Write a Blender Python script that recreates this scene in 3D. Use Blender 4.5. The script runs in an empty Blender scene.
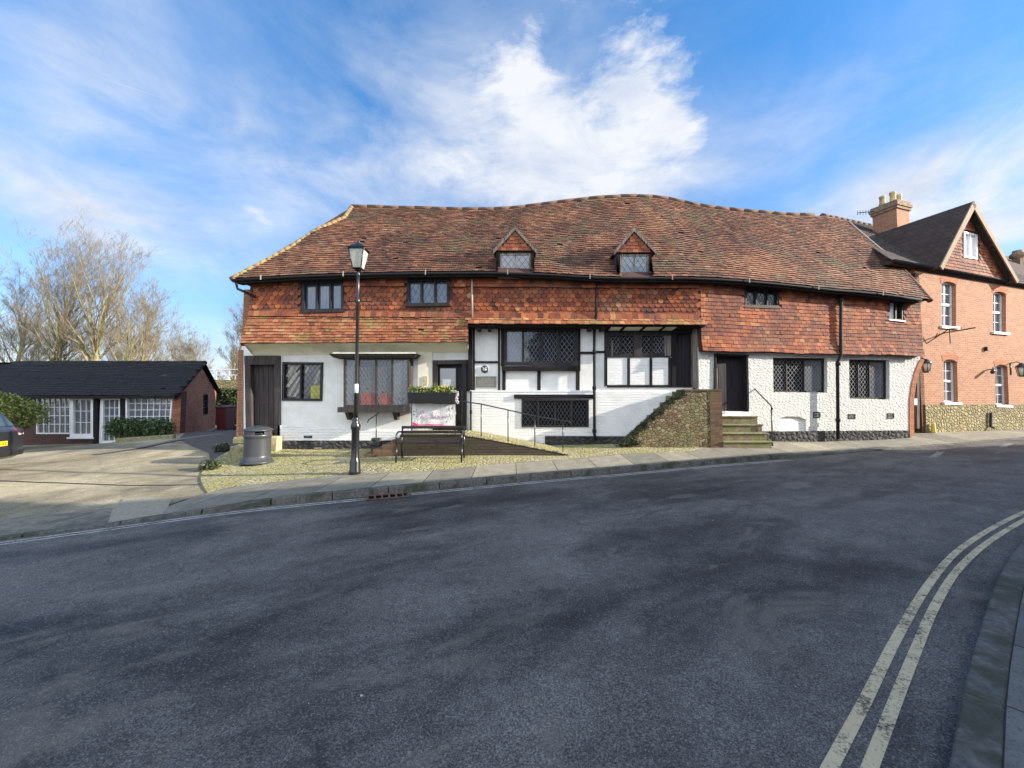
import bpy, math, random
import numpy as np
from mathutils import Vector, noise
from mathutils.geometry import delaunay_2d_cdt
R = math.radians
random.seed(7)
SC = bpy.context.scene
COL = SC.collection

# ------------------------------------------------------------------ camera
F = 386.0; PITCH = R(2.5); CAMZ = 1.6
CP, SP = math.cos(PITCH), math.sin(PITCH)
cd = bpy.data.cameras.new('camera'); cam = bpy.data.objects.new('camera', cd); COL.objects.link(cam)
cam.location = (0, 0, CAMZ); cam.rotation_euler = (R(90) + PITCH, 0, 0)
cd.sensor_width = 36; cd.lens = F / 1024 * 36; cd.clip_start = .05; cd.clip_end = 4000
SC.camera = cam
# ------------------------------------------------------------------ sun and exposure
SUN_EL, SUN_AZ = R(18), R(9)      # azimuth: degrees from +X towards -Y
sdir = Vector((math.cos(SUN_EL)*math.cos(SUN_AZ), -math.cos(SUN_EL)*math.sin(SUN_AZ), math.sin(SUN_EL)))
sl = bpy.data.lights.new('sun', 'SUN'); sl.energy = 4.2; sl.angle = R(.5); sl.color = (1, .91, .78)
so = bpy.data.objects.new('sun', sl); COL.objects.link(so); so.location = (30, -10, 20)
so.rotation_euler = sdir.to_track_quat('Z', 'Y').to_euler()
SC.view_settings.view_transform = 'Standard'; SC.view_settings.look = 'None'
SC.view_settings.exposure = 1.28; SC.view_settings.gamma = 1
SC.view_settings.use_curve_mapping = False
SC.render.film_transparent = False

# ------------------------------------------------------------------ node helper
class NT:
    def __init__(s, nt): s.nt = nt
    def n(s, t, **kw):
        x = s.nt.nodes.new('ShaderNode' + t)
        for k, v in kw.items():
            if k.startswith('i_'):
                k = k[2:]; k = int(k) if k.isdigit() else k.replace('_', ' ')
                if hasattr(v, 'is_linked') or isinstance(v, bpy.types.NodeSocket): s.nt.links.new(v, x.inputs[k])
                else: x.inputs[k].default_value = v
            else: setattr(x, k, v)
        return x
    def m(s, op, a, b=0.0, c=0.0, clamp=False):
        x = s.nt.nodes.new('ShaderNodeMath'); x.operation = op; x.use_clamp = clamp
        for i, v in enumerate((a, b, c)):
            if isinstance(v, bpy.types.NodeSocket): s.nt.links.new(v, x.inputs[i])
            else: x.inputs[i].default_value = v
        return x.outputs[0]
    def mix(s, f, a, b, blend='MIX'):
        x = s.nt.nodes.new('ShaderNodeMix'); x.data_type = 'RGBA'; x.blend_type = blend
        for i, v in ((0, f), (6, a), (7, b)):
            if isinstance(v, bpy.types.NodeSocket): s.nt.links.new(v, x.inputs[i])
            else: x.inputs[i].default_value = (v if i == 0 else (*v, 1)) if not isinstance(v, tuple) or len(v) == 3 else v
        return x.outputs[2]
    def noise(s, vec, scale, detail=4, rough=.55, dist=0):
        return s.n('TexNoise', i_Vector=vec, i_Scale=scale, i_Detail=detail, i_Roughness=rough, i_Distortion=dist).outputs['Fac']
    def ramp(s, f, stops, interp='LINEAR'):
        x = s.n('ValToRGB', i_Fac=f); e = x.color_ramp.elements; x.color_ramp.interpolation = interp
        while len(e) < len(stops): e.new(.5)
        for q, (p, c) in zip(e, stops):
            q.position = p; q.color = (*c, 1) if hasattr(c, '__len__') else (c, c, c, 1)
        return x.outputs['Color']
    def link(s, a, b): s.nt.links.new(a, b)

# ------------------------------------------------------------------ world: sky and clouds
w = bpy.data.worlds.new('World'); SC.world = w; w.use_nodes = True
t = NT(w.node_tree); w.node_tree.nodes.clear()
sky = t.n('TexSky', sky_type='NISHITA', sun_disc=False, sun_elevation=SUN_EL, sun_rotation=R(90)+SUN_AZ, air_density=1.0, dust_density=.3, ozone_density=3.0)
gen = t.n('TexCoord').outputs['Generated']
sx = t.n('SeparateXYZ', i_Vector=gen)
X_, Y_, Z_ = sx.outputs
az = t.m('ARCTAN2', X_, Y_); el = t.m('ARCSINE', Z_)
def dirpix(px, py):
    a = math.atan2((px-512)/386, 1); return a, math.atan((401-py)/386*math.cos(a))
def blob(px, py, wx, wy, amp, tilt=0.0):
    a, e = dirpix(px, py); c = math.cos(a)**2; wx_ = wx/386*c; wy_ = wy/386*math.cos(a)
    da = t.m('SUBTRACT', az, a); de = t.m('SUBTRACT', el, e)
    de = t.m('SUBTRACT', de, t.m('MULTIPLY', da, tilt))
    q = t.m('ADD', t.m('POWER', t.m('ABSOLUTE', t.m('DIVIDE', da, wx_)), 2.0), t.m('POWER', t.m('ABSOLUTE', t.m('DIVIDE', de, wy_)), 2.0))
    return t.m('MULTIPLY', t.m('EXPONENT', t.m('MULTIPLY', q, -1.0)), amp)
def total(l):
    x = l[0]
    for y in l[1:]: x = t.m('ADD', x, y)
    return x
mp = t.n('Mapping', i_Vector=gen, i_Scale=(1.0, 1.0, 2.2))
n_big = t.noise(mp.outputs[0], 4.2, 10, .62, .35)
n_fine = t.noise(mp.outputs[0], 9.0, 10, .62, .3)
mp2 = t.n('Mapping', i_Vector=gen, i_Scale=(1.2, 1.2, 2.6), i_Rotation=(0, R(12), 0))
n_wisp = t.noise(mp2.outputs[0], 2.4, 9, .6, .5)
puffs = total([blob(640, 62, 48, 42, 1.0), blob(688, 118, 34, 36, .95), blob(520, 58, 60, 48, .55), blob(575, 95, 75, 50, .75),
               blob(560, 160, 110, 42, .6), blob(450, 165, 90, 40, .40), blob(248, 210, 34, 10, .62, -.3), blob(236, 172, 26, 12, .5)])
nn = t.m('ADD', t.m('MULTIPLY', n_big, .55), t.m('MULTIPLY', n_fine, .45))
d1 = t.m('MULTIPLY', t.m('SUBTRACT', t.m('ADD', puffs, t.m('MULTIPLY', t.m('SUBTRACT', nn, .5), 5.2)), .66), 1.5, clamp=True)
d1 = t.m('MULTIPLY', d1, t.m('MULTIPLY', puffs, 1.5, clamp=True))
thin = total([blob(70, 50, 130, 90, .62), blob(40, 190, 190, 70, .55), blob(250, 150, 150, 60, .35), blob(480, 130, 190, 100, .95), blob(900, 190, 170, 34, 1.3, .25), blob(1000, 165, 130, 40, 1.3, .2),
              blob(1030, 215, 130, 40, 1.4), blob(540, 185, 260, 34, .9), blob(300, 270, 900, 50, .55), blob(860, 60, 160, 60, .2)])
d2 = t.m('MULTIPLY', thin, t.m('MULTIPLY', t.m('SUBTRACT', n_wisp, .24), 2.1, clamp=True), clamp=True)
rest = t.m('MULTIPLY', t.m('SUBTRACT', n_wisp, .48), .7, clamp=True)
behind = t.m('MULTIPLY', t.m('MULTIPLY', t.m('SUBTRACT', -.10, Y_), 3.0, clamp=True), t.m('MULTIPLY', t.m('SUBTRACT', n_big, .30), 4.0, clamp=True), clamp=True)  # unseen cloud bank behind the camera, added as neutral fill light
dens = t.m('SUBTRACT', 1.0, t.m('MULTIPLY', t.m('SUBTRACT', 1.0, d1), t.m('SUBTRACT', 1.0, t.m('MAXIMUM', t.m('MAXIMUM', d2, t.m('MULTIPLY', rest, .5)), t.m('MULTIPLY', behind, .97)))), clamp=True)
hz_ = t.m('MULTIPLY', t.m('EXPONENT', t.m('MULTIPLY', t.m('POWER', t.m('DIVIDE', el, .20), 2.0), -1.0)), .62)
dens = t.m('MAXIMUM', dens, hz_)
# condensation trail
a0, e0 = dirpix(120, 78); a1, e1 = dirpix(205, 104)
sl_ = (e1-e0)/(a1-a0)
tr = t.m('ABSOLUTE', t.m('SUBTRACT', t.m('SUBTRACT', el, e0), t.m('MULTIPLY', t.m('SUBTRACT', az, a0), sl_)))
tr = t.m('MULTIPLY', t.m('SUBTRACT', 1.0, t.m('DIVIDE', tr, .0028), clamp=True), t.m('MULTIPLY', blob(110, 75, 95, 60, 1.0), .8))
dens = t.m('MAXIMUM', dens, tr)
hs = t.n('HueSaturation', i_Saturation=1.30, i_Value=1.0, i_Color=sky.outputs[0])
shade = t.ramp(n_big, [(.36, (1.95, 2.25, 2.8)), (.60, (2.9, 3.0, 3.2))])
low = t.ramp(el, [(0.0, (.66, .54, .62)), (.30, (.88, .83, .88)), (.75, (1.05, 1.05, 1.05))])
fill_boost = t.m('ADD', 1.0, t.m('MULTIPLY', t.m('MULTIPLY', t.m('SUBTRACT', -.08, Y_), 2.5, clamp=True), 1.9))  # extra brightness of the added cloud bank, to fill the shaded side
shade = t.mix(1.0, shade, t.n('CombineXYZ', i_0=fill_boost, i_1=t.m('MULTIPLY_ADD', fill_boost, .97, .03), i_2=t.m('MULTIPLY_ADD', fill_boost, .90, .10)).outputs[0], 'MULTIPLY')
colr = t.mix(dens, t.mix(1.0, hs.outputs[0], low, 'MULTIPLY'), shade)
bg = t.n('Background', i_Color=colr, i_Strength=.13)
t.link(bg.outputs[0], t.n('OutputWorld').inputs[0])

# ------------------------------------------------------------------ projection helpers (photo measurements -> metres)
C0 = Vector((0, 0, CAMZ))
def ray(px, py):
    u, v = (px-512)/F, (384-py)/F
    return Vector((u, CP - v*SP, SP + v*CP))
def P(px, py, Y):
    d = ray(px, py); return C0 + d*(Y/d.y)
class Plane:
    def __init__(s, o, tdir):
        s.o = Vector((o[0], o[1], 0)); s.t = Vector((tdir[0], tdir[1], 0)).normalized(); s.n = Vector((s.t.y, -s.t.x, 0))
    def hit(s, px, py, off=0):
        d = ray(px, py); q = (s.o + s.n*off - C0).dot(s.n)/d.dot(s.n); p = C0 + d*q
        return ((p - s.o).dot(s.t), p.z)
    def p(s, st, z, off=0): return s.o + s.t*st + s.n*off + Vector((0, 0, z))
    def q(s, px4, off=0): return [s.hit(x, y, off) for x, y in px4]
    def rect(s, x0, y0, x1, y1, off=0): return s.q([(x0, y1), (x1, y1), (x1, y0), (x0, y0)], off)  # bl br tr tl
def bil(q, a, b):
    (x0, y0), (x1, y1), (x2, y2), (x3, y3) = q
    return ((x0*(1-a)+x1*a)*(1-b)+(x3*(1-a)+x2*a)*b, (y0*(1-a)+y1*a)*(1-b)+(y3*(1-a)+y2*a)*b)

# ------------------------------------------------------------------ mesh builder
class MB:
    def __init__(s): s.v = []; s.f = []; s.mi = []; s.c = []; s.uv = {}; s.sm = set()
    def face(s, pts, mi=0, c=.5, uv=None):
        i = len(s.v); s.v += [tuple(p) for p in pts]; s.f.append(tuple(range(i, i+len(pts)))); s.mi.append(mi); s.c.append(c)
        if uv: s.uv[len(s.f)-1] = uv
    def box8(s, b, tp, mi=0, c=.5):
        i = len(s.v); s.v += [tuple(p) for p in b] + [tuple(p) for p in tp]
        for f in ((3,2,1,0), (4,5,6,7), (0,1,5,4), (1,2,6,5), (2,3,7,6), (3,0,4,7)):
            s.f.append(tuple(i+k for k in f)); s.mi.append(mi); s.c.append(c)
    def box(s, x0, x1, y0, y1, z0, z1, mi=0, c=.5):
        s.box8([Vector(p) for p in ((x0,y0,z0),(x1,y0,z0),(x1,y1,z0),(x0,y1,z0))], [Vector(p) for p in ((x0,y0,z1),(x1,y0,z1),(x1,y1,z1),(x0,y1,z1))], mi, c)
    def prism(s, poly, vec, mi=0, c=.5):
        n = len(poly); vec = Vector(vec); a = [Vector(p) for p in poly]; b = [p+vec for p in a]
        s.face(a, mi, c); s.face(list(reversed(b)), mi, c)
        for k in range(n): s.face([a[(k+1) % n], a[k], b[k], b[(k+1) % n]], mi, c)
    def pq(s, pl, q, f, b, mi=0, c=.5):     # quad in wall plane, front offset f, back offset b
        s.box8([pl.p(x, z, b) for x, z in q], [pl.p(x, z, f) for x, z in q], mi, c)
    def tube(s, path, rad, n=8, mi=0, c=.5, cap=True, smooth=True):
        path = [Vector(p) for p in path]; k = len(path)
        if not hasattr(rad, '__len__'): rad = [rad]*k
        i0 = len(s.v); up = None
        for j, p in enumerate(path):
            d = (path[min(j+1, k-1)] - path[max(j-1, 0)]).normalized()
            if up is None: up = Vector((0, 0, 1)) if abs(d.z) < .9 else Vector((1, 0, 0))
            a = d.cross(up).normalized(); b = a.cross(d).normalized(); up = b
            for q in range(n):
                th = 2*math.pi*q/n; s.v.append(tuple(p + (a*math.cos(th)+b*math.sin(th))*rad[j]))
        for j in range(k-1):
            for q in range(n):
                a = i0+j*n+q; b = i0+j*n+(q+1) % n
                s.f.append((a, b, b+n, a+n)); s.mi.append(mi); s.c.append(c)
                if smooth: s.sm.add(len(s.f)-1)
        if cap:
            s.f.append(tuple(i0+q for q in range(n))[::-1]); s.mi.append(mi); s.c.append(c)
            s.f.append(tuple(i0+(k-1)*n+q for q in range(n))); s.mi.append(mi); s.c.append(c)
    def lathe(s, o, prof, n=20, mi=0, c=.5, smooth=True, ph=0):
        o = Vector(o); i0 = len(s.v)
        for r, z in prof:
            for q in range(n):
                th = 2*math.pi*(q+ph)/n; s.v.append((o.x+r*math.cos(th), o.y+r*math.sin(th), o.z+z))
        for j in range(len(prof)-1):
            for q in range(n):
                a = i0+j*n+q; b = i0+j*n+(q+1) % n
                s.f.append((a, b, b+n, a+n)); s.mi.append(mi); s.c.append(c)
                if smooth: s.sm.add(len(s.f)-1)
        s.f.append(tuple(i0+q for q in range(n))[::-1]); s.mi.append(mi); s.c.append(c)
        s.f.append(tuple(i0+(len(prof)-1)*n+q for q in range(n))); s.mi.append(mi); s.c.append(c)
    def build(s, name, mats, parent=None, base=None, bevel=0):
        if not isinstance(mats, (list, tuple)): mats = [mats]
        if parent is not None:
            base = Vector((0, 0, 0)); q = parent
            while q is not None: base = base + q.location; q = q.parent
        elif base is None:
            a = np.array(s.v); base = Vector(((a[:,0].min()+a[:,0].max())/2, (a[:,1].min()+a[:,1].max())/2, a[:,2].min()))
        base = Vector(base)
        co = np.array(s.v, dtype=float)
        me = bpy.data.meshes.new(name); me.from_pydata((co - np.array(base)).tolist(), [], s.f)
        for m_ in mats: me.materials.append(m_)
        me.polygons.foreach_set('material_index', s.mi)
        sm = [i in s.sm for i in range(len(s.f))]; me.polygons.foreach_set('use_smooth', sm)
        me.uv_layers.new(name='UVMap'); me.color_attributes.new('tint', 'FLOAT_COLOR', 'CORNER')
        nf = len(me.polygons); nl = len(me.loops)
        N = np.empty(nf*3, dtype=np.float32); me.polygons.foreach_get('normal', N); N = N.reshape(-1, 3).astype(float)
        LT = np.empty(nf, dtype=np.int32); me.polygons.foreach_get('loop_total', LT)
        LV = np.empty(nl, dtype=np.int32); me.loops.foreach_get('vertex_index', LV)
        fi = np.repeat(np.arange(nf), LT)
        hz = np.hypot(N[:,0], N[:,1]); flat = hz < .31
        T = np.stack([-N[:,1], N[:,0], np.zeros(nf)], 1)/np.maximum(hz, 1e-9)[:,None]
        sg = np.where((T[:,0] < -.2) | ((np.abs(T[:,0]) <= .2) & (T[:,1] < 0)), -1.0, 1.0); T *= sg[:,None]
        Bv = np.cross(N, T); Bv *= np.where(Bv[:,2] > 0, 1.0, -1.0)[:,None]
        T[flat] = (1, 0, 0); Bv[flat] = (0, 1, 0)
        pc = co[LV]; uv = np.stack([(pc*T[fi]).sum(1), (pc*Bv[fi]).sum(1)], 1)
        if s.uv:
            st_ = np.concatenate([[0], np.cumsum(LT)])
            for k, l in s.uv.items(): uv[st_[k]:st_[k]+len(l)] = l
        cc = np.repeat(np.array(s.c, dtype=np.float32), LT); cols = np.stack([cc, cc, cc, np.ones_like(cc)], 1)
        me.uv_layers[0].data.foreach_set('uv', uv.astype(np.float32).ravel()); me.color_attributes[0].data.foreach_set('color', cols.ravel())
        me.update()
        o = bpy.data.objects.new(name, me); COL.objects.link(o)
        if parent is not None: o.parent = parent; o.location = (0, 0, 0)
        else: o.location = base
        if bevel:
            bv = o.modifiers.new('bevel', 'BEVEL'); bv.width = bevel; bv.segments = 1; bv.limit_method = 'ANGLE'; bv.harden_normals = False
        return o

def thing(name, label, cat, loc, group=None):
    o = bpy.data.objects.new(name, None); COL.objects.link(o); o.location = loc; o.empty_display_size = .2
    return tag(o, label, cat, group)
def tag(o, label=None, cat=None, group=None, kind=None):
    for k, v in (('label', label), ('category', cat), ('group', group), ('kind', kind)):
        if v: o[k] = v
    return o
def in_loop(p, l):
    c = False; n = len(l)
    for i in range(n):
        (x0, y0), (x1, y1) = l[i], l[(i+1) % n]
        if (y0 > p[1]) != (y1 > p[1]) and p[0] < (x1-x0)*(p[1]-y0)/(y1-y0)+x0: c = not c
    return c
def wall_faces(mb, pl, outer, holes, f, b, mi=0, mir=None):
    """flat wall in plane with openings and real reveals; outer/holes are (s,z) loops"""
    loops = [outer]+list(holes); src = []; ed = []
    for l in loops:
        k = len(src); src += [Vector((x, z)) for x, z in l]; ed += [(k+i, k+(i+1) % len(l)) for i in range(len(l))]
    cv, _, tris, *_r = delaunay_2d_cdt(src, ed, [], 0, 1e-5)
    for tr_ in tris:
        pts = [(cv[i].x, cv[i].y) for i in tr_]; m_ = (sum(p[0] for p in pts)/3, sum(p[1] for p in pts)/3)
        if not in_loop(m_, outer) or any(in_loop(m_, h) for h in holes): continue
        ar = (pts[1][0]-pts[0][0])*(pts[2][1]-pts[0][1])-(pts[2][0]-pts[0][0])*(pts[1][1]-pts[0][1])
        if abs(ar) < 1e-7: continue
        if ar < 0: pts = pts[::-1]
        mb.face([pl.p(x, z, f) for x, z in pts], mi); mb.face([pl.p(x, z, b) for x, z in pts[::-1]], mi)
    for k, l in enumerate(loops):
        n = len(l)
        for i in range(n):
            a_, b_ = l[i], l[(i+1) % n]
            mb.face([pl.p(*a_, f), pl.p(*b_, f), pl.p(*b_, b), pl.p(*a_, b)], mi if (k == 0 or mir is None) else mir)

# ------------------------------------------------------------------ materials
def newmat(name):
    m = bpy.data.materials.new(name); m.use_nodes = True; t = NT(m.node_tree); b = m.node_tree.nodes['Principled BSDF']; return m, t, b
def bump(t, b, h, strength=.5, dist=.01, normal=None):
    x = t.n('Bump', i_Height=h, i_Strength=strength, i_Distance=dist)
    if normal: t.link(normal, x.inputs['Normal'])
    t.link(x.outputs[0], b.inputs['Normal']); return x.outputs[0]
def m_noise(name, c1, c2, scale=6, rough=.8, bs=30, bd=.004, metal=0, detail=5, spec=.5, c3=None, s3=1.2):
    m, t, b = newmat(name); o = t.n('TexCoord').outputs['Object']
    f = t.ramp(t.noise(o, scale, detail), [(.32, 0), (.68, 1)])
    c = t.mix(f, c1, c2)
    if c3: c = t.mix(t.ramp(t.noise(o, s3, 4, .6, .5), [(.48, 0), (.62, 1)]), c, c3)
    t.link(c, b.inputs['Base Color']); b.inputs['Roughness'].default_value = rough; b.inputs['Metallic'].default_value = metal
    b.inputs['Specular IOR Level'].default_value = spec
    if bd: bump(t, b, t.noise(o, bs, 4), .8, bd)
    return m
def m_brick(name, ca, cb, mortar, bw=.225, bh=.075, mw=.012, bd=.006, dirt=(.1,.08,.06), dirtamt=.4, rough=.9):
    m, t, b = newmat(name); tc = t.n('TexCoord'); uv = tc.outputs['UV']
    wv = t.n('Mapping', i_Vector=uv)
    br = t.n('TexBrick', i_Vector=wv.outputs[0], i_Color1=(*ca, 1), i_Color2=(*cb, 1), i_Mortar=(*mortar, 1), i_Scale=1.0, i_Mortar_Size=mw/2, i_Mortar_Smooth=.3, i_Bias=0.0, i_Brick_Width=bw, i_Row_Height=bh)
    n1 = t.noise(uv, 1.3, 5); n2 = t.noise(uv, 14, 4)
    c = t.mix(t.m('MULTIPLY', t.ramp(n1, [(.45, 0), (.75, 1)]), dirtamt), br.outputs['Color'], dirt)
    c = t.mix(.35, c, t.ramp(n2, [(.3, .25), (.7, .8)]), 'SOFT_LIGHT')
    t.link(c, b.inputs['Base Color']); b.inputs['Roughness'].default_value = rough
    h = t.m('ADD', t.m('MULTIPLY', t.m('SUBTRACT', 1.0, br.outputs['Fac']), 1.0), t.m('MULTIPLY', n2, .35))
    bump(t, b, h, 1.0, bd); return m
def m_white_brick(name, col=(.80,.80,.78), bd=.012, dirt=(.42,.40,.33), amt=.5):
    m, t, b = newmat(name); uv = t.n('TexCoord').outputs['UV']
    wob = t.n('Mapping', i_Vector=uv); nz = t.n('TexNoise', i_Vector=uv, i_Scale=2.5, i_Detail=2.0)
    v = t.n('VectorMath', operation='MULTIPLY_ADD', i_0=nz.outputs['Color'], i_1=(.05, .05, 0), i_2=uv)
    br = t.n('TexBrick', i_Vector=v.outputs[0], i_Scale=1.0, i_Mortar_Size=.009, i_Mortar_Smooth=.6, i_Brick_Width=.23, i_Row_Height=.078, i_Color1=(0, 0, 0, 1), i_Color2=(1, 1, 1, 1), i_Mortar=(.5, .5, .5, 1))
    n1 = t.noise(uv, 1.6, 6, .65); n2 = t.noise(uv, 22, 4)
    c = t.mix(t.m('MULTIPLY', t.ramp(n1, [(.5, 0), (.8, 1)]), amt), col, dirt)
    c = t.mix(t.m('MULTIPLY', t.ramp(t.noise(uv, 7, 5, .7), [(.6, 0), (.72, 1)]), .35), c, (.5, .48, .42))
    t.link(c, b.inputs['Base Color']); b.inputs['Roughness'].default_value = .75
    h = t.m('ADD', t.m('MULTIPLY', t.m('SUBTRACT', 1.0, br.outputs['Fac']), .7), t.m('ADD', t.m('MULTIPLY', n2, .35), t.m('MULTIPLY', br.outputs['Color'], .25)))
    bump(t, b, h, 1.0, bd); return m
def m_rubble(name, cols, mortar, scale=4.5, bd=.03, moss=None, mossamt=0, rnd=.9, stretch=(1, 1.5, 1), edge=.06):
    m, t, b = newmat(name); uv = t.n('TexCoord').outputs['UV']
    mp = t.n('Mapping', i_Vector=uv, i_Scale=stretch)
    nz = t.n('TexNoise', i_Vector=mp.outputs[0], i_Scale=5.0, i_Detail=3.0)
    v = t.n('VectorMath', operation='MULTIPLY_ADD', i_0=nz.outputs['Color'], i_1=(.16, .16, 0), i_2=mp.outputs[0])
    ve = t.n('TexVoronoi', feature='DISTANCE_TO_EDGE', voronoi_dimensions='2D', i_Vector=v.outputs[0], i_Scale=scale, i_Randomness=rnd)
    vc = t.n('TexVoronoi', feature='F1', voronoi_dimensions='2D', i_Vector=v.outputs[0], i_Scale=scale, i_Randomness=rnd)
    sc = t.n('SeparateColor', i_0=vc.outputs['Color'])
    c = t.ramp(sc.outputs[0], [(i/(len(cols)-1) if len(cols) > 1 else 0, q) for i, q in enumerate(cols)])
    e = t.ramp(ve.outputs[0], [(0, 0), (edge, 1)])
    c = t.mix(e, mortar, c); n2 = t.noise(uv, 18, 5)
    c = t.mix(.4, c, t.ramp(n2, [(.3, .2), (.7, .8)]), 'SOFT_LIGHT')
    if moss: c = t.mix(t.m('MULTIPLY', t.ramp(t.noise(uv, 1.1, 7, .7, .4), [(.42, 0), (.6, 1)]), mossamt), c, moss)
    t.link(c, b.inputs['Base Color']); b.inputs['Roughness'].default_value = .92
    h = t.m('ADD', t.ramp(ve.outputs[0], [(0, 0), (edge*2.2, 1)], 'EASE'), t.m('MULTIPLY', n2, .5))
    h = t.m('ADD', h, t.m('MULTIPLY', sc.outputs[1], .5))
    bump(t, b, h, 1.0, bd); return m
def m_tile(name, stops, moss=(.30,.27,.10), mossamt=.2, dark=(.05,.035,.03), darkamt=.5, ms=.8):
    m, t, b = newmat(name); tc = t.n('TexCoord'); o = tc.outputs['Object']
    a = t.n('Attribute', attribute_name='tint').outputs['Fac']
    c = t.ramp(a, stops)
    nb = t.noise(o, .9, 6, .65, .6)
    c = t.mix(t.m('MULTIPLY', t.ramp(nb, [(.42, 0), (.68, 1)]), darkamt), c, dark)
    c = t.mix(t.m('MULTIPLY', t.ramp(t.noise(o, ms, 8, .72, .3), [(.52, 0), (.64, 1)]), mossamt), c, moss)
    n2 = t.noise(o, 30, 4)
    c = t.mix(.45, c, t.ramp(n2, [(.3, .25), (.7, .78)]), 'SOFT_LIGHT')
    t.link(c, b.inputs['Base Color']); b.inputs['Roughness'].default_value = .85; bump(t, b, n2, .8, .004); return m
def m_flattile(name, c1, c2, row=.11, w=.17):
    m, t, b = newmat(name); uv = t.n('TexCoord').outputs['UV']
    br = t.n('TexBrick', i_Vector=uv, i_Color1=(*c1, 1), i_Color2=(*c2, 1), i_Mortar=(c1[0]*.3, c1[1]*.3, c1[2]*.3, 1), i_Scale=1.0, i_Mortar_Size=.006, i_Mortar_Smooth=.2, i_Brick_Width=w, i_Row_Height=row)
    c = t.mix(.4, br.outputs['Color'], t.ramp(t.noise(uv, 2.2, 7, .7), [(.3, .15), (.7, .85)]), 'SOFT_LIGHT')
    t.link(c, b.inputs['Base Color']); b.inputs['Roughness'].default_value = .88
    sy = t.n('SeparateXYZ', i_Vector=uv).outputs[1]
    fr = t.m('FRACT', t.m('DIVIDE', sy, row))
    bump(t, b, t.m('ADD', t.m('SUBTRACT', 1.0, fr), t.m('MULTIPLY', br.outputs['Fac'], -.3)), 1.0, .03); return m
def m_wood(name, c1, c2, rough=.75, vertical=True, bd=.004, sc=(26, 2.0, 26)):
    m, t, b = newmat(name); uv = t.n('TexCoord').outputs['UV']
    s_ = (22, 1.6, 1) if vertical else (1.6, 22, 1)
    mp = t.n('Mapping', i_Vector=uv, i_Scale=s_)
    n = t.noise(mp.outputs[0], 1.0, 7, .65, .4)
    c = t.mix(t.ramp(n, [(.35, 0), (.68, 1)]), c1, c2); t.link(c, b.inputs['Base Color']); b.inputs['Specular IOR Level'].default_value = .15
    b.inputs['Roughness'].default_value = rough; bump(t, b, n, .9, bd); return m
def m_plain(name, c, rough=.5, metal=0, spec=.5, coat=0):
    m, t, b = newmat(name); o = t.n('TexCoord').outputs['Object']
    n = t.noise(o, 9, 5)
    cc = t.mix(t.m('MULTIPLY', t.ramp(n, [(.4, 0), (.75, 1)]), .3), c, tuple(x*.6+.02 for x in c))
    t.link(cc, b.inputs['Base Color']); b.inputs['Roughness'].default_value = rough; b.inputs['Metallic'].default_value = metal
    b.inputs['Specular IOR Level'].default_value = spec; b.inputs['Coat Weight'].default_value = coat; return m
def m_glass(name, c, ior=1.5, rough=.06, wob=.004, ws=3.0):
    m, t, b = newmat(name); o = t.n('TexCoord').outputs['Object']
    n = t.noise(o, 2.0, 3); t.link(t.mix(n, tuple(x*.6 for x in c), tuple(x*1.4 for x in c)), b.inputs['Base Color'])
    b.inputs['Roughness'].default_value = rough; b.inputs['IOR'].default_value = ior
    bump(t, b, t.noise(o, ws, 2), .6, wob); return m
def m_clear(name):
    m, t, b = newmat(name); b.inputs['Base Color'].default_value = (.9, .9, .85, 1); b.inputs['Roughness'].default_value = .25
    b.inputs['Transmission Weight'].default_value = .75; b.inputs['IOR'].default_value = 1.2; return m
M = {}
M['asphalt'] = None
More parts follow.
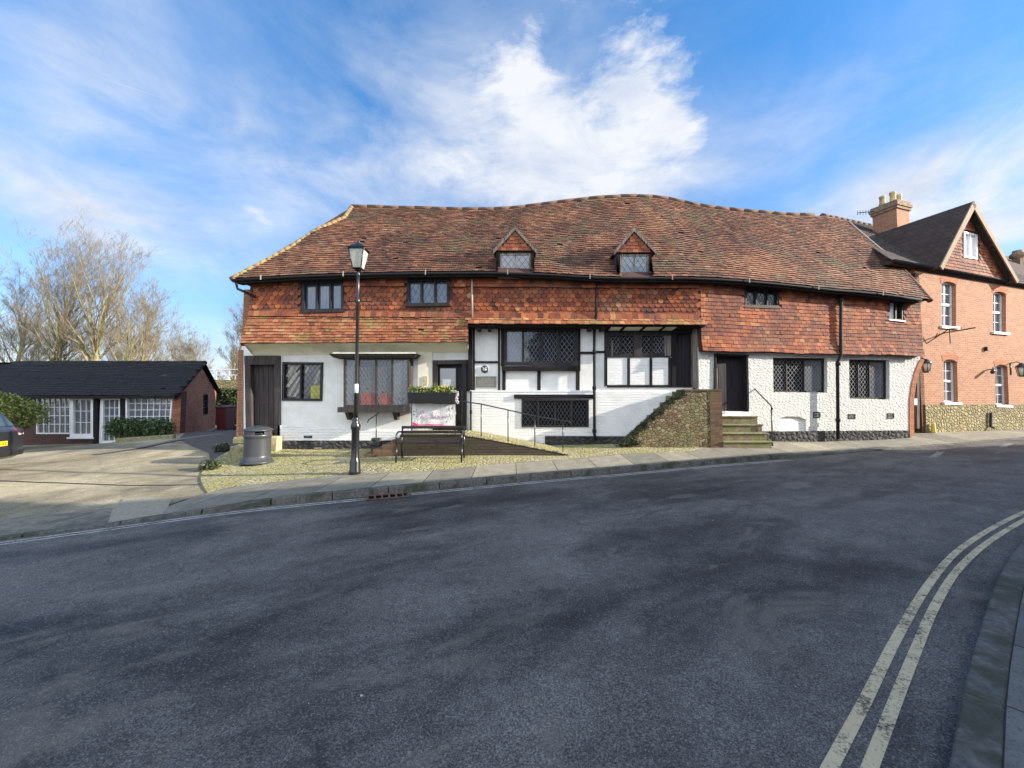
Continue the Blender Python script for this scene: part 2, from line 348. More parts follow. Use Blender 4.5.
def m_asphalt():
    m, t, b = newmat('asphalt'); o = t.n('TexCoord').outputs['Object']
    big0 = t.n('Mapping', i_Vector=o, i_Rotation=(0, 0, R(-27))); big = t.n('Mapping', i_Vector=big0.outputs[0], i_Scale=(.42, 1.0, 1))
    nb = t.noise(big.outputs[0], .75, 9, .68, .35)
    md = t.noise(o, 2.2, 8, .7)
    sp = t.n('TexVoronoi', feature='F1', i_Vector=o, i_Scale=135.0); spc = t.n('SeparateColor', i_0=sp.outputs['Color'])
    sp2 = t.noise(o, 160, 3, .7)
    c = t.ramp(nb, [(.36, (.030, .028, .026)), (.44, (.078, .072, .064)), (.52, (.140, .128, .113)), (.66, (.200, .182, .158))])
    c = t.mix(1.0, c, t.ramp(t.noise(o, 95, 4, .8), [(.34, .25), (.5, .95), (.64, 2.1)]), 'MULTIPLY'); c = t.mix(.8, c, t.ramp(t.noise(o, 14, 6, .8), [(.32, .6), (.68, 1.3)]), 'MULTIPLY'); c = t.mix(.55, c, t.ramp(md, [(.3, .2), (.7, .8)]), 'SOFT_LIGHT')
    c = t.mix(t.m('MULTIPLY', t.ramp(t.noise(big.outputs[0], 2.2, 5, .6, .9), [(.56, 0), (.70, 1)]), .6), c, (.26, .225, .175))
    c = t.mix(t.m('MULTIPLY', t.ramp(spc.outputs[0], [(.86, 0), (.98, 1)]), .45), c, (.42, .40, .36))
    c = t.mix(t.m('MULTIPLY', t.ramp(sp2, [(.38, 1), (.5, 0)]), .6), c, (.022, .022, .022))
    # tar joints
    vc = t.n('TexVoronoi', feature='DISTANCE_TO_EDGE', i_Vector=t.n('VectorMath', operation='MULTIPLY_ADD', i_0=t.n('TexNoise', i_Vector=o, i_Scale=1.5, i_Detail=5.0).outputs['Color'], i_1=(.8, .8, 0), i_2=o).outputs[0], i_Scale=.28)
    ck = t.m('MULTIPLY', t.ramp(vc.outputs[0], [(0, 1), (.006, 0)]), t.ramp(t.noise(o, .5, 2), [(.5, 0), (.6, .6)]))
    c = t.mix(ck, c, (.008, .008, .009))
    t.link(c, b.inputs['Base Color']); t.link(t.ramp(nb, [(.35, .62), (.6, .85)]), b.inputs['Roughness'])
    b.inputs['Specular IOR Level'].default_value = .35
    bump(t, b, t.m('ADD', t.m('MULTIPLY', spc.outputs[1], .6), sp2), 1.0, .005); return m
M['asphalt'] = m_asphalt()
def m_worn(name, col, amt=(.50, .60), under=(.04, .04, .042)):
    m, t, b = newmat(name); o = t.n('TexCoord').outputs['Object']
    n = t.m('ADD', t.m('MULTIPLY', t.noise(o, 5, 6, .7), .5), t.m('MULTIPLY', t.noise(o, 60, 4, .7), .5))
    c = t.mix(t.ramp(n, [(amt[0], 0), (amt[1], 1)]), tuple(x*.92 for x in col), under)
    c = t.mix(.35, c, t.ramp(t.noise(o, 9, 6, .7), [(.3, .2), (.7, .8)]), 'SOFT_LIGHT')
    t.link(c, b.inputs['Base Color']); b.inputs['Roughness'].default_value = .8; bump(t, b, n, .6, .004); return m
M['line_yellow'] = m_worn('worn_yellow_line', (.68, .55, .33), (.50, .60))
M['line_white'] = m_worn('worn_white_line', (.66, .64, .58), (.49, .62))
def m_slabs():
    m, t, b = newmat('paving_slabs'); uv = t.n('TexCoord').outputs['UV']
    br = t.n('TexBrick', i_Vector=uv, i_Color1=(.20, .185, .14, 1), i_Color2=(.36, .32, .23, 1), i_Mortar=(.03, .03, .025, 1), i_Scale=1.0, i_Mortar_Size=.009, i_Mortar_Smooth=.1, i_Brick_Width=.92, i_Row_Height=1.15, i_Bias=-.1)
    c = t.mix(.6, br.outputs['Color'], t.ramp(t.noise(uv, 3.5, 8, .7), [(.3, .15), (.7, .85)]), 'SOFT_LIGHT')
    c = t.mix(t.m('MULTIPLY', t.ramp(t.noise(uv, 40, 4), [(.55, 0), (.7, 1)]), .4), c, (.07, .07, .06))
    t.link(c, b.inputs['Base Color']); b.inputs['Roughness'].default_value = .85
    bump(t, b, t.m('ADD', t.m('MULTIPLY', br.outputs['Fac'], -1.0), t.m('MULTIPLY', t.noise(uv, 40, 5), .3)), 1.0, .008); return m
M['slabs'] = m_slabs()
M['kerb'] = m_noise('kerb_stone', (.07, .068, .062), (.17, .16, .145), 26, .9, 45, .010, c3=(.055, .06, .04), s3=3)
M['cobble'] = m_rubble('mossy_cobbles', [(.28, .24, .13), (.40, .34, .20), (.50, .44, .27)], (.16, .16, .05), 9.5, .022, (.33, .32, .08), .6, .8, (1, 1, 1), .10)
def m_drive():
    m, t, b = newmat('old_driveway'); o = t.n('TexCoord').outputs['UV']
    nb = t.noise(o, .45, 6, .6, .5); md = t.noise(o, 3.0, 8, .7); fi = t.noise(o, 50, 4, .7)
    c = t.ramp(nb, [(.38, (.20, .17, .115)), (.5, (.36, .30, .19)), (.6, (.50, .42, .27))])
    c = t.mix(.6, c, t.ramp(md, [(.3, .15), (.7, .85)]), 'SOFT_LIGHT')
    c = t.mix(t.m('MULTIPLY', t.ramp(fi, [(.36, 1), (.52, 0)]), .6), c, (.08, .065, .045)); c = t.mix(1.0, c, t.ramp(t.noise(o, 22, 6, .8), [(.3, .6), (.7, 1.35)]), 'MULTIPLY'); c = t.mix(t.m('MULTIPLY', t.ramp(t.noise(o, 1.1, 6, .7), [(.52, 0), (.66, 1)]), .6), c, (.27, .255, .10))
    vc = t.n('TexVoronoi', feature='DISTANCE_TO_EDGE', i_Vector=t.n('VectorMath', operation='MULTIPLY_ADD', i_0=t.n('TexNoise', i_Vector=o, i_Scale=2.0, i_Detail=5.0).outputs['Color'], i_1=(.5, .5, 0), i_2=o).outputs[0], i_Scale=.45)
    c = t.mix(t.m('MULTIPLY', t.ramp(vc.outputs[0], [(0, 1), (.010, 0)]), .22), c, (.06, .05, .035))
    t.link(c, b.inputs['Base Color']); b.inputs['Roughness'].default_value = .9
    bump(t, b, t.m('ADD', md, fi), 1.0, .012); return m
M['drive'] = m_drive()
M['patch'] = m_noise('tarmac_patch', (.15, .14, .12), (.24, .22, .19), 30, .9, 90, .006)
M['alley'] = m_brick('alley_brick_paving', (.075, .065, .06), (.12, .10, .09), (.045, .045, .035), .22, .11, .012, .012, (.10, .10, .05), .4)
M['soil'] = m_noise('far_ground', (.05, .06, .02), (.10, .09, .05), .5, .95, 3, .05)
roofst = [(0, (.055, .026, .020)), (.25, (.115, .046, .026)), (.5, (.185, .076, .038)), (.75, (.26, .112, .055)), (1, (.27, .17, .10))]
M['rooftile'] = m_tile('old_clay_roof_tiles', roofst, (.15, .13, .06), .5, (.042, .030, .026), .75, .9)
M['rooftile_dk'] = m_tile('dark_roof_tiles', [(0, (.03, .024, .022)), (.5, (.07, .052, .042)), (1, (.11, .08, .06))], (.08, .08, .04), .3)
M['hungtile'] = m_tile('orange_hung_tiles', [(0, (.045, .018, .015)), (.2, (.13, .035, .019)), (.5, (.27, .070, .025)), (.8, (.40, .125, .042)), (1, (.42, .22, .10))], (.22, .15, .08), .35, (.09, .034, .027), .8, 1.3)
M['skirttile'] = m_tile('mossy_skirt_tiles', [(0, (.13, .045, .028)), (.3, (.26, .078, .032)), (.6, (.36, .13, .055)), (1, (.46, .28, .14))], (.22, .20, .06), .8, (.09, .045, .03), .6, 2.2)
M['ridgetile'] = m_noise('ridge_tiles', (.10, .05, .038), (.17, .085, .055), 7, .9, 30, .006, c3=(.12, .10, .06), s3=9)
M['mosship'] = m_noise('lichened_hip_tiles', (.17, .09, .05), (.30, .20, .09), 9, .9, 30, .006, c3=(.30, .25, .08), s3=4)
M['tileback'] = m_noise('tile_battening', (.05, .025, .02), (.08, .04, .03), 5, .95)
M['backtile'] = m_flattile('back_roof_tiles', (.16, .07, .045), (.10, .045, .035))
M['browntile'] = m_flattile('brown_roof_tiles', (.085, .055, .042), (.055, .038, .03))
M['gabletile'] = m_flattile('gable_hung_tiles', (.46, .17, .06), (.33, .10, .04), .11, .17)
M['whitebrick'] = m_white_brick('white_painted_brick')
M['whitesmooth'] = m_noise('white_smooth_render', (.80, .80, .78), (.70, .70, .67), 3, .8, 9, .006, c3=(.70, .69, .65), s3=2.5)
M['whiterough'] = m_rubble('white_painted_rubble', [(.55, .55, .52), (.65, .65, .62)], (.57, .57, .54), 7.5, .012, (.54, .53, .48), .3, 1.0, (1, 1.5, 1), .30)
M['cream'] = m_noise('cream_render', (.74, .71, .56), (.80, .77, .64), 4, .85, 20, .004, c3=(.60, .58, .46), s3=1.4)
M['plinth'] = m_rubble('black_painted_stone', [(.016, .016, .018), (.05, .05, .052)], (.014, .014, .014), 5.5, .035, (.10, .10, .09), .4, 1.0, (1, 1.4, 1), .2)
M['timber'] = m_wood('black_timber', (.010, .009, .011), (.028, .025, .026), .85)
M['timber_h'] = m_wood('black_timber_rail', (.010, .009, .011), (.028, .025, .026), .85, False)
M['oak'] = m_wood('weathered_oak', (.032, .028, .028), (.085, .074, .070), .8)
M['oakgrey'] = m_wood('grey_peeling_oak', (.06, .05, .045), (.30, .27, .23), .8)
M['doorblack'] = m_wood('black_door_boards', (.016, .014, .018), (.035, .03, .036), .55)
M['frameblack'] = m_wood('black_window_frame', (.016, .015, .018), (.05, .045, .045), .5)
M['lead'] = m_plain('lead_cames', (.20, .21, .22), .6, 0, .3)
M['lead_dark'] = m_plain('dark_lead_cames', (.10, .10, .11), .5, .2)
M['lead_white'] = m_plain('pale_lead_cames', (.50, .52, .50), .5)
M['glass'] = m_glass('dark_glass', (.014, .018, .026), 1.8, .07, .008, 4)
M['glass_blue'] = m_glass('sky_reflecting_glass', (.045, .075, .12), 2.0, .10, .006, 4)
M['glass_black'] = m_glass('black_glass', (.010, .011, .013), 1.45, .12)
M['curtain'] = m_glass('grey_curtained_glass', (.12, .13, .15), 1.7, .08, .01, 4)
M['gutter'] = m_plain('black_iron_gutter', (.016, .016, .018), .75, 0, .2)
M['greypipe'] = m_plain('grey_pipe', (.35, .30, .24), .6)
M['iron'] = m_plain('black_painted_iron', (.012, .012, .014), .28, 0, .6)
M['redbrick'] = m_brick('warm_red_brick', (.43, .195, .10), (.33, .135, .07), (.42, .36, .25), .225, .075, .014, .006, (.28, .14, .09), .35)  # plain red brick colour with pale mortar
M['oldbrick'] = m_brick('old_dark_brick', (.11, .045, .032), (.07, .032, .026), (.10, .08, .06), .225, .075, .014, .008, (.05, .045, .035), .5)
M['sidebrick'] = m_brick('orange_side_brick', (.34, .14, .07), (.24, .085, .045), (.30, .26, .18), .225, .075, .014, .008, (.12, .1, .06), .5)
M['archbrick'] = m_brick('orange_arch_brick', (.46, .16, .06), (.34, .10, .04), (.30, .2, .12), .23, .075, .012, .006, (.2, .10, .06), .4)
M['stone'] = m_rubble('sandstone_plinth', [(.22, .17, .08), (.32, .26, .12), (.42, .35, .19)], (.17, .14, .07), 6.0, .035, (.15, .14, .05), .6, 1.0, (1, 1.5, 1), .14)
M['stairstone'] = m_rubble('mossy_stair_rubble', [(.10, .05, .03), (.24, .15, .08), (.36, .30, .18), (.13, .11, .07), (.28, .18, .10)], (.07, .062, .035), 8.5, .035, (.16, .16, .055), .6, .9, (1, 1.5, 1), .08)
M['step'] = m_noise('mossy_step_stone', (.15, .11, .06), (.26, .21, .13), 9, .9, 30, .02, c3=(.15, .16, .045), s3=2.6)
M['mossstone'] = m_noise('mossy_block', (.15, .14, .08), (.30, .27, .17), 9, .9, 22, .025, c3=(.19, .22, .045), s3=3)
M['palestone'] = m_noise('pale_stone', (.42, .32, .18), (.58, .48, .30), 9, .9, 22, .02, c3=(.34, .28, .15), s3=5)
M['rampbrick'] = m_brick('dark_ramp_brick', (.060, .042, .030), (.040, .030, .022), (.03, .03, .018), .225, .075, .012, .012, (.05, .055, .015), .7)  # very dark brick all over, with greenish blotches
M['stepbrick'] = m_brick('brown_step_brick', (.17, .09, .05), (.09, .05, .03), (.10, .09, .05), .225, .075, .012, .01, (.10, .09, .03), .5)
M['whitepaint'] = m_plain('white_gloss_paint', (.78, .79, .80), .4)
M['whiteboard'] = m_plain('white_board', (.78, .76, .74), .6)
M['bin'] = m_plain('dark_grey_plastic', (.045, .05, .055), .38)
M['redplastic'] = m_plain('maroon_plastic', (.07, .008, .012), .5)
M['bark'] = m_noise('lichened_bark', (.17, .13, .075), (.36, .30, .17), 4, .9, 12, .01, c3=(.30, .29, .12), s3=1.5)
M['twig'] = m_noise('bare_twigs', (.17, .135, .085), (.33, .27, .17), 2, .9, 12, 0)
def m_leaf(name, a, b_, sc=3.0):
    m, t, b = newmat(name); o = t.n('TexCoord').outputs['Object']; at = t.n('Attribute', attribute_name='tint').outputs['Fac']
    f = t.m('ADD', t.m('MULTIPLY', at, .6), t.m('MULTIPLY', t.noise(o, sc, 4), .4))
    t.link(t.ramp(f, [(.2, a), (.75, b_)]), b.inputs['Base Color']); b.inputs['Roughness'].default_value = .55; return m
M['leaf_yellow'] = m_leaf('yellow_green_leaves', (.05, .08, .015), (.26, .28, .05))
M['leaf_green'] = m_leaf('green_leaves', (.018, .04, .012), (.07, .12, .03))
M['leaf_dark'] = m_leaf('dark_ivy', (.012, .02, .008), (.06, .075, .025))
M['petal_yellow'] = m_leaf('yellow_petals', (.65, .50, .02), (.85, .75, .06))
M['petal_white'] = m_leaf('white_petals', (.6, .55, .55), (.8, .78, .75))
M['pink'] = m_plain('pink_print', (.62, .06, .16), .5)
M['palepink'] = m_plain('faded_pink_script', (.66, .44, .54), .5)
M['leafprint'] = m_plain('dark_green_print', (.16, .22, .18), .5)
M['bronze'] = m_noise('weathered_bronze', (.10, .10, .085), (.22, .21, .18), 30, .5, 60, .004)
M['greyprint'] = m_plain('grey_raised_letters', (.30, .30, .27), .5)
M['blackdisc'] = m_plain('black_disc', (.02, .022, .025), .4)
M['carpaint'] = m_plain('dark_grey_car_paint', (.018, .019, .024), .35, .2, .4, .6)
M['carblack'] = m_plain('black_car_plastic', (.012, .012, .013), .5)
M['tyre'] = m_noise('tyre_rubber', (.012, .012, .012), (.022, .022, .022), 20, .85)
M['chrome'] = m_plain('chrome', (.6, .6, .62), .15, 1)
M['carglass'] = m_glass('car_glass', (.04, .06, .075), 1.7, .05, 0)
M['redlens'] = m_plain('red_tail_lens', (.45, .012, .02), .15, 0, .5, 1)
M['whitelens'] = m_plain('white_lens', (.7, .6, .6), .15, 0, .5, 1)
M['plate'] = m_plain('yellow_number_plate', (.85, .50, .01), .4)
M['plateblack'] = m_plain('plate_characters', (.015, .015, .015), .5)
M['poster'] = m_plain('yellow_poster', (.42, .42, .06), .6)
M['pale_reflection'] = m_plain('pale_window_reflection', (.42, .41, .34), .7)  # pale tone of a reflection, put on as colour
M['redcloth'] = m_noise('dull_red_cloth', (.20, .05, .045), (.28, .09, .07), 8, .9)
M['pot'] = m_noise('buff_chimney_pot', (.46, .34, .17), (.60, .47, .25), 5, .85, 20, .004, c3=(.3, .22, .12), s3=4)
M['capstone'] = m_noise('chimney_cap_brick', (.20, .12, .075), (.32, .22, .14), 8, .9, 20, .02)
M['lanternglass'] = m_clear('lantern_glass')
M['lampwhite'] = m_plain('opal_lamp', (.7, .68, .55), .4)
M['sticker'] = m_plain('white_sticker', (.75, .75, .72), .5)
M['winframe'] = m_plain('black_frame_paint', (.02, .02, .022), .5)
M['hedge'] = m_leaf('hedge_leaves', (.02, .035, .012), (.075, .11, .03))

# ------------------------------------------------------------------ planes of the place
TM = Plane((0, 11.05), (1, 0))                 # tile-hung face of the old building, left and middle
MM = Plane((0, 11.30), (1, 0))                 # timbered wall below it
LOW = Plane((0, 11.18), (1, 0))                # thicker wall foot below the ledge
_c = (5.44, 11.05); _e = (13.22, 12.45)
TR = Plane(_c, (_e[0]-_c[0], _e[1]-_c[1]))     # tile-hung face, right wing, turning with the street
RR = Plane((_c[0]-TR.n.x*.12, _c[1]-TR.n.y*.12), (_e[0]-_c[0], _e[1]-_c[1]))
BB = Plane((14.13, 13.3), (3.04, 1.0))         # brick house
CC = Plane((0, 15.0), (1, 0))                  # cottage front

# ------------------------------------------------------------------ ground levels
def road_z(x): return .022*max(-14., min(24., x))
def on_road(px, py, dz=0):
    z = 0
    for _ in range(12):
        d = ray(px, py); p = C0 + d*((z+dz-CAMZ)/d.z); z = road_z(p.x)
    return Vector((p.x, p.y, z+dz))
KP = [(0,541),(60,533),(120,525),(240,508.5),(340,499.5),(406,492.5),(496,484),(566,477.5),(640,471.5),(700,465.5),(759,461),(820,456),(886,450),(950,445),(1024,439)]
kp = [on_road(*q) for q in KP]
kx = [q.x for q in kp]; ky = [q.y for q in kp]
kx = [-34, -12] + kx + [36, 70]; ky = [-10, ky[0]-(ky[1]-ky[0])/(kx[3]-kx[2])*(kx[2]+12)*.8] + ky + [ky[-1]+(36-kx[-3])*.36, ky[-1]+(70-kx[-3])*.36]
_kx = np.array(kx); _ky = np.array(ky)
# smooth the kerb line a little
_sx = np.linspace(-34, 70, 1041); _sy = np.interp(_sx, _kx, _ky)
_sy = np.convolve(np.pad(_sy, 8, mode='edge'), np.ones(17)/17, 'valid')
def K(x): return float(np.interp(x, _sx, _sy))
def kerb_h(x):
    a = min(1, max(0, (x+4.9)/1.2)); b = min(1, max(0, (8.4-x)/1.6)); return .03 + .09*min(a, b)
ctrl = []
for x in np.arange(-26, 34, 1.6): ctrl.append((x, K(x)+.1, road_z(x)+kerb_h(x)))
def addp(p): ctrl.append((p.x, p.y, p.z))
for px, py, Y in [(245,450,11.1),(280,449,11.25),(360,449,11.25),(420,448.5,11.2),(470,446,11.2),(560,445,11.2),(600,444.5,11.2),(680,444.5,11.2),
                  (400,459,9.4),(465,459,9.4),(256,465.5,9.7),(622,447.5,10.5),(721,447.5,10.55),(567,457.5,9.8),(330,462,9.5),
                  (200,478,8.4),(100,470,9.3),(0,465,10),(0,447,14.6),(60,445,14.6),(103,444,14.9),(181,432,15),(150,437,15),(216,426,19.5),(236,430,19.5),
                  (225,440,13.5),(212,451,11.2),(160,440,13.2)]: addp(P(px, py, Y))
for px, py in [(770,440.5),(840,440.5),(905,437.5)]:
    s_, z_ = RR.hit(px, py); addp(RR.p(s_, z_))
for px, py in [(932,431.5),(975,431),(1024,430)]:
    s_, z_ = BB.hit(px, py); addp(BB.p(s_, z_))
s_, z_ = BB.hit(1024, 430); addp(BB.p(s_+8, z_+.1)); 
for q in [(-26,15,-.25),(-26,26,-.2),(-14,27,.4),(-6,27,.5),(-20,20,.0),(0,20,.4),(14,20,.5),(30,26,.7),(-34,8,-.5)]: ctrl.append(q)
_A = np.array(ctrl); _n = len(_A)
_D = np.hypot(_A[:,0][:,None]-_A[:,0][None], _A[:,1][:,None]-_A[:,1][None])
_M = np.zeros((_n+3, _n+3)); _M[:_n,:_n] = _D - np.eye(_n)*.25; _M[:_n,_n] = 1; _M[:_n,_n+1] = _A[:,0]; _M[:_n,_n+2] = _A[:,1]; _M[_n:,:_n] = _M[:_n,_n:].T
_W = np.linalg.solve(_M, np.concatenate([_A[:,2], [0,0,0]]))
def grd(x, y):
    v = float(np.hypot(_A[:,0]-x, _A[:,1]-y) @ _W[:_n] + _W[_n] + _W[_n+1]*x + _W[_n+2]*y)
    return max(v, road_z(x)+kerb_h(x)) if y < K(x)+.25 else v
_gx = np.arange(-36, 46, .25); _gy = np.arange(-12, 32, .25)
_GX, _GY = np.meshgrid(_gx, _gy, indexing='ij'); _G = _W[_n] + _W[_n+1]*_GX + _W[_n+2]*_GY
for _i in range(_n): _G += _W[_i]*np.hypot(_GX-_A[_i,0], _GY-_A[_i,1])
def grd(x, y):
    fx = min(max((x+36)/.25, 0), len(_gx)-1.001); fy = min(max((y+12)/.25, 0), len(_gy)-1.001); i, j = int(fx), int(fy); u, v = fx-i, fy-j
    q = float(_G[i,j]*(1-u)*(1-v)+_G[i+1,j]*u*(1-v)+_G[i,j+1]*(1-u)*v+_G[i+1,j+1]*u*v)
    return max(q, road_z(x)+kerb_h(x)) if y < K(x)+.25 else q
def on_grd(px, py, off=0):
    lo, hi = 2.0, 60.0; prev = None
    d = ray(px, py)
    for i in range(600):
        Y = 2.0 + i*.06; p = C0 + d*(Y/d.y)
        if p.y > K(p.x) and p.z < grd(p.x, p.y)+off: return p
    return p

def strip(xs, ya, yb, ny, zf, mats, name, kind='structure', skirt=0, uvs=False):
    mb = MB(); g = {}
    for i, x in enumerate(xs):
        for j in range(ny+1):
            y = ya(x)*(1-j/ny)+yb(x)*j/ny; g[i, j] = Vector((x, y, zf(x, y)))
    al = [0.0]
    for i in range(1, len(xs)): al.append(al[-1]+(g[i,0]-g[i-1,0]).length)
    idx = {}
    for k_, v_ in g.items(): idx[k_] = len(mb.v); mb.v.append(tuple(v_))
    for i in range(len(xs)-1):
        for j in range(ny):
            mb.f.append((idx[i,j], idx[i+1,j], idx[i+1,j+1], idx[i,j+1])); mb.mi.append(0); mb.c.append(.5); mb.sm.add(len(mb.f)-1)
            if uvs:
                def u(i_, j_): return (al[i_], (g[i_,j_]-g[i_,0]).length)
                mb.uv[len(mb.f)-1] = [u(i,j), u(i+1,j), u(i+1,j+1), u(i,j+1)]
    if skirt:
        dz = Vector((0, 0, -skirt))
        for i in range(len(xs)-1):
            mb.face([g[i,0]+dz, g[i+1,0]+dz, g[i+1,0], g[i,0]]); mb.face([g[i+1,ny]+dz, g[i,ny]+dz, g[i,ny], g[i+1,ny]])
        for j in range(ny):
            mb.face([g[0,j+1]+dz, g[0,j]+dz, g[0,j], g[0,j+1]]); n = len(xs)-1; mb.face([g[n,j]+dz, g[n,j+1]+dz, g[n,j+1], g[n,j]])
    o = mb.build(name, mats); tag(o, kind=kind); return o
M['footway'] = m_noise('worn_footway_tarmac', (.15, .135, .10), (.27, .24, .17), 14, .9, 60, .008, c3=(.10, .095, .07), s3=2.0)
fr = lambda a, b, s: list(np.arange(a, b+1e-6, s))
# far ground to the horizon
mb = MB(); mb.face([(-900,-900,-.9),(900,-900,-.9),(900,1500,-.9),(-900,1500,-.9)]); tag(mb.build('ground', M['soil']), kind='structure')
# road
strip(fr(-34, 70, .5), lambda x: -30., lambda x: K(x)+.05, 12, lambda x, y: road_z(x), M['asphalt'], 'road')
# land behind the kerb (driveway and yard)
strip(fr(-34, 40, .4), lambda x: K(x)+.1, lambda x: 30., 70, lambda x, y: grd(x, y)-.012, M['drive'], 'driveway', uvs=False)
# kerb stones
mb = MB(); x = -30.0; random.seed(3)
while x < 45:
    dx = .9/math.hypot(1, (K(x+.5)-K(x))/.5); x2 = x+dx; 
    a = Vector((x, K(x), 0)); b = Vector((x2-.012, K(x2-.012), 0)); t_ = (b-a).normalized(); n_ = Vector((-t_.y, t_.x, 0))
    za = road_z(x)+kerb_h(x)+.004+random.uniform(-.004, .004); zb = road_z(x2)+kerb_h(x2)+.004+random.uniform(-.004, .004)
    w_ = .14
    def at(p, o, z): return Vector((p.x+n_.x*o, p.y+n_.y*o, z))
    mb.box8([at(a,0,za-.3), at(b,0,zb-.3), at(b,w_,zb-.3), at(a,w_,za-.3)], [at(a,.012,za), at(b,.012,zb), at(b,w_,zb), at(a,w_,za)]); x = x2
tag(mb.build('kerb', M['kerb'], bevel=.008), kind='structure')
# pavement back edge
BP = [(208,493.5),(230,487.5),(320,477),(355,474),(423,471.5),(473,467),(556,459),(612,455),(690,451.5)]
bp = [on_grd(*q) for q in BP]
bx = [q.x for q in bp]; by = [q.y for q in bp]
rs, rz = RR.hit(770, 440); r0 = RR.p(rs, 0); rs2, _ = RR.hit(905, 437); r1 = RR.p(rs2, 0); b0 = BB.p(0, 0); b1 = BB.p(14, 0)
bx += [5.6, r0.x, r1.x, b0.x, b1.x]; by += [10.75, r0.y+.15, r1.y+.15, b0.y+.3, b1.y+.3]
def BK(x): return float(np.interp(x, bx, by))
strip(fr(bx[0], 27, .25), lambda x: K(x)+.14, BK, 4, lambda x, y: grd(x, y)+.006, M['slabs'], 'pavement', uvs=True, skirt=.1)
# low tarmac footway across the driveway mouth
strip(fr(-15, bx[0]-.004, .25), lambda x: K(x)+.14, lambda x: K(x)+1.35+.1*math.sin(x*1.3), 4, lambda x, y: grd(x, y)+.002, M['footway'], 'footway', uvs=False)
# pale repair patch
pp = [on_grd(*q) for q in [(124,499),(150,497.5),(171,501),(168,508),(162,515),(136,520),(108,523.5),(112,512)]]
mb = MB(); mb.face([(p.x, p.y, grd(p.x, p.y)+.008) for p in pp]); tag(mb.build('tarmac_patch', m_noise('pale_tarmac', (.24,.215,.155), (.38,.34,.25), 30, .9, 90, .006)), kind='structure')
# cobbled verge in front of the old building
vx0 = bx[0]; 
mb = MB(); nu, nv = 64, 14; vid = {}
for i in range(nu+1):
    for j in range(nv+1):
        u, v = i/nu, j/nv; xf = vx0+(5.7-vx0)*u; xb = -8.1+(5.7+8.1)*u; yf = BK(xf); yb = 11.55 if xb > -7.9 else 11.25
        x = xf*(1-v)+xb*v-.45*math.sin(math.pi*v)*(1-u)**4; y = yf*(1-v)+yb*v; vid[i, j] = len(mb.v); mb.v.append((x, y, grd(x, y)+(.016 if j else .006)))
for i in range(nu):
    for j in range(nv): mb.f.append((vid[i,j], vid[i+1,j], vid[i+1,j+1], vid[i,j+1])); mb.mi.append(0); mb.c.append(.5); mb.sm.add(len(mb.f)-1)
for j in range(nv):
    a_, b_ = Vector(mb.v[vid[0,j]]), Vector(mb.v[vid[0,j+1]]); dz_ = Vector((0, 0, -.12)); mb.face([b_+dz_, a_+dz_, a_, b_])
tag(mb.build('verge', M['cobble']), kind='structure')
# brick paved alley
def ax(y): return (-9.0 - (y-9.5)*.28, vx0-.02)
mb = MB(); ys = fr(9.0, 26, .4); nx = 14; ids = {}
for j, y in enumerate(ys):
    xl = np.interp(y, [9.0, 11, 13.5, 15, 19.5, 26], [-6.9, -8.6, -11.6, -12.6, -14.7, -17.5]); xr = np.interp(y, [9.0, 11.2, 11.3, 26], [-6.6, -7.6, -7.9, -7.9])
    for i in range(nx+1):
        x = xl+(xr-xl)*i/nx; ids[i, j] = len(mb.v); mb.v.append((x, y, grd(x, y)+.012))
for j in range(len(ys)-1):
    for i in range(nx): mb.f.append((ids[i,j], ids[i+1,j], ids[i+1,j+1], ids[i,j+1])); mb.mi.append(0); mb.c.append(.5); mb.sm.add(len(mb.f)-1)
tag(mb.build('alley', M['alley']), kind='structure')
# dark gully line across the drive and pale concrete gutter of the alley
def ribbon(pix, wid, off, mat, name, gf=None, kind='structure', pts=None):
    gf = gf or grd
    ps = pts or [on_grd(*q) for q in pix]; out = []
    for i in range(len(ps)-1):
        n = max(1, int((ps[i+1]-ps[i]).length/.3))
        for k in range(n): out.append(ps[i].lerp(ps[i+1], k/n))
    out.append(ps[-1]); mb = MB(); L = []; 
    for i, p in enumerate(out):
        d = out[min(i+1, len(out)-1)]-out[max(i-1, 0)]; d.z = 0; d.normalize(); n_ = Vector((-d.y, d.x, 0))*wid/2
        a, b = p-n_, p+n_; L.append((Vector((a.x, a.y, gf(a.x, a.y)+off)), Vector((b.x, b.y, gf(b.x, b.y)+off))))
    for i in range(len(L)-1): mb.face([L[i][0], L[i+1][0], L[i+1][1], L[i][1]])
    o = mb.build(name, mat); tag(o, kind=kind); return o
M['crack'] = m_plain('dark_gully', (.03, .028, .02), .9)
ribbon([(-60,478),(0,480.5),(60,483),(120,485),(200,484.5)], .05, -.004, M['crack'], 'gully')
ribbon([(95,455),(140,448),(178,440),(222,434)], .25, .018, M['patch'], 'alley_gutter')
M['oldyellow'] = m_worn('faded_yellow_band', (.46, .34, .10), (.44, .60), (.27, .24, .15))
ribbon([(-40,466),(0,465),(50,461.5),(100,456)], .12, -.004, M['oldyellow'], 'faded_road_marking')
# far kerb double lines
def road_rib(pts, wid, name, mat): 
    return ribbon(None, wid, .005, mat, name, gf=lambda x, y: road_z(x), pts=pts)
def off_line(x0, x1, o):
    r_ = []
    for x in list(np.linspace(x0, x1, int((x1-x0)/.4)+2)):
        t_ = Vector((1, (K(x+.1)-K(x-.1))/.2, 0)).normalized(); r_.append(Vector((x+t_.y*o, K(x)-t_.x*o, road_z(x))))
    return r_
gx = on_road(389, 496).x
for o_ in (.13, .24):
    road_rib(off_line(-14, gx-.30, o_), .038, 'road_marking', M['line_white']); road_rib(off_line(gx+.30, 6.8, o_), .038, 'road_marking', M['line_white'])
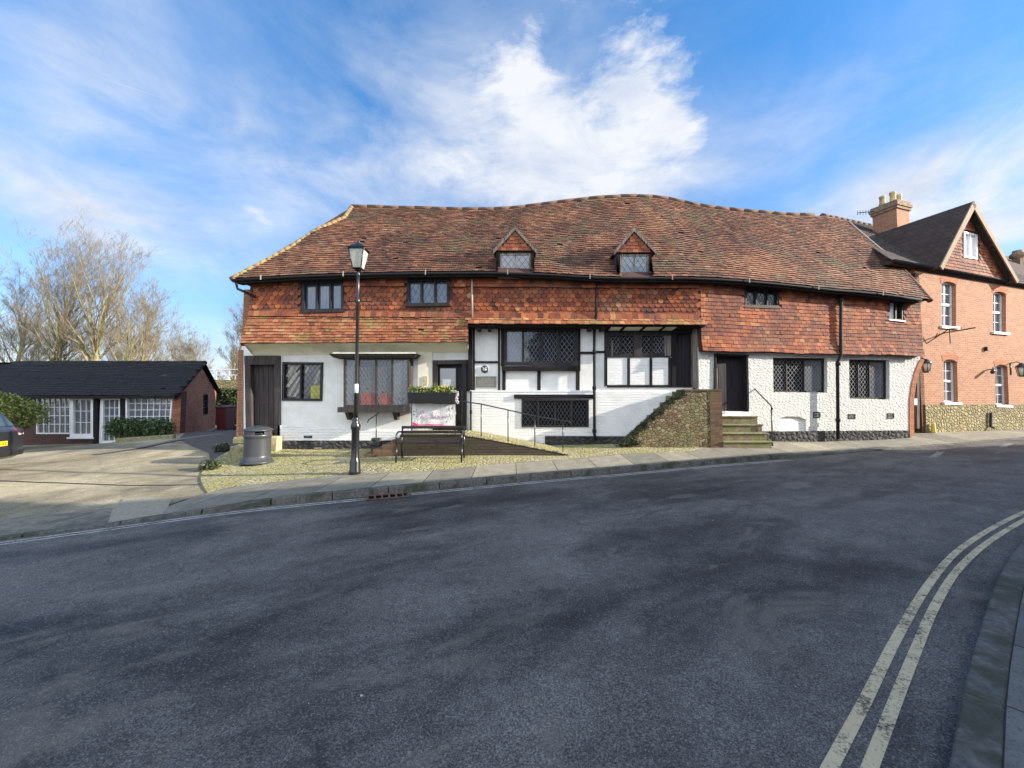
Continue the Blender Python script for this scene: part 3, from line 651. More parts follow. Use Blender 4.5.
# near double yellow lines
def smooth_pts(pix):
    ps = [on_road(*q) for q in pix]
    ps = [ps[0]+(ps[0]-ps[1])*6] + ps + [ps[-1]+(ps[-1]-ps[-2]).normalized()*q+Vector((0, -.018*q*q, 0)) for q in (1.5, 3, 5, 8)]
    out = []
    for i in range(1, len(ps)-2):
        for k in range(8):
            t_ = k/8; p0, p1, p2, p3 = ps[i-1], ps[i], ps[i+1], ps[i+2]
            out.append(.5*((2*p1)+(p2-p0)*t_+(2*p0-5*p1+4*p2-p3)*t_*t_+(3*p1-p0-3*p2+p3)*t_**3))
    return [ps[0]] + out
road_rib(smooth_pts([(830,768),(866,700),(897,638),(928,586),(957,552),(992,528.5),(1024,512.5)]), .052, 'road_marking', M['line_yellow'])
road_rib(smooth_pts([(870,768),(895,703),(915,653),(935,606.5),(958,570),(987.6,543),(1024,520.5)]), .052, 'road_marking', M['line_yellow'])
M['line_faint'] = m_worn('faint_white_line', (.40, .385, .34), (.42, .58))
# small worn give-way dashes
for (a_, b_) in [((932,458),(941,452)), ((1002,447.5),(1010,443.5))]:
    road_rib([on_road(*a_), on_road(*b_)], .13, 'road_marking', M['line_faint'])
# near kerb and pavement
NK = [(950,768),(963,694),(979,641),(992,599),(1006,570),(1024,547)]
nk = [on_road(*q) for q in NK]
nk = [nk[0]+(nk[0]-nk[1])*9, nk[0]+(nk[0]-nk[1])*3] + nk
last = nk[-1]; d_ = (nk[-1]-nk[-2]).normalized()
for q in (1, 2.5, 4.5, 7, 10, 14, 20): nk.append(last+d_*q+Vector((.0, -.012*q*q*.8, 0)))
_nx = [p.x for p in nk]; _ny = [p.y for p in nk]
_nsx = np.linspace(_nx[0], _nx[-1], 400); _nsy = np.interp(_nsx, _nx, _ny); _nsy = np.convolve(np.pad(_nsy, 5, mode='edge'), np.ones(11)/11, 'valid')
def NKy(x): return float(np.interp(x, _nsx, _nsy))
mb = MB(); x = _nx[0]; X1 = _nx[-1]
while x < X1-1:
    sl2 = (NKy(x+.3)-NKy(x))/.3; x2 = x+.9/math.hypot(1, sl2)
    a = Vector((x, NKy(x), 0)); b = Vector((x2-.01, NKy(x2-.01), 0)); t_ = (b-a).normalized(); n_ = Vector((t_.y, -t_.x, 0))
    za, zb = road_z(x)+.11, road_z(x2)+.11
    def at(p, o, z): return Vector((p.x+n_.x*o, p.y+n_.y*o, z))
    mb.box8([at(a,.14,za-.3), at(b,.14,zb-.3), at(b,0,zb-.3), at(a,0,za-.3)], [at(a,.14,za), at(b,.14,zb), at(b,.012,zb), at(a,.012,za)]); x = x2
tag(mb.build('kerb', M['kerb'], bevel=.008), kind='structure')
mb = MB(); xs = fr(_nx[0], X1-1, .3); L = []; al = 0; pa = None
for x in xs:
    t_ = Vector((1, (NKy(x+.15)-NKy(x-.15))/.3, 0)).normalized(); n_ = Vector((t_.y, -t_.x, 0)); a = Vector((x, NKy(x), road_z(x)+.105))
    if pa is not None: al += (a-pa).length
    pa = a; L.append((a+n_*.14, a+n_*2.6, al))
for i in range(len(L)-1):
    mb.face([L[i][1], L[i+1][1], L[i+1][0], L[i][0]], uv=[(L[i][2], 2.46), (L[i+1][2], 2.46), (L[i+1][2], 0), (L[i][2], 0)])
M['slabs_near'] = m_noise('worn_concrete_slabs', (.14, .14, .13), (.22, .21, .19), 8, .85, 70, .004)
def m_nslab():
    m, t, b = newmat('near_paving_slabs'); uv = t.n('TexCoord').outputs['UV']
    br = t.n('TexBrick', i_Vector=uv, i_Color1=(.13, .13, .12, 1), i_Color2=(.19, .185, .165, 1), i_Mortar=(.02, .02, .018, 1), i_Scale=1.0, i_Mortar_Size=.006, i_Mortar_Smooth=.1, i_Brick_Width=.75, i_Row_Height=.62)
    n = t.noise(uv, 60, 5, .7); c = t.mix(.6, br.outputs['Color'], t.ramp(t.noise(uv, 3, 9, .75), [(.3, .1), (.7, .85)]), 'SOFT_LIGHT')
    c = t.mix(t.m('MULTIPLY', t.ramp(n, [(.36, 1), (.5, 0)]), .5), c, (.03, .03, .03))
    t.link(c, b.inputs['Base Color']); b.inputs['Roughness'].default_value = .85; bump(t, b, t.m('ADD', t.m('MULTIPLY', br.outputs['Fac'], -1.0), t.m('MULTIPLY', n, .5)), 1.0, .006); return m
tag(mb.build('near_pavement', m_nslab()), kind='structure')
# yard below the houses opposite
mb = MB(); mb.face([(-12,-26,.02),(60,-26,.3),(60,12,.42),(40,12,.40),(24,9.6,.42),(13.2,5.8,.36),(1.0,-3.4,.08),(-12,-14,.0)]); tag(mb.build('yard', M['slabs_near']), kind='structure')

# road gully grate
g0 = on_road(389, 496.3); t_ = Vector((1, (K(g0.x+.1)-K(g0.x-.1))/.2, 0)).normalized(); n_ = Vector((-t_.y, t_.x, 0))
gp = thing('drain_grate', 'black slotted iron drain grate set in the road edge below the street lamp', 'drain grate', (g0.x, g0.y, road_z(g0.x)))
def gq(mb, u0, u1, v0, v1, z0, z1):
    pts = [g0+t_*u+n_*v for u, v in ((u0,v0),(u1,v0),(u1,v1),(u0,v1))]
    mb.box8([Vector((p.x,p.y,road_z(g0.x)+z0)) for p in pts], [Vector((p.x,p.y,road_z(g0.x)+z1)) for p in pts])
mb = MB(); gq(mb, -.36, .36, -.17, .11, -.02, .006); mb.build('drain_pit', m_plain('drain_black', (.004, .004, .004), .9, 0, .05), gp)
mb = MB()
for k in range(7): gq(mb, -.36+k*.115, -.33+k*.115, -.165, .105, .007, .022)
for v in (-.185, .09): gq(mb, -.38, .38, v, v+.03, .0065, .02)
mb.build('grating', m_noise('rusty_iron', (.10, .05, .03), (.20, .12, .08), 20, .8), gp)

# ------------------------------------------------------------------ the old tile-hung, timbered building
old = thing('timbered_building', 'long crooked building with wavy tiled roof, orange hung tiles and black and white walls', 'building', (0, 13, 0))
def tint(): return min(1, max(0, random.gauss(.5, .19)))
def tiles(mb, S, na_len, nb_rows, a_w, inside, thick=.014, lift=.028, lap=1.5, shape='plain', rnd=1.0, jit=.004, stepcol=None, clampa=None):
    """S(a,b)->(point, normal, da, db) with a in metres along, b row 0..nb (bottom to top)"""
    for r_ in range(nb_rows):
        off = (r_ % 2)*a_w/2
        n = int(na_len/a_w)+2
        for k in range(n):
            a0 = -off + k*a_w; ac = a0+a_w/2
            if not inside(ac, r_+.5): continue
            if random.random() < .002: continue
            g = a_w*.035; a_l, a_r = a0+g*random.random(), a0+a_w-g*random.random()
            if clampa:
                a_l, a_r = max(a_l, clampa[0]), min(a_r, clampa[1])
                if a_r-a_l < .03: continue
            p0, n0 = S(a_l, r_); p1, n1 = S(a_r, r_); p2, _ = S(a_r, r_+lap); p3, _ = S(a_l, r_+lap)
            l0 = lift+random.uniform(-.5, 1)*jit*rnd; l1 = lift+random.uniform(-.5, 1)*jit*rnd
            dn = (p0-p3).normalized(); sl_ = random.gauss(0, .004)*rnd
            if random.random() < .02: sl_ += random.uniform(-.015, .02); l0 += random.uniform(0, .015)
            b0 = p0+n0*l0+dn*sl_; b1 = p1+n1*l1+dn*(sl_+random.gauss(0, .003)*rnd); c = tint()
            if stepcol: c = min(1, max(0, c+stepcol(ac, r_)))
            if shape == 'fish' and r_ > 0:
                w_ = b1-b0; L_ = a_w*.42; pts = []
                for q in range(7):
                    th = math.pi*q/6; pts.append(b0+w_*(.5-.5*math.cos(th)) + dn*(-L_+L_*math.sin(th)))
                bot = [p-n0*thick for p in pts]
                mb.face(pts+[p2+n0*.004, p3+n0*.004], 0, c)
                for q in range(6): mb.face([pts[q+1], pts[q], bot[q], bot[q+1]], 0, c)
            else:
                mb.face([b0, b1, p2+n1*.004, p3+n0*.004], 0, c)
                q0, q1 = b0-n0*thick, b1-n1*thick
                mb.face([q0, q1, b1, b0], 0, c*.8)
                mb.face([q0, b0, p3], 0, c*.8); mb.face([b1, q1, p2], 0, c*.8)

# --- main roof
EP = [(226,279.5),(232,279),(300,275),(350,273.5),(420,272),(500,271.5),(560,274),(600,277),(650,277),(700,277),(747,280),(790,284),(832,289),(870,291.5),(903,296),(930,300),(940,301.5)]
RP = [(330,206),(352,207),(400,208),(470,210),(510,209),(550,204),(600,197.5),(640,196.2),(665,198),(700,206.5),(740,211),(790,215),(825,215.5),(860,221),(950,235)]
def depthT(px, py, off):
    pl = TM if px < 702 else TR
    s_, z_ = pl.hit(px, py, off); return pl.p(s_, z_, off)
ev = [depthT(x, y, .27) for x, y in EP]
rd = []
for x, y in RP:
    Y = 14.35 if x < 702 else 14.35 + (x-702)/123*.75
    rd.append(P(x, y, Y))
exs = [p.x for p in ev]; rxs = [p.x for p in rd]
def sm_interp(x, xs, ys):
    return sum(float(np.interp(x+d, xs, ys)) for d in (-.5, -.25, 0, .25, .5))/5
def E(x): return Vector((x, sm_interp(x, exs, [p.y for p in ev]), sm_interp(x, exs, [p.z for p in ev])))
def Rg(x): return Vector((x, sm_interp(x, rxs, [p.y for p in rd]), sm_interp(x, rxs, [p.z for p in rd])))
NR = 42
def Sroof(x, v):     # x world X, v 0..1
    e, r_ = E(x), Rg(x); p = e.lerp(r_, v)
    wv = (noise.noise(Vector((x*.55, v*2.2, 3.1)))*.085 + noise.noise(Vector((x*1.5, v*4.5, 9)))*.045)*math.sin(math.pi*min(1, max(0, v)))**.6
    n = (r_-e).cross(Vector((-1, 0, 0))).normalized(); n = n if n.y < 0 else -n
    return p+n*wv, n
X0r, X1r = exs[1], exs[-2]
# hip boundaries (v -> x)
def xat(px, v):
    x = 0
    for _ in range(8):
        p = E(x).lerp(Rg(x), v); x = (px-512)/F*(p.y*CP+ (p.z-CAMZ)*SP)
    return x
LV = [0, .80, 1.0]; LX = [exs[1], xat(345, .80), xat(352, 1)]
RV = [0, .45, .94, 1.0]; RX = [X1r, xat(893, .45), xat(848, .94), xat(825, 1)]
def xl(v): return float(np.interp(v, LV, LX))
def xr(v): return float(np.interp(v, RV, RX))
dormers = [dict(ap=(515,228), el=(493.6,251.5), er=(537,252.5), win=(500,253.8,530.5,274.5)), dict(ap=(633,229.4), el=(613,253.3), er=(656,253.5), win=(620,254.8,648,275.8))]
def in_dormer(x, v):
    p, _ = Sroof(x, v)
    for d in dormers:
        a = TM.hit(d['win'][0], 275)[0]-.02; b = TM.hit(d['win'][2], 275)[0]+.02
        if a < x < b and p.z < TM.hit(515, d['el'][1])[1]-.05: return True
    return False
rf = MB()
for i in range(90):                      # continuous under-surface
    for j in range(16):
        va, vb = j/16, (j+1)/16
        def q(i_, v): 
            a, b = xl(v), xr(v); p, n = Sroof(a+(b-a)*i_/90, v); return p-n*.01
        rf.face([q(i, va), q(i+1, va), q(i+1, vb), q(i, vb)], 0)
roof = rf.build('roof', M['tileback'], old)
mb = MB(); random.seed(11)
def Sr(a, b): return Sroof(X0r+a, b/NR)
def sc_(a, r_): return noise.noise(Vector((a*.35, r_*.08, 0)))*.35 - (.12 if r_ < 3 else 0)
tiles(mb, Sr, X1r-X0r, NR-1, .17, lambda a, b: xl(b/NR)-.02 < X0r+a < xr(b/NR)+.02 and not in_dormer(X0r+a, b/NR), lift=.034, thick=.016, jit=.010, stepcol=sc_)
mb.build('roof_tiles', M['rooftile'], roof)
# ridge and hip tiles
def capline(mb, pts, r=.085, seg=.32):
    out = []
    for a, b in zip(pts[:-1], pts[1:]):
        n = max(1, int((b-a).length/seg))
        for k in range(n):
            p, q = a.lerp(b, k/n), a.lerp(b, (k+1.06)/n)
            z = Vector((0, 0, random.uniform(-.008, .008)-.03)); mb.tube([p+z, q+z+Vector((0, 0, .012))], [r*1.05, r*.97], 10)
mb = MB(); capline(mb, [Rg(x)+Vector((0, 0, .03)) for x in fr(LX[2], RX[3], .6)]); mb.build('ridge_tiles', M['ridgetile'], roof)
mb = MB(); capline(mb, [Sroof(xl(v), v)[0] for v in (0, .2, .4, .6, .8)], .09, .2); capline(mb, [Sroof(xl(v), v)[0] for v in (.8, 1.0)], .09, .2); mb.build('hip_tiles', M['mosship'], roof)
mb = MB(); capline(mb, [Sroof(xr(v), v)[0] for v in (0, .2, .45)], .07, .2); mb.build('hip_tiles', M['ridgetile'], roof)
mb = MB(); mb.tube([Sroof(xr(v), v)[0]+Vector((0, -.02, .02)) for v in (.45, .6, .8, .94)], .035, 6); mb.build('lead_flashing', M['greypipe'], roof)
# back slope, hips
mb = MB(); BY = 3.4
xs_ = fr(LX[2], RX[3], 1.0)
for a, b in zip(xs_[:-1], xs_[1:]):
    p, q = Rg(a), Rg(b); pb, qb = E(a)+Vector((0, 0, 0)), E(b); pb = Vector((a, p.y+BY, pb.z)); qb = Vector((b, q.y+BY, qb.z)); mb.face([q, p, pb, qb])
a = LX[2]; bl = Vector((X0r, Rg(a).y+BY, E(a).z)); mb.face([Rg(a), Sroof(xl(.8), .8)[0], Sroof(xl(0), 0)[0], bl]); mb.face([Rg(a), bl, Vector((a, Rg(a).y+BY, E(a).z))])
b = RX[3]; br_ = Vector((b, Rg(b).y+BY, E(b).z)); q_ = [Sroof(xr(v), v)[0] for v in (1, .94, .45, 0)]
mb.face([q_[0], br_, q_[1]]); mb.face([q_[1], br_, q_[2]]); mb.face([q_[2], br_, q_[3]])
mb.build('back_roof_slope', M['backtile'], roof)
# --- hidden walls (sides, back) as plain brick
mb = MB(); xL = MM.hit(240, 400)[0]; cR = RR.p(RR.hit(909, 400)[0], 0)
mb.box8([Vector((xL, 11.32, -.4)), Vector((xL+.3, 11.32, -.4)), Vector((xL+.3, 17.7, -.4)), Vector((xL, 17.7, -.4))], [Vector((xL, 11.32, 4.9)), Vector((xL+.3, 11.32, 4.9)), Vector((xL+.3, 17.7, 4.9)), Vector((xL, 17.7, 4.9))])
mb.box8([Vector((xL+.3, 17.4, -.4)), Vector((13.0, 17.4, -.4)), Vector((13.0, 17.7, -.4)), Vector((xL+.3, 17.7, -.4))], [Vector((xL+.3, 17.4, 4.9)), Vector((13.0, 17.4, 4.9)), Vector((13.0, 17.7, 4.9)), Vector((xL+.3, 17.7, 4.9))])
mb.box8([cR+Vector((-.3, .4, -.4)), cR+Vector((0, .4, -.4)), Vector((cR.x, 17.7, -.4)), Vector((cR.x-.3, 17.7, -.4))], [cR+Vector((-.3, .4, 4.6)), cR+Vector((0, .4, 4.6)), Vector((cR.x, 17.7, 4.6)), Vector((cR.x-.3, 17.7, 4.6))])
mb.build('wall', M['sidebrick'], old)
mb = MB(); sx0 = TM.hit(250, 300)[0]; mb.box8([Vector((sx0, 11.06, 3.3)), Vector((sx0+.2, 11.06, 3.3)), Vector((sx0+.2, 17.6, 3.3)), Vector((sx0, 17.6, 3.3))], [Vector((sx0, 11.06, 4.95)), Vector((sx0+.2, 11.06, 4.95)), Vector((sx0+.2, 17.6, 4.95)), Vector((sx0, 17.6, 4.95))]); mb.build('side_wall', M['gabletile'], old)

# --- windows
def frame_ring(mb, pl, q, wa, f, b, mi=0):
    (x0, z0), (x1, z1), (x2, z2), (x3, z3) = q
    W_ = abs(x1-x0); H_ = abs(z3-z0); a = wa/W_; h = wa/H_
    for r_ in ([(0,0),(1,0),(1,h),(0,h)], [(0,1-h),(1,1-h),(1,1),(0,1)], [(0,h),(a,h),(a,1-h),(0,1-h)], [(1-a,h),(1,h),(1,1-h),(1-a,1-h)]):
        mb.pq(pl, [bil(q, *p) for p in r_], f, b, mi)
    return a, h
def sub(q, a0, b0, a1, b1): return [bil(q, a0, b0), bil(q, a1, b0), bil(q, a1, b1), bil(q, a0, b1)]
def lattice(mb, pl, q, off, dw=.13, dh=.19, hw=.006):
    W_ = abs(q[1][0]-q[0][0]); H_ = abs(q[3][1]-q[0][1]); nx = max(1, round(W_/dw)); ny = max(1, round(H_/dh))
    def seg(p, r_):
        a = Vector(bil(q, p[0]/nx, p[1]/ny)).to_3d(); b = Vector(bil(q, r_[0]/nx, r_[1]/ny)).to_3d()
        d = (b-a); 
        if d.length < 1e-4: return
        d.normalize(); n = Vector((-d.y, d.x, 0))*hw
        mb.pq(pl, [(c.x, c.y) for c in (a-n, b-n, b+n, a+n)], off+.006, off)
    for k in range(-ny, nx+1):           # x - y = k
        x0, x1 = max(0, k), min(nx, k+ny)
        if x1 > x0: seg((x0, x0-k), (x1, x1-k))
    for k in range(0, nx+ny+1):
        x0, x1 = max(0, k-ny), min(nx, k)
        if x1 > x0: seg((x0, k-x0), (x1, k-x1))
def window(parent, pl, q, divs, f=.03, b=-.12, fw=.06, mw=.045, frame='frameblack', glass='glass', lead='lead', style='lead', name='window', label=None, pane_off=None, rows=2, sill=None, dw=.13, dh=.19, hw=.0048, glasses=None, cols=None, inner=None):
    mb = MB(); a, h = frame_ring(mb, pl, q, fw, f, b); W_ = abs(q[1][0]-q[0][0]); ma = mw/W_/2
    for d in divs: mb.pq(pl, sub(q, d-ma, h, d+ma, 1-h), f-.008, b)
    o = mb.build(name, M[frame], parent)
    if label: o['label'] = label
    po = pane_off if pane_off is not None else (f+b)/2
    ed = [a]+list(divs)+[1-a]; lm = MB()
    for i in range(len(ed)-1):
        l = ed[i]+(ma if i else 0); r_ = ed[i+1]-(ma if i < len(ed)-2 else 0)
        mb = MB(); g = (glasses[i] if glasses else glass)
        mb.pq(pl, sub(q, l-.001, h*.9, r_+.001, 1-h*.9), po, po-.02); mb.build('pane', M[g], o)
        lq = sub(q, l, h, r_, 1-h)
        if style == 'lead': lattice(lm, pl, lq, po+.002, dw, dh, hw)
        elif style == 'bars':
            nc = cols[i] if cols else 2; W2 = abs(lq[1][0]-lq[0][0]); H2 = abs(lq[3][1]-lq[0][1]); e = .011
            for k in range(1, nc): lm.pq(pl, sub(lq, k/nc-e/W2, 0, k/nc+e/W2, 1), po+.03, po+.001)
            for k in range(1, rows): lm.pq(pl, sub(lq, 0, k/rows-e/H2, 1, k/rows+e/H2), po+.028, po+.001)
    if lm.v: lm.build('lead_lattice' if style == 'lead' else 'glazing_bars', M[lead], o)
    if sill:
        mb = MB(); pr, th, mt = sill; ov = .05/W_
        (x0, z0), (x1, z1) = bil(q, -ov, 0), bil(q, 1+ov, 0)
        mb.pq(pl, [(x0, z0-th), (x1, z1-th), (x1, z1), (x0, z0)], f+pr, b); mb.build('sill', M[mt], o)
    return o
def fracs(pl, q, pxs, y): 
    x0, x1 = q[0][0], q[1][0]; return [(pl.hit(p, y)[0]-x0)/(x1-x0) for p in pxs]
def grow(q, d):
    return [(q[0][0]-d, q[0][1]-d), (q[1][0]+d, q[1][1]-d), (q[2][0]+d, q[2][1]+d), (q[3][0]-d, q[3][1]+d)]
W = {}
W['U1'] = TM.q([(302.7,312),(344,311),(344,280.5),(302.7,281.5)])
W['U2'] = TM.q([(407.5,305.5),(449,305),(449,279),(407.5,279.5)])
W['U3'] = TR.q([(745,306.5),(778.6,307.5),(778.6,289),(745,287.5)])
W['U4'] = TR.q([(888.6,319.5),(902.6,321),(902.6,303),(888.6,301)])
W['W1'] = MM.q([(504,365),(577.5,366),(577.5,328.5),(504,328)])
W['W2'] = LOW.q([(521.4,427),(588.6,427),(588.6,399.5),(521.4,399)])
W['WL'] = MM.q([(282.3,400.6),(322.5,401),(323.5,362.5),(282.8,362)])
W['R1'] = RR.q([(773.5,392),(827.3,392.7),(827.3,358),(773,357.5)])
W['R2'] = RR.q([(849.5,398.5),(889.5,399.5),(889.5,360),(849,359)])

# --- upper hung-tile walls: backing with openings, then tiles
def zE(pl, s_): return E(pl.p(s_, 0).x).z
mb = MB(); sL = TM.hit(250, 300)[0]; sC = 5.44
outer = [(sL, TM.hit(250, 317)[1]), (sC, TM.hit(702, 321)[1])] + [(x, zE(TM, x)-.02) for x in np.linspace(sC, sL, 12)]
wall_faces(mb, TM, outer, [W['U1'], W['U2']], -.0, -.22)
sE = TR.hit(921, 330)[0]
zb0, zb1 = TR.hit(703, 351)[1], TR.hit(920, 356)[1]
outer = [(0.002, zb0), (sE, zb1)] + [(x, zE(TR, x)-.02) for x in np.linspace(sE, 0.002, 12)]
wall_faces(mb, TR, outer, [W['U3'], W['U4']], -.0, -.12)
up = mb.build('upper_wall', M['tileback'], old)
def inquad(q, s_, z_, m=0.0):
    return min(q[0][0], q[3][0])-m < s_ < max(q[1][0], q[2][0])+m and min(q[0][1], q[1][1])-m < z_ < max(q[2][1], q[3][1])+m
def hung(mb, pl, s0, s1, z0f, z1f, holes, gauge, shape, w_=.16, seed=0, rows=None):
    random.seed(seed); zmin = z0f(s0)
    def S(a, b):
        s_ = s0+a; z = z0f(s_) + b*gauge + noise.noise(Vector((s_*.7, b*.15, seed)))*.025
        o = noise.noise(Vector((s_*.6, z*.9, 5+seed)))*.025 + max(0, .06*(1-(z-z0f(s_))/.35))*(1 if shape == 'plain' else 0)
        return pl.p(s_, z, .004+o), pl.n
    nr = rows or int((max(z1f(s0), z1f(s1))-min(z0f(s0), z0f(s1)))/gauge)+2
    def ins(a, b):
        s_ = s0+a; z = z0f(s_)+b*gauge
        return s0-.01 < s_ < s1+.01 and z < z1f(s_) and not any(inquad(h, s_, z, .04) for h in holes)
    tiles(mb, S, s1-s0, nr, w_, ins, thick=.012, lift=.026, shape=shape, jit=.006, clampa=(0, s1-s0))
lin = lambda a, za, b, zb: (lambda s_: za+(zb-za)*(s_-a)/(b-a))
zt0 = lin(sL, TM.hit(250, 316.5)[1], sC, TM.hit(702, 320)[1])
mb = MB(); mid0 = lambda s_: zt0(s_)+.12; mid1 = lambda s_: zt0(s_)+.90
hung(mb, TM, sL, sC, zt0, lambda s_: mid0(s_)+.02, [W['U1'], W['U2']], .105, 'plain', seed=1, rows=2)
hung(mb, TM, sL, sC, lambda s_: mid0(s_)-.02, mid1, [W['U1'], W['U2']], .122, 'fish', seed=2, w_=.165)
hung(mb, TM, sL, sC, mid1, lambda s_: zE(TM, s_)+.02, [W['U1'], W['U2']], .105, 'plain', seed=3)
zt1 = lin(0, zb0, sE, zb1)
hung(mb, TR, 0, sE, zt1, lambda s_: zE(TR, s_)+.02, [W['U3'], W['U4']], .112, 'plain', seed=4, w_=.17)
mb.build('hung_tiles', M['hungtile'], up)
# corner boards at the left end of the upper storey
# --- skirt roof on the left
sk0 = lambda s_: zt0(s_)+.03
skL, skR = TM.hit(250, 316)[0], TM.hit(468.5, 318)[0]
SK = Plane((0, 10.74), (1, 0)); kz0, kz1 = SK.hit(240.4, 343.5)[1], SK.hit(468, 342)[1]; kxl = SK.hit(240.4, 343)[0]; kxr = SK.hit(468, 342)[0]
def Ssk(a, b):
    v = b/9; u_ = a/(kxr-kxl)
    lo = Vector((kxl+a, 10.74, kz0+(kz1-kz0)*u_)); hi = Vector((skL+(skR-skL)*u_, 11.04, sk0(skL+(skR-skL)*u_)))
    p = lo.lerp(hi, v) + Vector((0, -.10*math.sin(math.pi*v)*.3, -.12*math.sin(math.pi*v)*.35)); n = (hi-lo).cross(Vector((-1, 0, 0))).normalized(); n = n if n.y < 0 else -n
    return p + n*noise.noise(Vector((a*.8, b*.3, 0)))*.03, n
mb = MB()
for i in range(20):
    a, b = i/20*(kxr-kxl), (i+1)/20*(kxr-kxl); mb.face([Ssk(a, 0)[0], Ssk(b, 0)[0], Ssk(b, 9)[0], Ssk(a, 9)[0]])
a0, a1 = 0, kxr-kxl
for a_ in (a0, a1):
    mb.face([Ssk(a_, 0)[0], Ssk(a_, 9)[0], Vector((Ssk(a_, 9)[0].x, 11.04, kz0-.05)), Vector((Ssk(a_, 0)[0].x, 10.77, kz0-.05))])
skb = mb.build('skirt_roof', M['tileback'], old)
mb = MB(); random.seed(5); tiles(mb, Ssk, kxr-kxl, 9, .165, lambda a, b: 0 <= a <= kxr-kxl, lift=.032, thick=.016, jit=.012, clampa=(0, kxr-kxl)); mb.build('skirt_tiles', M['skirttile'], skb)
# cream cove under the skirt roof
mb = MB(); cz0, cz1 = MM.hit(243.6, 355.8)[1], MM.hit(425, 352)[1]
q0, q1 = Vector((kxl+.04, 10.79, kz0-.0)), Vector((kxr-.03, 10.79, kz1-.0)); w0, w1 = Vector((kxl, 11.29, cz0)), Vector((kxr-.03, 11.29, cz1))
n = 12
for i in range(n):
    prev = None
    for j in range(5):
        v = j/4; th = v*math.pi/2
        def cv(u_): 
            lo, hi = w0.lerp(w1, u_), q0.lerp(q1, u_); return Vector((lo.x+(hi.x-lo.x)*v, lo.y+(hi.y-lo.y)*(.5*v+.5*(1-math.cos(th))), lo.z+(hi.z-lo.z)*(.5*v+.5*math.sin(th))))
        cur = (cv(i/n), cv((i+1)/n))
        if prev: mb.face([prev[0], prev[1], cur[1], cur[0]])
        prev = cur
mb.face([q1, w1, Vector((w1.x, 11.29, q1.z))]); mb.face([q0, Vector((w0.x, 11.29, q0.z)), w0])
mb.build('soffit_cove', M['cream'], old)
# --- narrow tile fringe over the timbered middle
fL, fR = TM.hit(468.5, 320)[0], sC+.05
FR = Plane((0, 10.82), (1, 0)); fz = FR.hit(600, 324)[1]
def Sfr(a, b):
    s_ = fL+a; hi = Vector((s_, 11.03, zt0(s_)+.04)); lo = Vector((s_, 10.80, fz+(s_-fL)*-.006)); n = (hi-lo).cross(Vector((-1, 0, 0))).normalized(); n = n if n.y < 0 else -n
    return lo.lerp(hi, b/2), n
mb = MB(); mb.face([Sfr(0, 0)[0], Sfr(fR-fL, 0)[0], Sfr(fR-fL, 2)[0], Sfr(0, 2)[0]]); fo = mb.build('tile_fringe', M['tileback'], old)
mb = MB(); random.seed(6); tiles(mb, Sfr, fR-fL, 2, .165, lambda a, b: 0 <= a <= fR-fL, lift=.026, thick=.016, jit=.01); mb.build('fringe_tiles', M['skirttile'], fo)
mb = MB(); mb.box(fL, fR, 10.87, 11.24, fz-.06, fz+.012); mb.build('jetty_soffit', M['timber_h'], old)

# --- ground floor walls
DL = MM.q([(247,438),(281,437),(281,356),(245.5,356)])      # left door opening
DM = MM.q([(433,437),(466.5,437),(467,360),(433,360.5)])      # door in the middle
DK = MM.q([(671.6,387),(697.4,387),(697.4,324.5),(671.6,324.5)])
DK = [(x, min(z, fz-.07)) for x, z in DK]
DR = RR.q([(713.5,411),(748,411.5),(747,355),(714,354)])
W['W3'] = MM.q([(605,357.3),(671,357.3),(671,332.3),(605,332.3)])
mb = MB(); z0 = -.4
xC = 5.30; xa = MM.hit(470, 400)[0]
outer = [(xL, z0), (xa, z0), (xa, 4.1), (xL, 3.2)]
wall_faces(mb, MM, outer, [W['WL'], DL, DM], 0, -.3)
mb.build('left_wall', M['whitesmooth'], old)
mb = MB(); outer = [(xa, z0), (xC, z0), (xC, fz), (xa, fz)]
wall_faces(mb, MM, outer, [W['W1'], DK, W['W3'], W['W2']], 0, -.3)
mb.build('timbered_wall', M['whitesmooth'], old)
mb = MB(); zl = LOW.hit(520, 392)[1]; xl_ = LOW.hit(470, 400)[0]
xS = RR.p(0,0).x
outer = [(xl_, z0), (xS, z0), (xS, zl), (xl_, zl)]
wall_faces(mb, LOW, outer, [W['W2']], 0, -.117); 
mb.build('wall_foot', M['whitebrick'], old)
mb = MB(); xp = LOW.hit(420, 440)[0]; zq = MM.hit(300, 425)[1]
mb.pq(MM, [(MM.hit(277, 450)[0], z0), (MM.hit(466, 450)[0], z0), (MM.hit(466, 450)[0], zq-.3), (MM.hit(278, 450)[0], zq)], .05, .002)
mb.build('wall_foot', M['whitebrick'], old)
mb = MB(); outer = [(0, z0), (RR.hit(910.5, 400)[0], z0), (RR.hit(912, 400)[0], 1.7)] + [RR.hit(*q) for q in [(913.5,395),(916,380),(920,366),(921.5,357)]] + [(0, zb0+.1)]
outer = [(0, z0), RR.hit(909.5, 470), RR.hit(909.5, 400), RR.hit(911.5, 385), RR.hit(915, 371), RR.hit(920, 360), RR.hit(920.5, 353), (0, zb0+.12)]
niche = RR.q([(779,431.5),(806,431.5),(806,419),(779,419)]); niche = niche[:2] + [RR.hit(806,419.5), RR.hit(799,416.6), RR.hit(786,416.4), RR.hit(779,418.5)]
wall_faces(mb, RR, outer, [W['R1'], W['R2'], DR, niche], 0, -.3)
rwall = mb.build('right_wall', M['whiterough'], old)
mb = MB(); mb.pq(RR, [(niche[0][0]-.05, niche[0][1]-.05), (niche[1][0]+.05, niche[1][1]-.05), (niche[1][0]+.05, niche[1][1]+.7), (niche[0][0]-.05, niche[1][1]+.7)], -.07, -.25); mb.build('blocked_opening', M['whitebrick'], old)
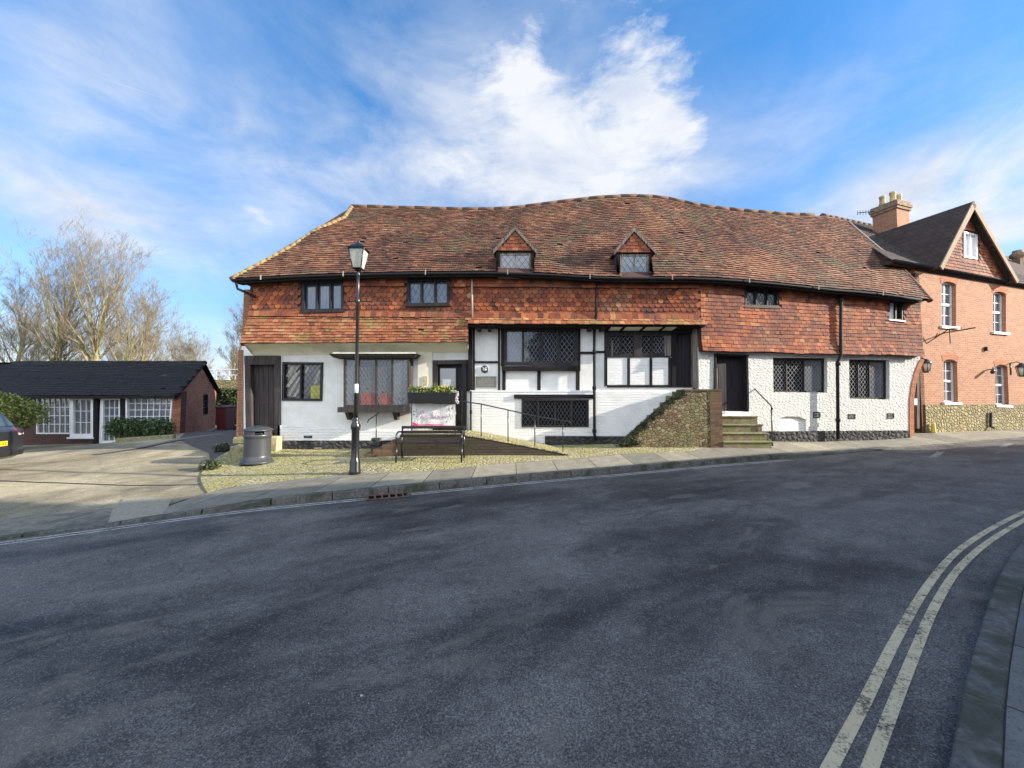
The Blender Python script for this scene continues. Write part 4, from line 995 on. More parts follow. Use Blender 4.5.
# white sliver and ledge
mb = MB(); mb.pq(MM, [(xl_, zl), (MM.hit(594, 390)[0], zl), (MM.hit(594, 390)[0], zl+.05), (xl_, zl+.05)], .13, .0); mb.build('ledge', M['whitesmooth'], old)
# plinths
def base_strip(pl, xa_, xb_, ya_, yb_, off, back, mat, n=10):
    mb = MB()
    for i in range(n):
        u0, u1 = i/n, (i+1)/n; pa = pl.hit(xa_+(xb_-xa_)*u0, ya_+(yb_-ya_)*u0, off); pb = pl.hit(xa_+(xb_-xa_)*u1, ya_+(yb_-ya_)*u1, off)
        o_ = off
        mb.pq(pl, [(pa[0], z0), (pb[0], z0), pb, pa], o_, back)
    mb.build('plinth', M[mat], old)
base_strip(MM, 275, 399, 440.5, 440.5, .075, .052, 'plinth', 1)
base_strip(LOW, 545, 660, 436, 436.5, .03, .002, 'plinth', 1)
base_strip(RR, 756, 910, 431.5, 430.5, .07, .002, 'plinth', 1)

# --- timbers of the left ground floor door
def beam(pl, pix, f=.04, b=-.05, mat='timber', name='timber_post', off=None):
    mb = MB(); q = pl.q(pix, off if off is not None else 0); mb.pq(pl, q, f, b); return mb.build(name, M[mat], old)
def rc(x0, y0, x1, y1): return [(x0, y1), (x1, y1), (x1, y0), (x0, y0)]
def door(pl, q, fw, panel_off, boards, frame='oak', leaf='oak', name='door', head=None, f=.05, handle=True, pane=None, label=None):
    mb = MB(); (W_, H_) = (abs(q[1][0]-q[0][0]), abs(q[3][1]-q[0][1])); a = fw/W_; h = (head or fw)/H_
    mb.pq(pl, sub(q, 0, 0, a, 1-h), f, -.2); mb.pq(pl, sub(q, 1-a, 0, 1, 1-h), f, -.2); mb.pq(pl, sub(q, 0, 1-h, 1, 1), f+.01, -.2)
    o = mb.build(name, M[frame], old)
    if label: o['label'] = label
    mb = MB()
    for k in range(boards):
        l = a+(1-2*a)*k/boards; r_ = a+(1-2*a)*(k+1)/boards; g = .004/W_
        mb.pq(pl, sub(q, l+g, .0, r_-g, 1-h), panel_off+random.uniform(-.004, .004), panel_off-.05)
    lf = mb.build('door_leaf', M[leaf], o)
    if handle:
        mb = MB(); c = bil(q, .42, .42); mb.pq(pl, [(c[0]-.09, c[1]-.02), (c[0]+.07, c[1]-.02), (c[0]+.07, c[1]+.02), (c[0]-.09, c[1]+.02)], panel_off+.02, panel_off+.001); mb.build('letter_plate', M['iron'], o)
    return o
door(MM, DL, .16, -.12, 5, 'oak', 'oak', head=.26)
dm = door(MM, DM, .13, -.10, 3, 'frameblack', 'doorblack', head=.12, handle=False)
mb = MB(); pq_ = MM.q([(439.5,388),(455.5,388),(455.5,368),(439.5,368)]); mb.pq(MM, pq_, -.075, -.098); mb.build('pane', M['glass_blue'], dm)
mb = MB(); frame_ring(mb, MM, grow(pq_, .03), .035, -.06, -.098); mb.build('pane_frame', M['frameblack'], dm)
mb = MB(); mb.pq(MM, MM.q(rc(442,379,450.5,387.5)), -.072, -.0745); mb.build('paper_notice', M['whiteboard'], dm)
door(MM, DK, .10, -.06, 5, 'timber', 'doorblack', head=.12, handle=False)
beam(MM, rc(691.5,323,697.6,388), .09, -.03, 'oakgrey')
door(RR, DR, .06, -.14, 5, 'timber', 'doorblack', head=.05, handle=False)
beam(RR, rc(713.2,368,717,410.5), .025, -.14, 'oakgrey')
# --- middle wall timbers
for q in [rc(468.5,322,472.6,391), ]: beam(MM, q, .10)
for q in [rc(473.2,322,474.8,391), rc(498,329,500,391), rc(502.2,371,505.6,391), rc(537.2,371,540.6,391), rc(575.8,371,579.4,391), rc(577.8,326,580.2,371),
          rc(501,322,504,366), rc(604.2,330,607,386), rc(627,358,629.6,386), rc(649.2,358,651.8,386), rc(668,358,671.4,386)]: beam(MM, q)
for q in [rc(474.8,361.2,498,363.2), rc(580.3,351.8,593.2,354), rc(595.4,351,604.2,353), rc(607,385,702,387.4), rc(504,325,577.5,328.6), rc(604,329,671,332.5)]:
    beam(MM, q, .035, -.05, 'timber_h', 'timber_rail')
beam(MM, rc(501.8,366.5,578.5,371), .12, -.05, 'timber_h', 'timber_rail')
beam(LOW, rc(514,394.5,594.5,398.6), .05, -.1, 'timber_h', 'timber_rail')
beam(MM, rc(466.5,360,468.4,391), .05, -.05)
# white infill panels of brick
for q in [rc(607,357.6,627,385), rc(629.6,357.6,649.2,385), rc(651.8,357.6,668,385)]: 
    mb = MB(); mb.pq(MM, MM.q(q), .018, .002); mb.build('infill_panel', M['whitebrick'], old)
# jetty brackets and slanted cove panels
for x in [479.5, 490, 588, 600]:
    mb = MB(); s_ = MM.hit(x, 326)[0]; mb.box(s_-.05, s_+.05, 10.90, 11.24, fz-.15, fz-.062); mb.build('joist_end', M['timber_h'], old)
c0 = MM.hit(605, 332)[0]; c1 = MM.hit(673, 332)[0]; czb = MM.hit(640, 331)[1]; czt = fz-.062
mb = MB(); mb.box8([Vector((c0, 11.29, czb)), Vector((c1, 11.29, czb)), Vector((c1, 11.299, czb)), Vector((c0, 11.299, czb))], [Vector((c0, 10.95, czt)), Vector((c1, 10.95, czt)), Vector((c1, 11.299, czt)), Vector((c0, 11.299, czt))]); mb.build('cove_panel', M['cream'], old)
for x in (605.5, 620, 639.5, 658.5, 672.5):
    s_ = MM.hit(x, 328)[0]; mb = MB(); v_ = [Vector((s_-.05, 11.28, czb-.02)), Vector((s_-.05, 10.90, czt)), Vector((s_-.05, 10.98, czt)), Vector((s_-.05, 11.295, czb+.02))]
    mb.box8([Vector((s_-.045, 11.27, czb-.02)), Vector((s_+.045, 11.27, czb-.02)), Vector((s_+.045, 11.297, czb-.02)), Vector((s_-.045, 11.297, czb-.02))], [Vector((s_-.015, 10.88, czt)), Vector((s_+.075, 10.88, czt)), Vector((s_+.075, 11.297, czt)), Vector((s_-.015, 11.297, czt))]); mb.build('jetty_bracket', M['timber'], old)
# --- place the windows
window(old, TM, W['U1'], fracs(TM, W['U1'], [317.5, 331], 295), f=.045, b=-.15, fw=.07, mw=.06, glass='glass_blue', style='none', sill=(.05, .05, 'frameblack'))
window(old, TM, W['U2'], fracs(TM, W['U2'], [421.7, 435.3], 295), f=.045, b=-.15, fw=.06, mw=.06, glass='glass_blue', lead='lead_dark', sill=(.05, .05, 'frameblack'), dw=.2, dh=.28)
window(old, TR, W['U3'], [.34, .67], f=.01, b=-.12, glass='glass_black', lead='lead_dark', sill=(.03, .04, 'frameblack'))
u4 = window(old, TR, W['U4'], [.52], f=.01, b=-.12, fw=.04, glasses=['whiteboard', 'glass_black'], style='none', sill=(.05, .04, 'whitepaint'))
window(old, MM, W['W1'], fracs(MM, W['W1'], [523, 540.7, 558.5], 345), f=.06, b=-.1, fw=.09, mw=.06, glasses=['glass_blue', 'glass', 'glass', 'glass'], dw=.125, dh=.18, hw=.005, lead='lead')
window(old, LOW, W['W2'], [.25, .5, .745], f=.03, b=-.14, glass='glass_black', lead='lead_dark', dw=.12, dh=.17, fw=.05)
window(old, MM, W['W3'], fracs(MM, W['W3'], [620.5, 651.5], 345)+[], f=.045, b=-.08, fw=.12, mw=.04, glasses=['glass', 'glass_black', 'glass'], lead='lead', dw=.12, dh=.18)
beam(MM, rc(633.5,335,641.5,357), .052, -.02, 'oak'); beam(MM, rc(611,341,612.3,356.5), .058, -.02, 'oakgrey'); beam(MM, rc(664,336,670,356), .055, -.02, 'oakgrey')
window(old, RR, W['R1'], [.30, .62], f=-.10, b=-.2, fw=.05, glass='glass_black', lead='lead', dw=.13, dh=.17, hw=.0055, frame='frameblack', glasses=['glass_black', 'glass_black', 'curtain'])
window(old, RR, W['R2'], [.32, .60], f=-.10, b=-.2, fw=.05, glass='glass_black', lead='lead', dw=.13, dh=.17, hw=.0055, glasses=['glass_black', 'glass_black', 'curtain'])
wl = window(old, MM, W['WL'], [.46], f=.035, b=-.14, fw=.07, mw=.05, glass='glass', lead='lead_dark', dw=.13, dh=.19)
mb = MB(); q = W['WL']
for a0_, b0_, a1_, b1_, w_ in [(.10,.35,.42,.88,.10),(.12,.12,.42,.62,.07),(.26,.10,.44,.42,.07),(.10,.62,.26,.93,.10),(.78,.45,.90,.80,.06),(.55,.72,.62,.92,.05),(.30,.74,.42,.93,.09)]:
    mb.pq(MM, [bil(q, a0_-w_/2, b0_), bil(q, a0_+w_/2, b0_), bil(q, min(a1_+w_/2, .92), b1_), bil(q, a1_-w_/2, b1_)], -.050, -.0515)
mb.build('reflection_strip', M['pale_reflection'], wl)  # slanted pale strips paint a reflection onto the dark pane
# bay window on the left
BY_ = Plane((0, 10.95), (1, 0)); qb = BY_.q([(343.5,407),(409.5,407),(409.5,357.8),(343.5,357.8)])
bay = MB(); x0b, x1b = qb[0][0], qb[1][0]
bo = window(old, BY_, qb, fracs(BY_, qb, [359, 376.3, 392.3], 380), f=.0, b=-.07, fw=.06, mw=.05, frame='oak', glasses=['curtain', 'glass', 'glass', 'curtain'], lead='lead', dw=.115, dh=.175, hw=.004, name='bay_window')
mb = MB()
for xx in (x0b, x1b-.06): mb.box(xx, xx+.06, 11.025, 11.3, qb[0][1], qb[2][1])
mb.build('bay_side', M['oak'], bo)
mb = MB(); za_, zb_ = BY_.hit(370, 412.3)[1], qb[0][1]; mb.box(x0b-.13, x1b+.05, 10.86, 11.3, za_, zb_-.002); mb.build('sill', M['oak'], bo)
mb = MB(); zt = qb[2][1]; xa_, xb_ = BY_.hit(331, 355)[0], BY_.hit(418, 355)[0]
mb.box8([Vector((xa_+.1, 10.87, zt)), Vector((xb_-.1, 10.87, zt)), Vector((xb_-.1, 11.3, zt)), Vector((xa_+.1, 11.3, zt))], [Vector((xa_, 10.8, zt+.10)), Vector((xb_, 10.8, zt+.10)), Vector((xb_, 11.3, zt+.10)), Vector((xa_, 11.3, zt+.10))]); mb.build('bay_canopy', M['oak'], bo)
mb = MB(); mb.box(xa_+.1, xb_-.05, 10.84, 11.3, zt+.101, zt+.15); mb.build('lead_flashing', M['cream'], bo)
for (xa2, xb2, y2) in [(360.5,374.5,392.5),(379,391,393.5)]:
    mb = MB(); q = BY_.q([(xa2,406),(xb2,406),(xb2,y2+3),(xb2-2,y2),(xa2+2,y2),(xa2,y2+3)]); mb.prism([BY_.p(x, z, -.028) for x, z in q], (0, .004, 0)); mb.build('red_chair_shape', M['redcloth'], bo)  # flat red panels standing for chair-like shapes inside the bay
for xx in (352, 398):
    mb = MB(); s_ = MM.hit(xx, 415)[0]; mb.box8([Vector((s_-.05, 11.1, za_-.22)), Vector((s_+.05, 11.1, za_-.22)), Vector((s_+.05, 11.3, za_-.22)), Vector((s_-.05, 11.3, za_-.22))], [Vector((s_-.05, 10.92, za_-.002)), Vector((s_+.05, 10.92, za_-.002)), Vector((s_+.05, 11.3, za_-.002)), Vector((s_-.05, 11.3, za_-.002))]); mb.build('bay_bracket', M['oak'], bo)
# vents
def vent(pl, pix, mat='glass_black', off=.0):
    q = pl.q(pix); mb = MB(); frame_ring(mb, pl, q, .02, off+.015, off-.02); o = mb.build('air_vent', M['frameblack'], old)
    mb = MB(); n = 4
    for k in range(n): mb.pq(pl, sub(q, .05, (k+.15)/n, .95, (k+.7)/n), off+.008, off+.001)
    mb.build('grille', M[mat], o)
vent(MM, rc(305,435.6,313,437.8), off=.05); vent(MM, rc(314.5,446,324.6,449.6), 'palestone', .076)
vent(RR, rc(813,412,820,417.8)); vent(RR, rc(848,414,855,419)); vent(RR, rc(887,413.2,893.7,418.5))
# gutter
mb = MB(); pts = [E(x)+Vector((0, -.05, -.06)) for x in fr(X0r+.05, X1r-.05, .8)]
mb.tube(pts, .040, 8); gu = mb.build('gutter', M['gutter'], old)
mb = MB()
for x in fr(X0r+.9, X1r-.4, 2.3):
    p = E(x); mb.box(x-.012, x+.012, p.y-.15, p.y-.13, p.z-.12, p.z+.02)
mb.build('gutter_brackets', M['greypipe'], gu)
mb = MB()
for a, b in zip(fr(X0r+.1, X1r-.3, .8)[:-1], fr(X0r+.1, X1r-.3, .8)[1:]):
    p, q = E(a), E(b); mb.box8([p+Vector((0, -.02, -.14)), q+Vector((0, -.02, -.14)), q+Vector((0, .30, -.10)), p+Vector((0, .30, -.10))], [p+Vector((0, -.02, -.03)), q+Vector((0, -.02, -.03)), q+Vector((0, .30, .0)), p+Vector((0, .30, .0))])
mb.build('fascia', M['timber_h'], old)
# down pipes
def pipe(pl, pix, r_, off, mat, extra=None, shoe=True):
    pts = []
    for x, y in pix: s_, z_ = pl.hit(x, y, off); pts.append(pl.p(s_, z_, off))
    mb = MB(); mb.tube(pts, r_, 10)
    for k in extra or []:
        s_, z_ = pl.hit(*k, off); c = pl.p(s_, z_, off); mb.tube([c-Vector((0, 0, .05)), c+Vector((0, 0, .05))], r_*1.45, 10)
    return mb.build('downpipe', M[mat], old)
pipe(TM, [(472,279),(472.2,318)], .028, .09, 'greypipe'); pipe(TM, [(596.5,280),(596,320)], .03, .09, 'gutter', [(596,319)])
pipe(LOW, [(594.3,329),(594.4,434),(595.5,440)], .04, .08, 'gutter', [(594.3,388),(594.4,352),(594.4,431)])
pipe(LOW, [(470.8,391),(470.9,431)], .025, .06, 'gutter', [(470.9,412)])
pipe(TR, [(841,292),(840.8,356),(837.5,362),(838,439)], .045, .10, 'gutter', [(840.8,300),(838,364),(838,420)])
# left swan-neck pipe under the corner
mb = MB(); e_ = E(X0r+.1); mb.tube([e_+Vector((.05, -.05, -.12)), e_+Vector((.05, .02, -.28)), e_+Vector((.35, .25, -.42)), e_+Vector((.45, .3, -.5))], .035, 8); mb.build('downpipe', M['gutter'], old)
# cream porch return and brick quoin at the left corner
mb = MB(); mb.pq(MM, MM.q([(418,437),(432.6,437),(432.6,346),(418,346)]), .03, .002); mb.build('porch_wall', M['cream'], old)
mb = MB(); mb.pq(MM, MM.q([(236.5,440),(243.5,440),(243.5,350),(238.5,350)]), .012, -.1); mb.build('corner_brickwork', M['sidebrick'], old)
mb = MB(); mb.pq(MM, MM.q(rc(423.5,376.5,427.5,385)), .05, .031); mb.build('letter_box', M['palestone'], old)
# arch brick edging at the right corner
mb = MB(); pts = [(909.5,436),(909.5,425),(909.5,412),(909.5,400),(911.5,385),(915,371),(920,360)]
for i in range(len(pts)-1):
    a, b = RR.hit(*pts[i]), RR.hit(*pts[i+1]); mb.pq(RR, [(a[0]-.02, a[1]), (a[0]+.16, a[1]), (b[0]+.16, b[1]), (b[0]-.02, b[1])], .02, -.3)
mb.build('arch_brickwork', M['archbrick'], old)
# --- dormers
for d in dormers:
    DF = Plane((0, 10.98), (1, 0)); win = DF.rect(*d['win']); L_, A_, R_ = DF.hit(*d['el']), DF.hit(*d['ap']), DF.hit(*d['er'])
    zbase = win[0][1]-.1; xm = A_[0]
    def back(z, x):      # Y where main roof reaches height z
        e, r_ = E(x), Rg(x); v = (z-e.z)/(r_.z-e.z); return e.lerp(r_, v).y
    mb = MB(); mb.pq(DF, [(win[0][0]-.11, zbase), (win[1][0]+.11, zbase), (win[1][0]+.11, L_[1]+.02), (win[0][0]-.11, L_[1]+.02)], .0, -.1)
    # cheeks
    for xx in (win[0][0]-.10, win[1][0]+.06):
        yb = back(L_[1], xx); mb.face([(xx, 10.99, zbase), (xx, 10.99, L_[1]), (xx, yb, L_[1]), (xx, back(zbase, xx), zbase)]); mb.face([(xx+.04, 10.99, zbase), (xx+.04, 10.99, L_[1]), (xx+.04, yb, L_[1]), (xx+.04, back(zbase, xx), zbase)])
    do = mb.build('dormer', M['oak'], old)
    mb = MB(); mb.prism([DF.p(win[0][0]-.12, L_[1], .05), DF.p(win[1][0]+.12, L_[1], .05), DF.p(xm, A_[1]-.14, .05)], (0, .1, 0)); mb.build('gable', M['tileback'], do)
    mb = MB(); random.seed(9)
    hg = A_[1]-.14-L_[1]; hwid = (win[1][0]-win[0][0])/2+.13
    def Sg(a, b): return DF.p(xm-hwid+a, L_[1]+b*.105, .055), DF.n
    tiles(mb, Sg, 2*hwid, 8, .165, lambda a, b: abs(a-hwid) < hwid*(1-b*.105/hg)-.01 and b*.105 < hg-.04, lift=.022, thick=.012); mb.build('gable_tiles', M['hungtile'], do)
    # roof slopes
    for sg, ex in ((-1, L_), (1, R_)):
        ya = 10.90; yt = back(A_[1], xm)+.1; ye = back(ex[1], ex[0])+.15
        a_, b_, c_, e2 = Vector((xm, ya, A_[1])), Vector((ex[0], ya, ex[1])), Vector((ex[0], ye, ex[1])), Vector((xm, yt, A_[1]))
        mb = MB(); n_ = (b_-a_).cross(e2-a_).normalized(); n_ = n_ if n_.z > 0 else -n_
        mb.box8([a_-n_*.04, b_-n_*.04, c_-n_*.04, e2-n_*.04], [a_, b_, c_, e2]); mb.build('dormer_roof', M['backtile'], do)
        mb = MB(); mb.box8([a_+Vector((0, -.03, -.10)), b_+Vector((0, -.03, -.09)), b_+Vector((0, .0, -.09)), a_+Vector((0, .0, -.10))], [a_+Vector((0, -.03, .015)), b_+Vector((0, -.03, .015)), b_+Vector((0, 0, .015)), a_+Vector((0, 0, .015))]); mb.build('bargeboard', M['oakgrey'], do)
    window(old, DF, win, [.5], f=.03, b=-.02, pane_off=.012, fw=.05, mw=.04, frame='oakgrey', glass='glass_blue', lead='lead_dark', dw=.17, dh=.24)
    mb = MB(); mb.pq(DF, [(win[0][0]-.05, zbase-.02), (win[1][0]+.05, zbase-.02), (win[1][0]+.05, win[0][1]-.01), (win[0][0]-.05, win[0][1]-.01)], .1, .001); mb.build('lead_apron', M['lead'], do)

# ------------------------------------------------------------------ red brick house on the right
bh = thing('brick_house', 'red brick house with sash windows, tiled gable and chimney, right of the crooked building', 'house', BB.p(4, 0))
bt, bn = BB.t, BB.n; M['barge'] = m_wood('faded_brown_bargeboard', (.20, .14, .09), (.34, .26, .18))
def arch(q, rise, n=6):      # quad with segmental head
    (x0, z0_), (x1, z1_), (x2, z2), (x3, z3) = q; out = [(x0, z0_), (x1, z1_)]
    for k in range(n+1): u = k/n; out.append((x2+(x3-x2)*u, z2+(z3-z2)*u + rise*(1-(2*u-1)**2)-rise*.2))
    return out
bw = [dict(q=BB.q([(941.6,326),(956,327),(956,284.5),(941.6,283)])), dict(q=BB.q([(993,331.8),(1006,332.8),(1006,294),(993,293)])),
      dict(q=BB.q([(943.8,402),(958,402.5),(957,362),(943.4,361)])), dict(q=BB.q([(995.7,404.6),(1009,405.3),(1007.5,367),(995.3,366.3)]))]
pitchw = bw[1]['q'][0][0]-bw[0]['q'][0][0]
for i in (0, 2):
    for k in (1, 2):
        src = bw[i+1]['q']; bw.append(dict(q=[(x+pitchw*k, z) for x, z in src]))
s0 = BB.hit(921, 400)[0]; s1 = s0+15; e0 = P(892, 260, 12.75); zt = e0.z+.06; zpl = BB.hit(960, 404.6)[1]
mb = MB(); holes = [arch(w_['q'], .10) for w_ in bw]
wall_faces(mb, BB, [(s0, zpl), (s1, zpl), (s1, zt), (s0, zt)], holes, 0, -.22)
mb.build('wall', M['redbrick'], bh)
mb = MB(); mb.pq(BB, [(s0+.15, -.3), (s1, -.3), (s1, zpl), (s0+.15, zpl)], .04, -.25); mb.build('stone_plinth', M['stone'], bh)
mb = MB(); mb.pq(BB, [(s0, -.3), (s0+.15, -.3), (s0+.15, zpl), (s0, zpl)], .0, -.25); mb.build('corner_pier', M['redbrick'], bh)
mb = MB(); a_ = BB.p(s0, -.3, -.0); b_ = BB.p(s0, -.3, -8)
mb.box8([a_, a_+bt*.22, b_+bt*.22, b_], [p+Vector((0, 0, zt+.3-.32)) for p in (a_, a_+bt*.22, b_+bt*.22, b_)])
a_ = BB.p(s1, -.3, 0); b_ = BB.p(s1, -.3, -8); mb.box8([a_-bt*.22, a_, b_, b_-bt*.22], [p+Vector((0, 0, zt+.3-.32)) for p in (a_-bt*.22, a_, b_, b_-bt*.22)])
mb.pq(BB, [(s0, -.3), (s1, -.3), (s1, zt), (s0, zt)], -7.8, -8); mb.build('wall', M['oldbrick'], bh)
for i, w_ in enumerate(bw):
    q = w_['q']; H_ = q[2][1]-q[1][1]
    qq = [(q[0][0]+.004, q[0][1]), (q[1][0]-.004, q[1][1]), (q[2][0]-.004, q[2][1]+.07), (q[3][0]+.004, q[3][1]+.07)]
    o = window(bh, BB, qq, [], f=-.11, b=-.18, fw=.055, frame='whitepaint', glass='curtain', style='none', name='sash_window')
    mb = MB(); mb.pq(BB, sub(qq, .03, .475, .97, .525), -.105, -.16)
    for v in (.26, .74): mb.pq(BB, sub(qq, .06, v-.006, .94, v+.006), -.125, -.142)
    mb.pq(BB, sub(qq, .49, .03, .51, .97), -.127, -.143); mb.build('glazing_bars', M['whitepaint'], o)
    mb = MB(); mb.pq(BB, [(q[0][0]-.1, q[0][1]-.09), (q[1][0]+.1, q[1][1]-.09), (q[1][0]+.1, q[1][1]), (q[0][0]-.1, q[0][1])], .07, -.12); mb.build('sill', M['whitepaint'], o)
    mb = MB(); ah = arch([(q[0][0]-.06, q[0][1]), (q[1][0]+.06, q[1][1]), (q[2][0]+.06, q[2][1]), (q[3][0]-.06, q[3][1])], .10)[2:]; n = len(ah)
    for k in range(n-1):
        a, b = ah[k], ah[k+1]; dd = .22 if i % 2 == 0 or 1 else .2
        mb.pq(BB, [(b[0], b[1]), (a[0], a[1]), (a[0]+(a[0]-(q[0][0]+q[1][0])/2)*.10, a[1]+dd), (b[0]+(b[0]-(q[0][0]+q[1][0])/2)*.10, b[1]+dd)], .008, -.1)
    mb.build('brick_arch', M['archbrick'], o)
# roof
e0 = P(892, 260, 12.75); ez = e0.z
se = (e0-BB.o).dot(bt); eo = (e0-BB.o).dot(bn)
def RB(s_, back_, z): return BB.o + bt*s_ - bn*back_ + Vector((0, 0, z))
back0 = -eo; ridge_b = back0+4.4; rz_ = ez+4.15
mb = MB(); L0, L1 = RB(se, back0, ez), RB(s1+.4, back0, ez); r0_, r1_ = RB(se+3.6, ridge_b, rz_), RB(s1+.4, ridge_b, rz_)
nn_ = (L1-L0).cross(r0_-L0).normalized()
def Sbr(a, b):
    p = RB(se+a, back0+(ridge_b-back0)*b/44, ez+(rz_-ez)*b/44); return p, nn_
mb.face([L0, L1, r1_, r0_]); bb0 = RB(se+3.6, ridge_b+4.2, ez); bb1 = RB(s1+.4, ridge_b+4.2, ez); mb.face([r0_, r1_, bb1, bb0]); mb.face([L0, r0_, bb0])
mb.box8([L0-Vector((0,0,.12)), L1-Vector((0,0,.12)), L1-bn*.35-Vector((0,0,.10)), L0-bn*.35-Vector((0,0,.10))], [L0-Vector((0,0,.02)), L1-Vector((0,0,.02)), L1-bn*.35, L0-bn*.35])
rb = mb.build('roof', M['tileback'], bh)
mb = MB(); random.seed(21); Lt = (L1-L0).length
tiles(mb, Sbr, Lt, 43, .17, lambda a, b: a > 3.6*b/44-.05 and a < 11, lift=.02, thick=.014, jit=.004); mb.build('roof_tiles', M['rooftile_dk'], rb)
mb = MB(); capline(mb, [r0_, r1_], .10, .4); mb.build('ridge_tiles', M['ridgetile'], rb)
mb = MB(); mb.tube([L0+bn*.05-Vector((0,0,.05)), L1+bn*.05-Vector((0,0,.05))], .06, 8); mb.build('gutter', M['gutter'], bh)
mb = MB(); mb.pq(BB, [(s0, ez-.17), (s1, ez-.17), (s1, ez-.03), (s0, ez-.03)], .05, .002); mb.build('eaves_board', M['timber_h'], bh)
# gable
def slope_back(z): return back0+(ridge_b-back0)*(z-ez)/(rz_-ez)
gA, gL, gR = BB.hit(973.5, 204.0, .36), BB.hit(942.5, 262.0, .36), BB.hit(1016, 281, .36)
zg = ez+.02; gl = gL[0]; gr = gR[0]; gx_ = (gl+gr)/2; gh = gA[1]-zg
gx_ = gA[0]
gwin = BB.q([(963.2,257.5),(976.5,259.5),(976.5,235),(963.2,231.8)], .1)
mb = MB(); wall_faces(mb, BB, [(gl, zg), (gr, zg), (gx_, gA[1])], [gwin], .1, -.1); gw = mb.build('gable_wall', M['tileback'], bh)
def Sgb(a, b): return BB.p(gl+a, zg+b*.115, .102), bn
def ing(a, b):
    x, z = gl+a, zg+b*.115; fr_ = (z-zg)/gh
    return gl+(gx_-gl)*fr_+.12 < x < gr+(gx_-gr)*fr_-.12 and not inquad(gwin, x, z, .06)
mb = MB(); random.seed(31); tiles(mb, Sgb, gr-gl, int(gh/.115)+1, .16, ing, lift=.03, thick=.014); mb.build('gable_tiles', M['hungtile'], gw)
window(bh, BB, gwin, [.5], f=.13, b=-.02, fw=.05, mw=.05, frame='whitepaint', glass='whiteboard', style='none', name='gable_window')
for sg, gx2 in ((-1, gl-.15), (1, gr+.15)):
    zlow = zg-.12; top = BB.p(gx_, gA[1]+.10, .34); lowp = BB.p(gx2, zlow, .34)
    tb = BB.p(gx_, gA[1]+.10, -slope_back(gA[1]+.1)-.2); lb = BB.p(gx2, zlow, -slope_back(zlow)-.3)
    mb = MB(); nrm = (lowp-top).cross(tb-top).normalized(); nrm = nrm if nrm.z > 0 else -nrm
    mb.box8([top-nrm*.08, lowp-nrm*.08, lb-nrm*.08, tb-nrm*.08], [top, lowp, lb, tb]); g_ = mb.build('gable_roof', M['browntile'], bh)
    mb = MB(); w_ = bn*.04; mb.box8([top-nrm*.19+Vector((0,0,-.02)), lowp-nrm*.15, lowp-nrm*.15+w_, top-nrm*.19+w_+Vector((0,0,-.02))], [top+nrm*.015, lowp+nrm*.015, lowp+nrm*.015+w_, top+nrm*.015+w_]); mb.build('bargeboard', M['barge'], g_)
# chimney
cy = 17.2; c1_ = P(875.5, 232, cy); c2_ = P(907, 232, cy); ct = P(890, 214, cy).z; ce = P(890, 206.0, cy).z
cc = (c1_+c2_)/2; hw_ = (c2_.x-c1_.x)/2*.62; 
def cbox(mb, hw, z0_, z1_, hd=None):
    hd = hd or hw; pts = [cc+bt*sx_*hw-bn*sy_*hd for sx_, sy_ in ((-1,-1),(1,-1),(1,1),(-1,1))]
    mb.box8([Vector((p.x, p.y, z0_)) for p in pts], [Vector((p.x, p.y, z1_)) for p in pts])
mb = MB(); cbox(mb, hw_, c1_.z-2.5, ct); ch = mb.build('chimney', M['redbrick'], bh)
mb = MB(); cbox(mb, hw_*1.12, ct, ct+.12); cbox(mb, hw_*1.2, ct+.121, ce-.1); cbox(mb, hw_*1.12, ce-.099, ce); mb.build('chimney_cap', M['capstone'], ch)
for px_, w_, tp, dy in ((882.5, 5.2, 196.5, 0), (893, 5.2, 192.3, .1), (899.5, 4.2, 194.5, .45)):
    b_ = P(px_, 204, cy+dy); tz = P(px_, tp, cy+dy).z; r_ = w_/F*cy*.5*1.0
    mb = MB(); mb.lathe((b_.x, b_.y, ce-.001), [(r_*1.1, 0), (r_*1.1, .1), (r_*.92, .15), (r_*.86, (tz-ce)*.8), (r_*1.02, (tz-ce)*.86), (r_*1.02, tz-ce), (r_*.8, tz-ce), (r_*.78, tz-ce-.1)], 16); mb.build('chimney_pot', M['pot'], ch)
mb = MB(); a_ = P(857.5, 213, cy); b_ = P(874, 211.5, cy); mb.tube([a_, b_], .018, 5)
for k in range(5):
    c_ = a_.lerp(b_, k/6); mb.tube([c_-Vector((0,.0,.10)), c_+Vector((0,0,.10))], .010, 4)
tag(mb.build('television_aerial', M['iron']), 'thin rooftop television aerial sticking out left of the brick chimney', 'aerial')
# passage doorway between the two buildings
pd = thing('passage_doorway', 'narrow dark doorway with grey frame squeezed between white wall and brick house', 'doorway', Vector((13.75, 13.25, .4)))
PD = Plane((13.0, 13.05), (1, .12))
q = PD.q([(909,428.5),(921,428.5),(921,362),(909,362)]); mb = MB(); mb.pq(PD, sub(q, 0, 0, .62, 1), -.05, -.10); mb.build('door_leaf', M['doorblack'], pd)
mb = MB(); mb.pq(PD, sub(q, .62, 0, .82, 1), .02, -.10); mb.build('door_frame', M['oakgrey'], pd)
mb = MB(); mb.pq(PD, sub(q, -.2, 1.0, 1.1, 1.5), -.02, -.2); mb.build('head_panel', M['archbrick'], pd)
mb = MB(); q2 = PD.q(rc(909.5,398.5,914,405)); mb.pq(PD, q2, .10, -.05); tag(mb.build('meter_box', M['whitepaint']), 'small white box fixed beside the passage doorway', 'box')
mb = MB(); a_ = on_grd(915, 431); mb.box(a_.x-.7, a_.x+.7, a_.y-.1, a_.y+.9, a_.z-.1, a_.z+.10); tag(mb.build('doorstep', M['palestone'], bevel=.02), 'pale stone doorstep below the passage doorway', 'step')
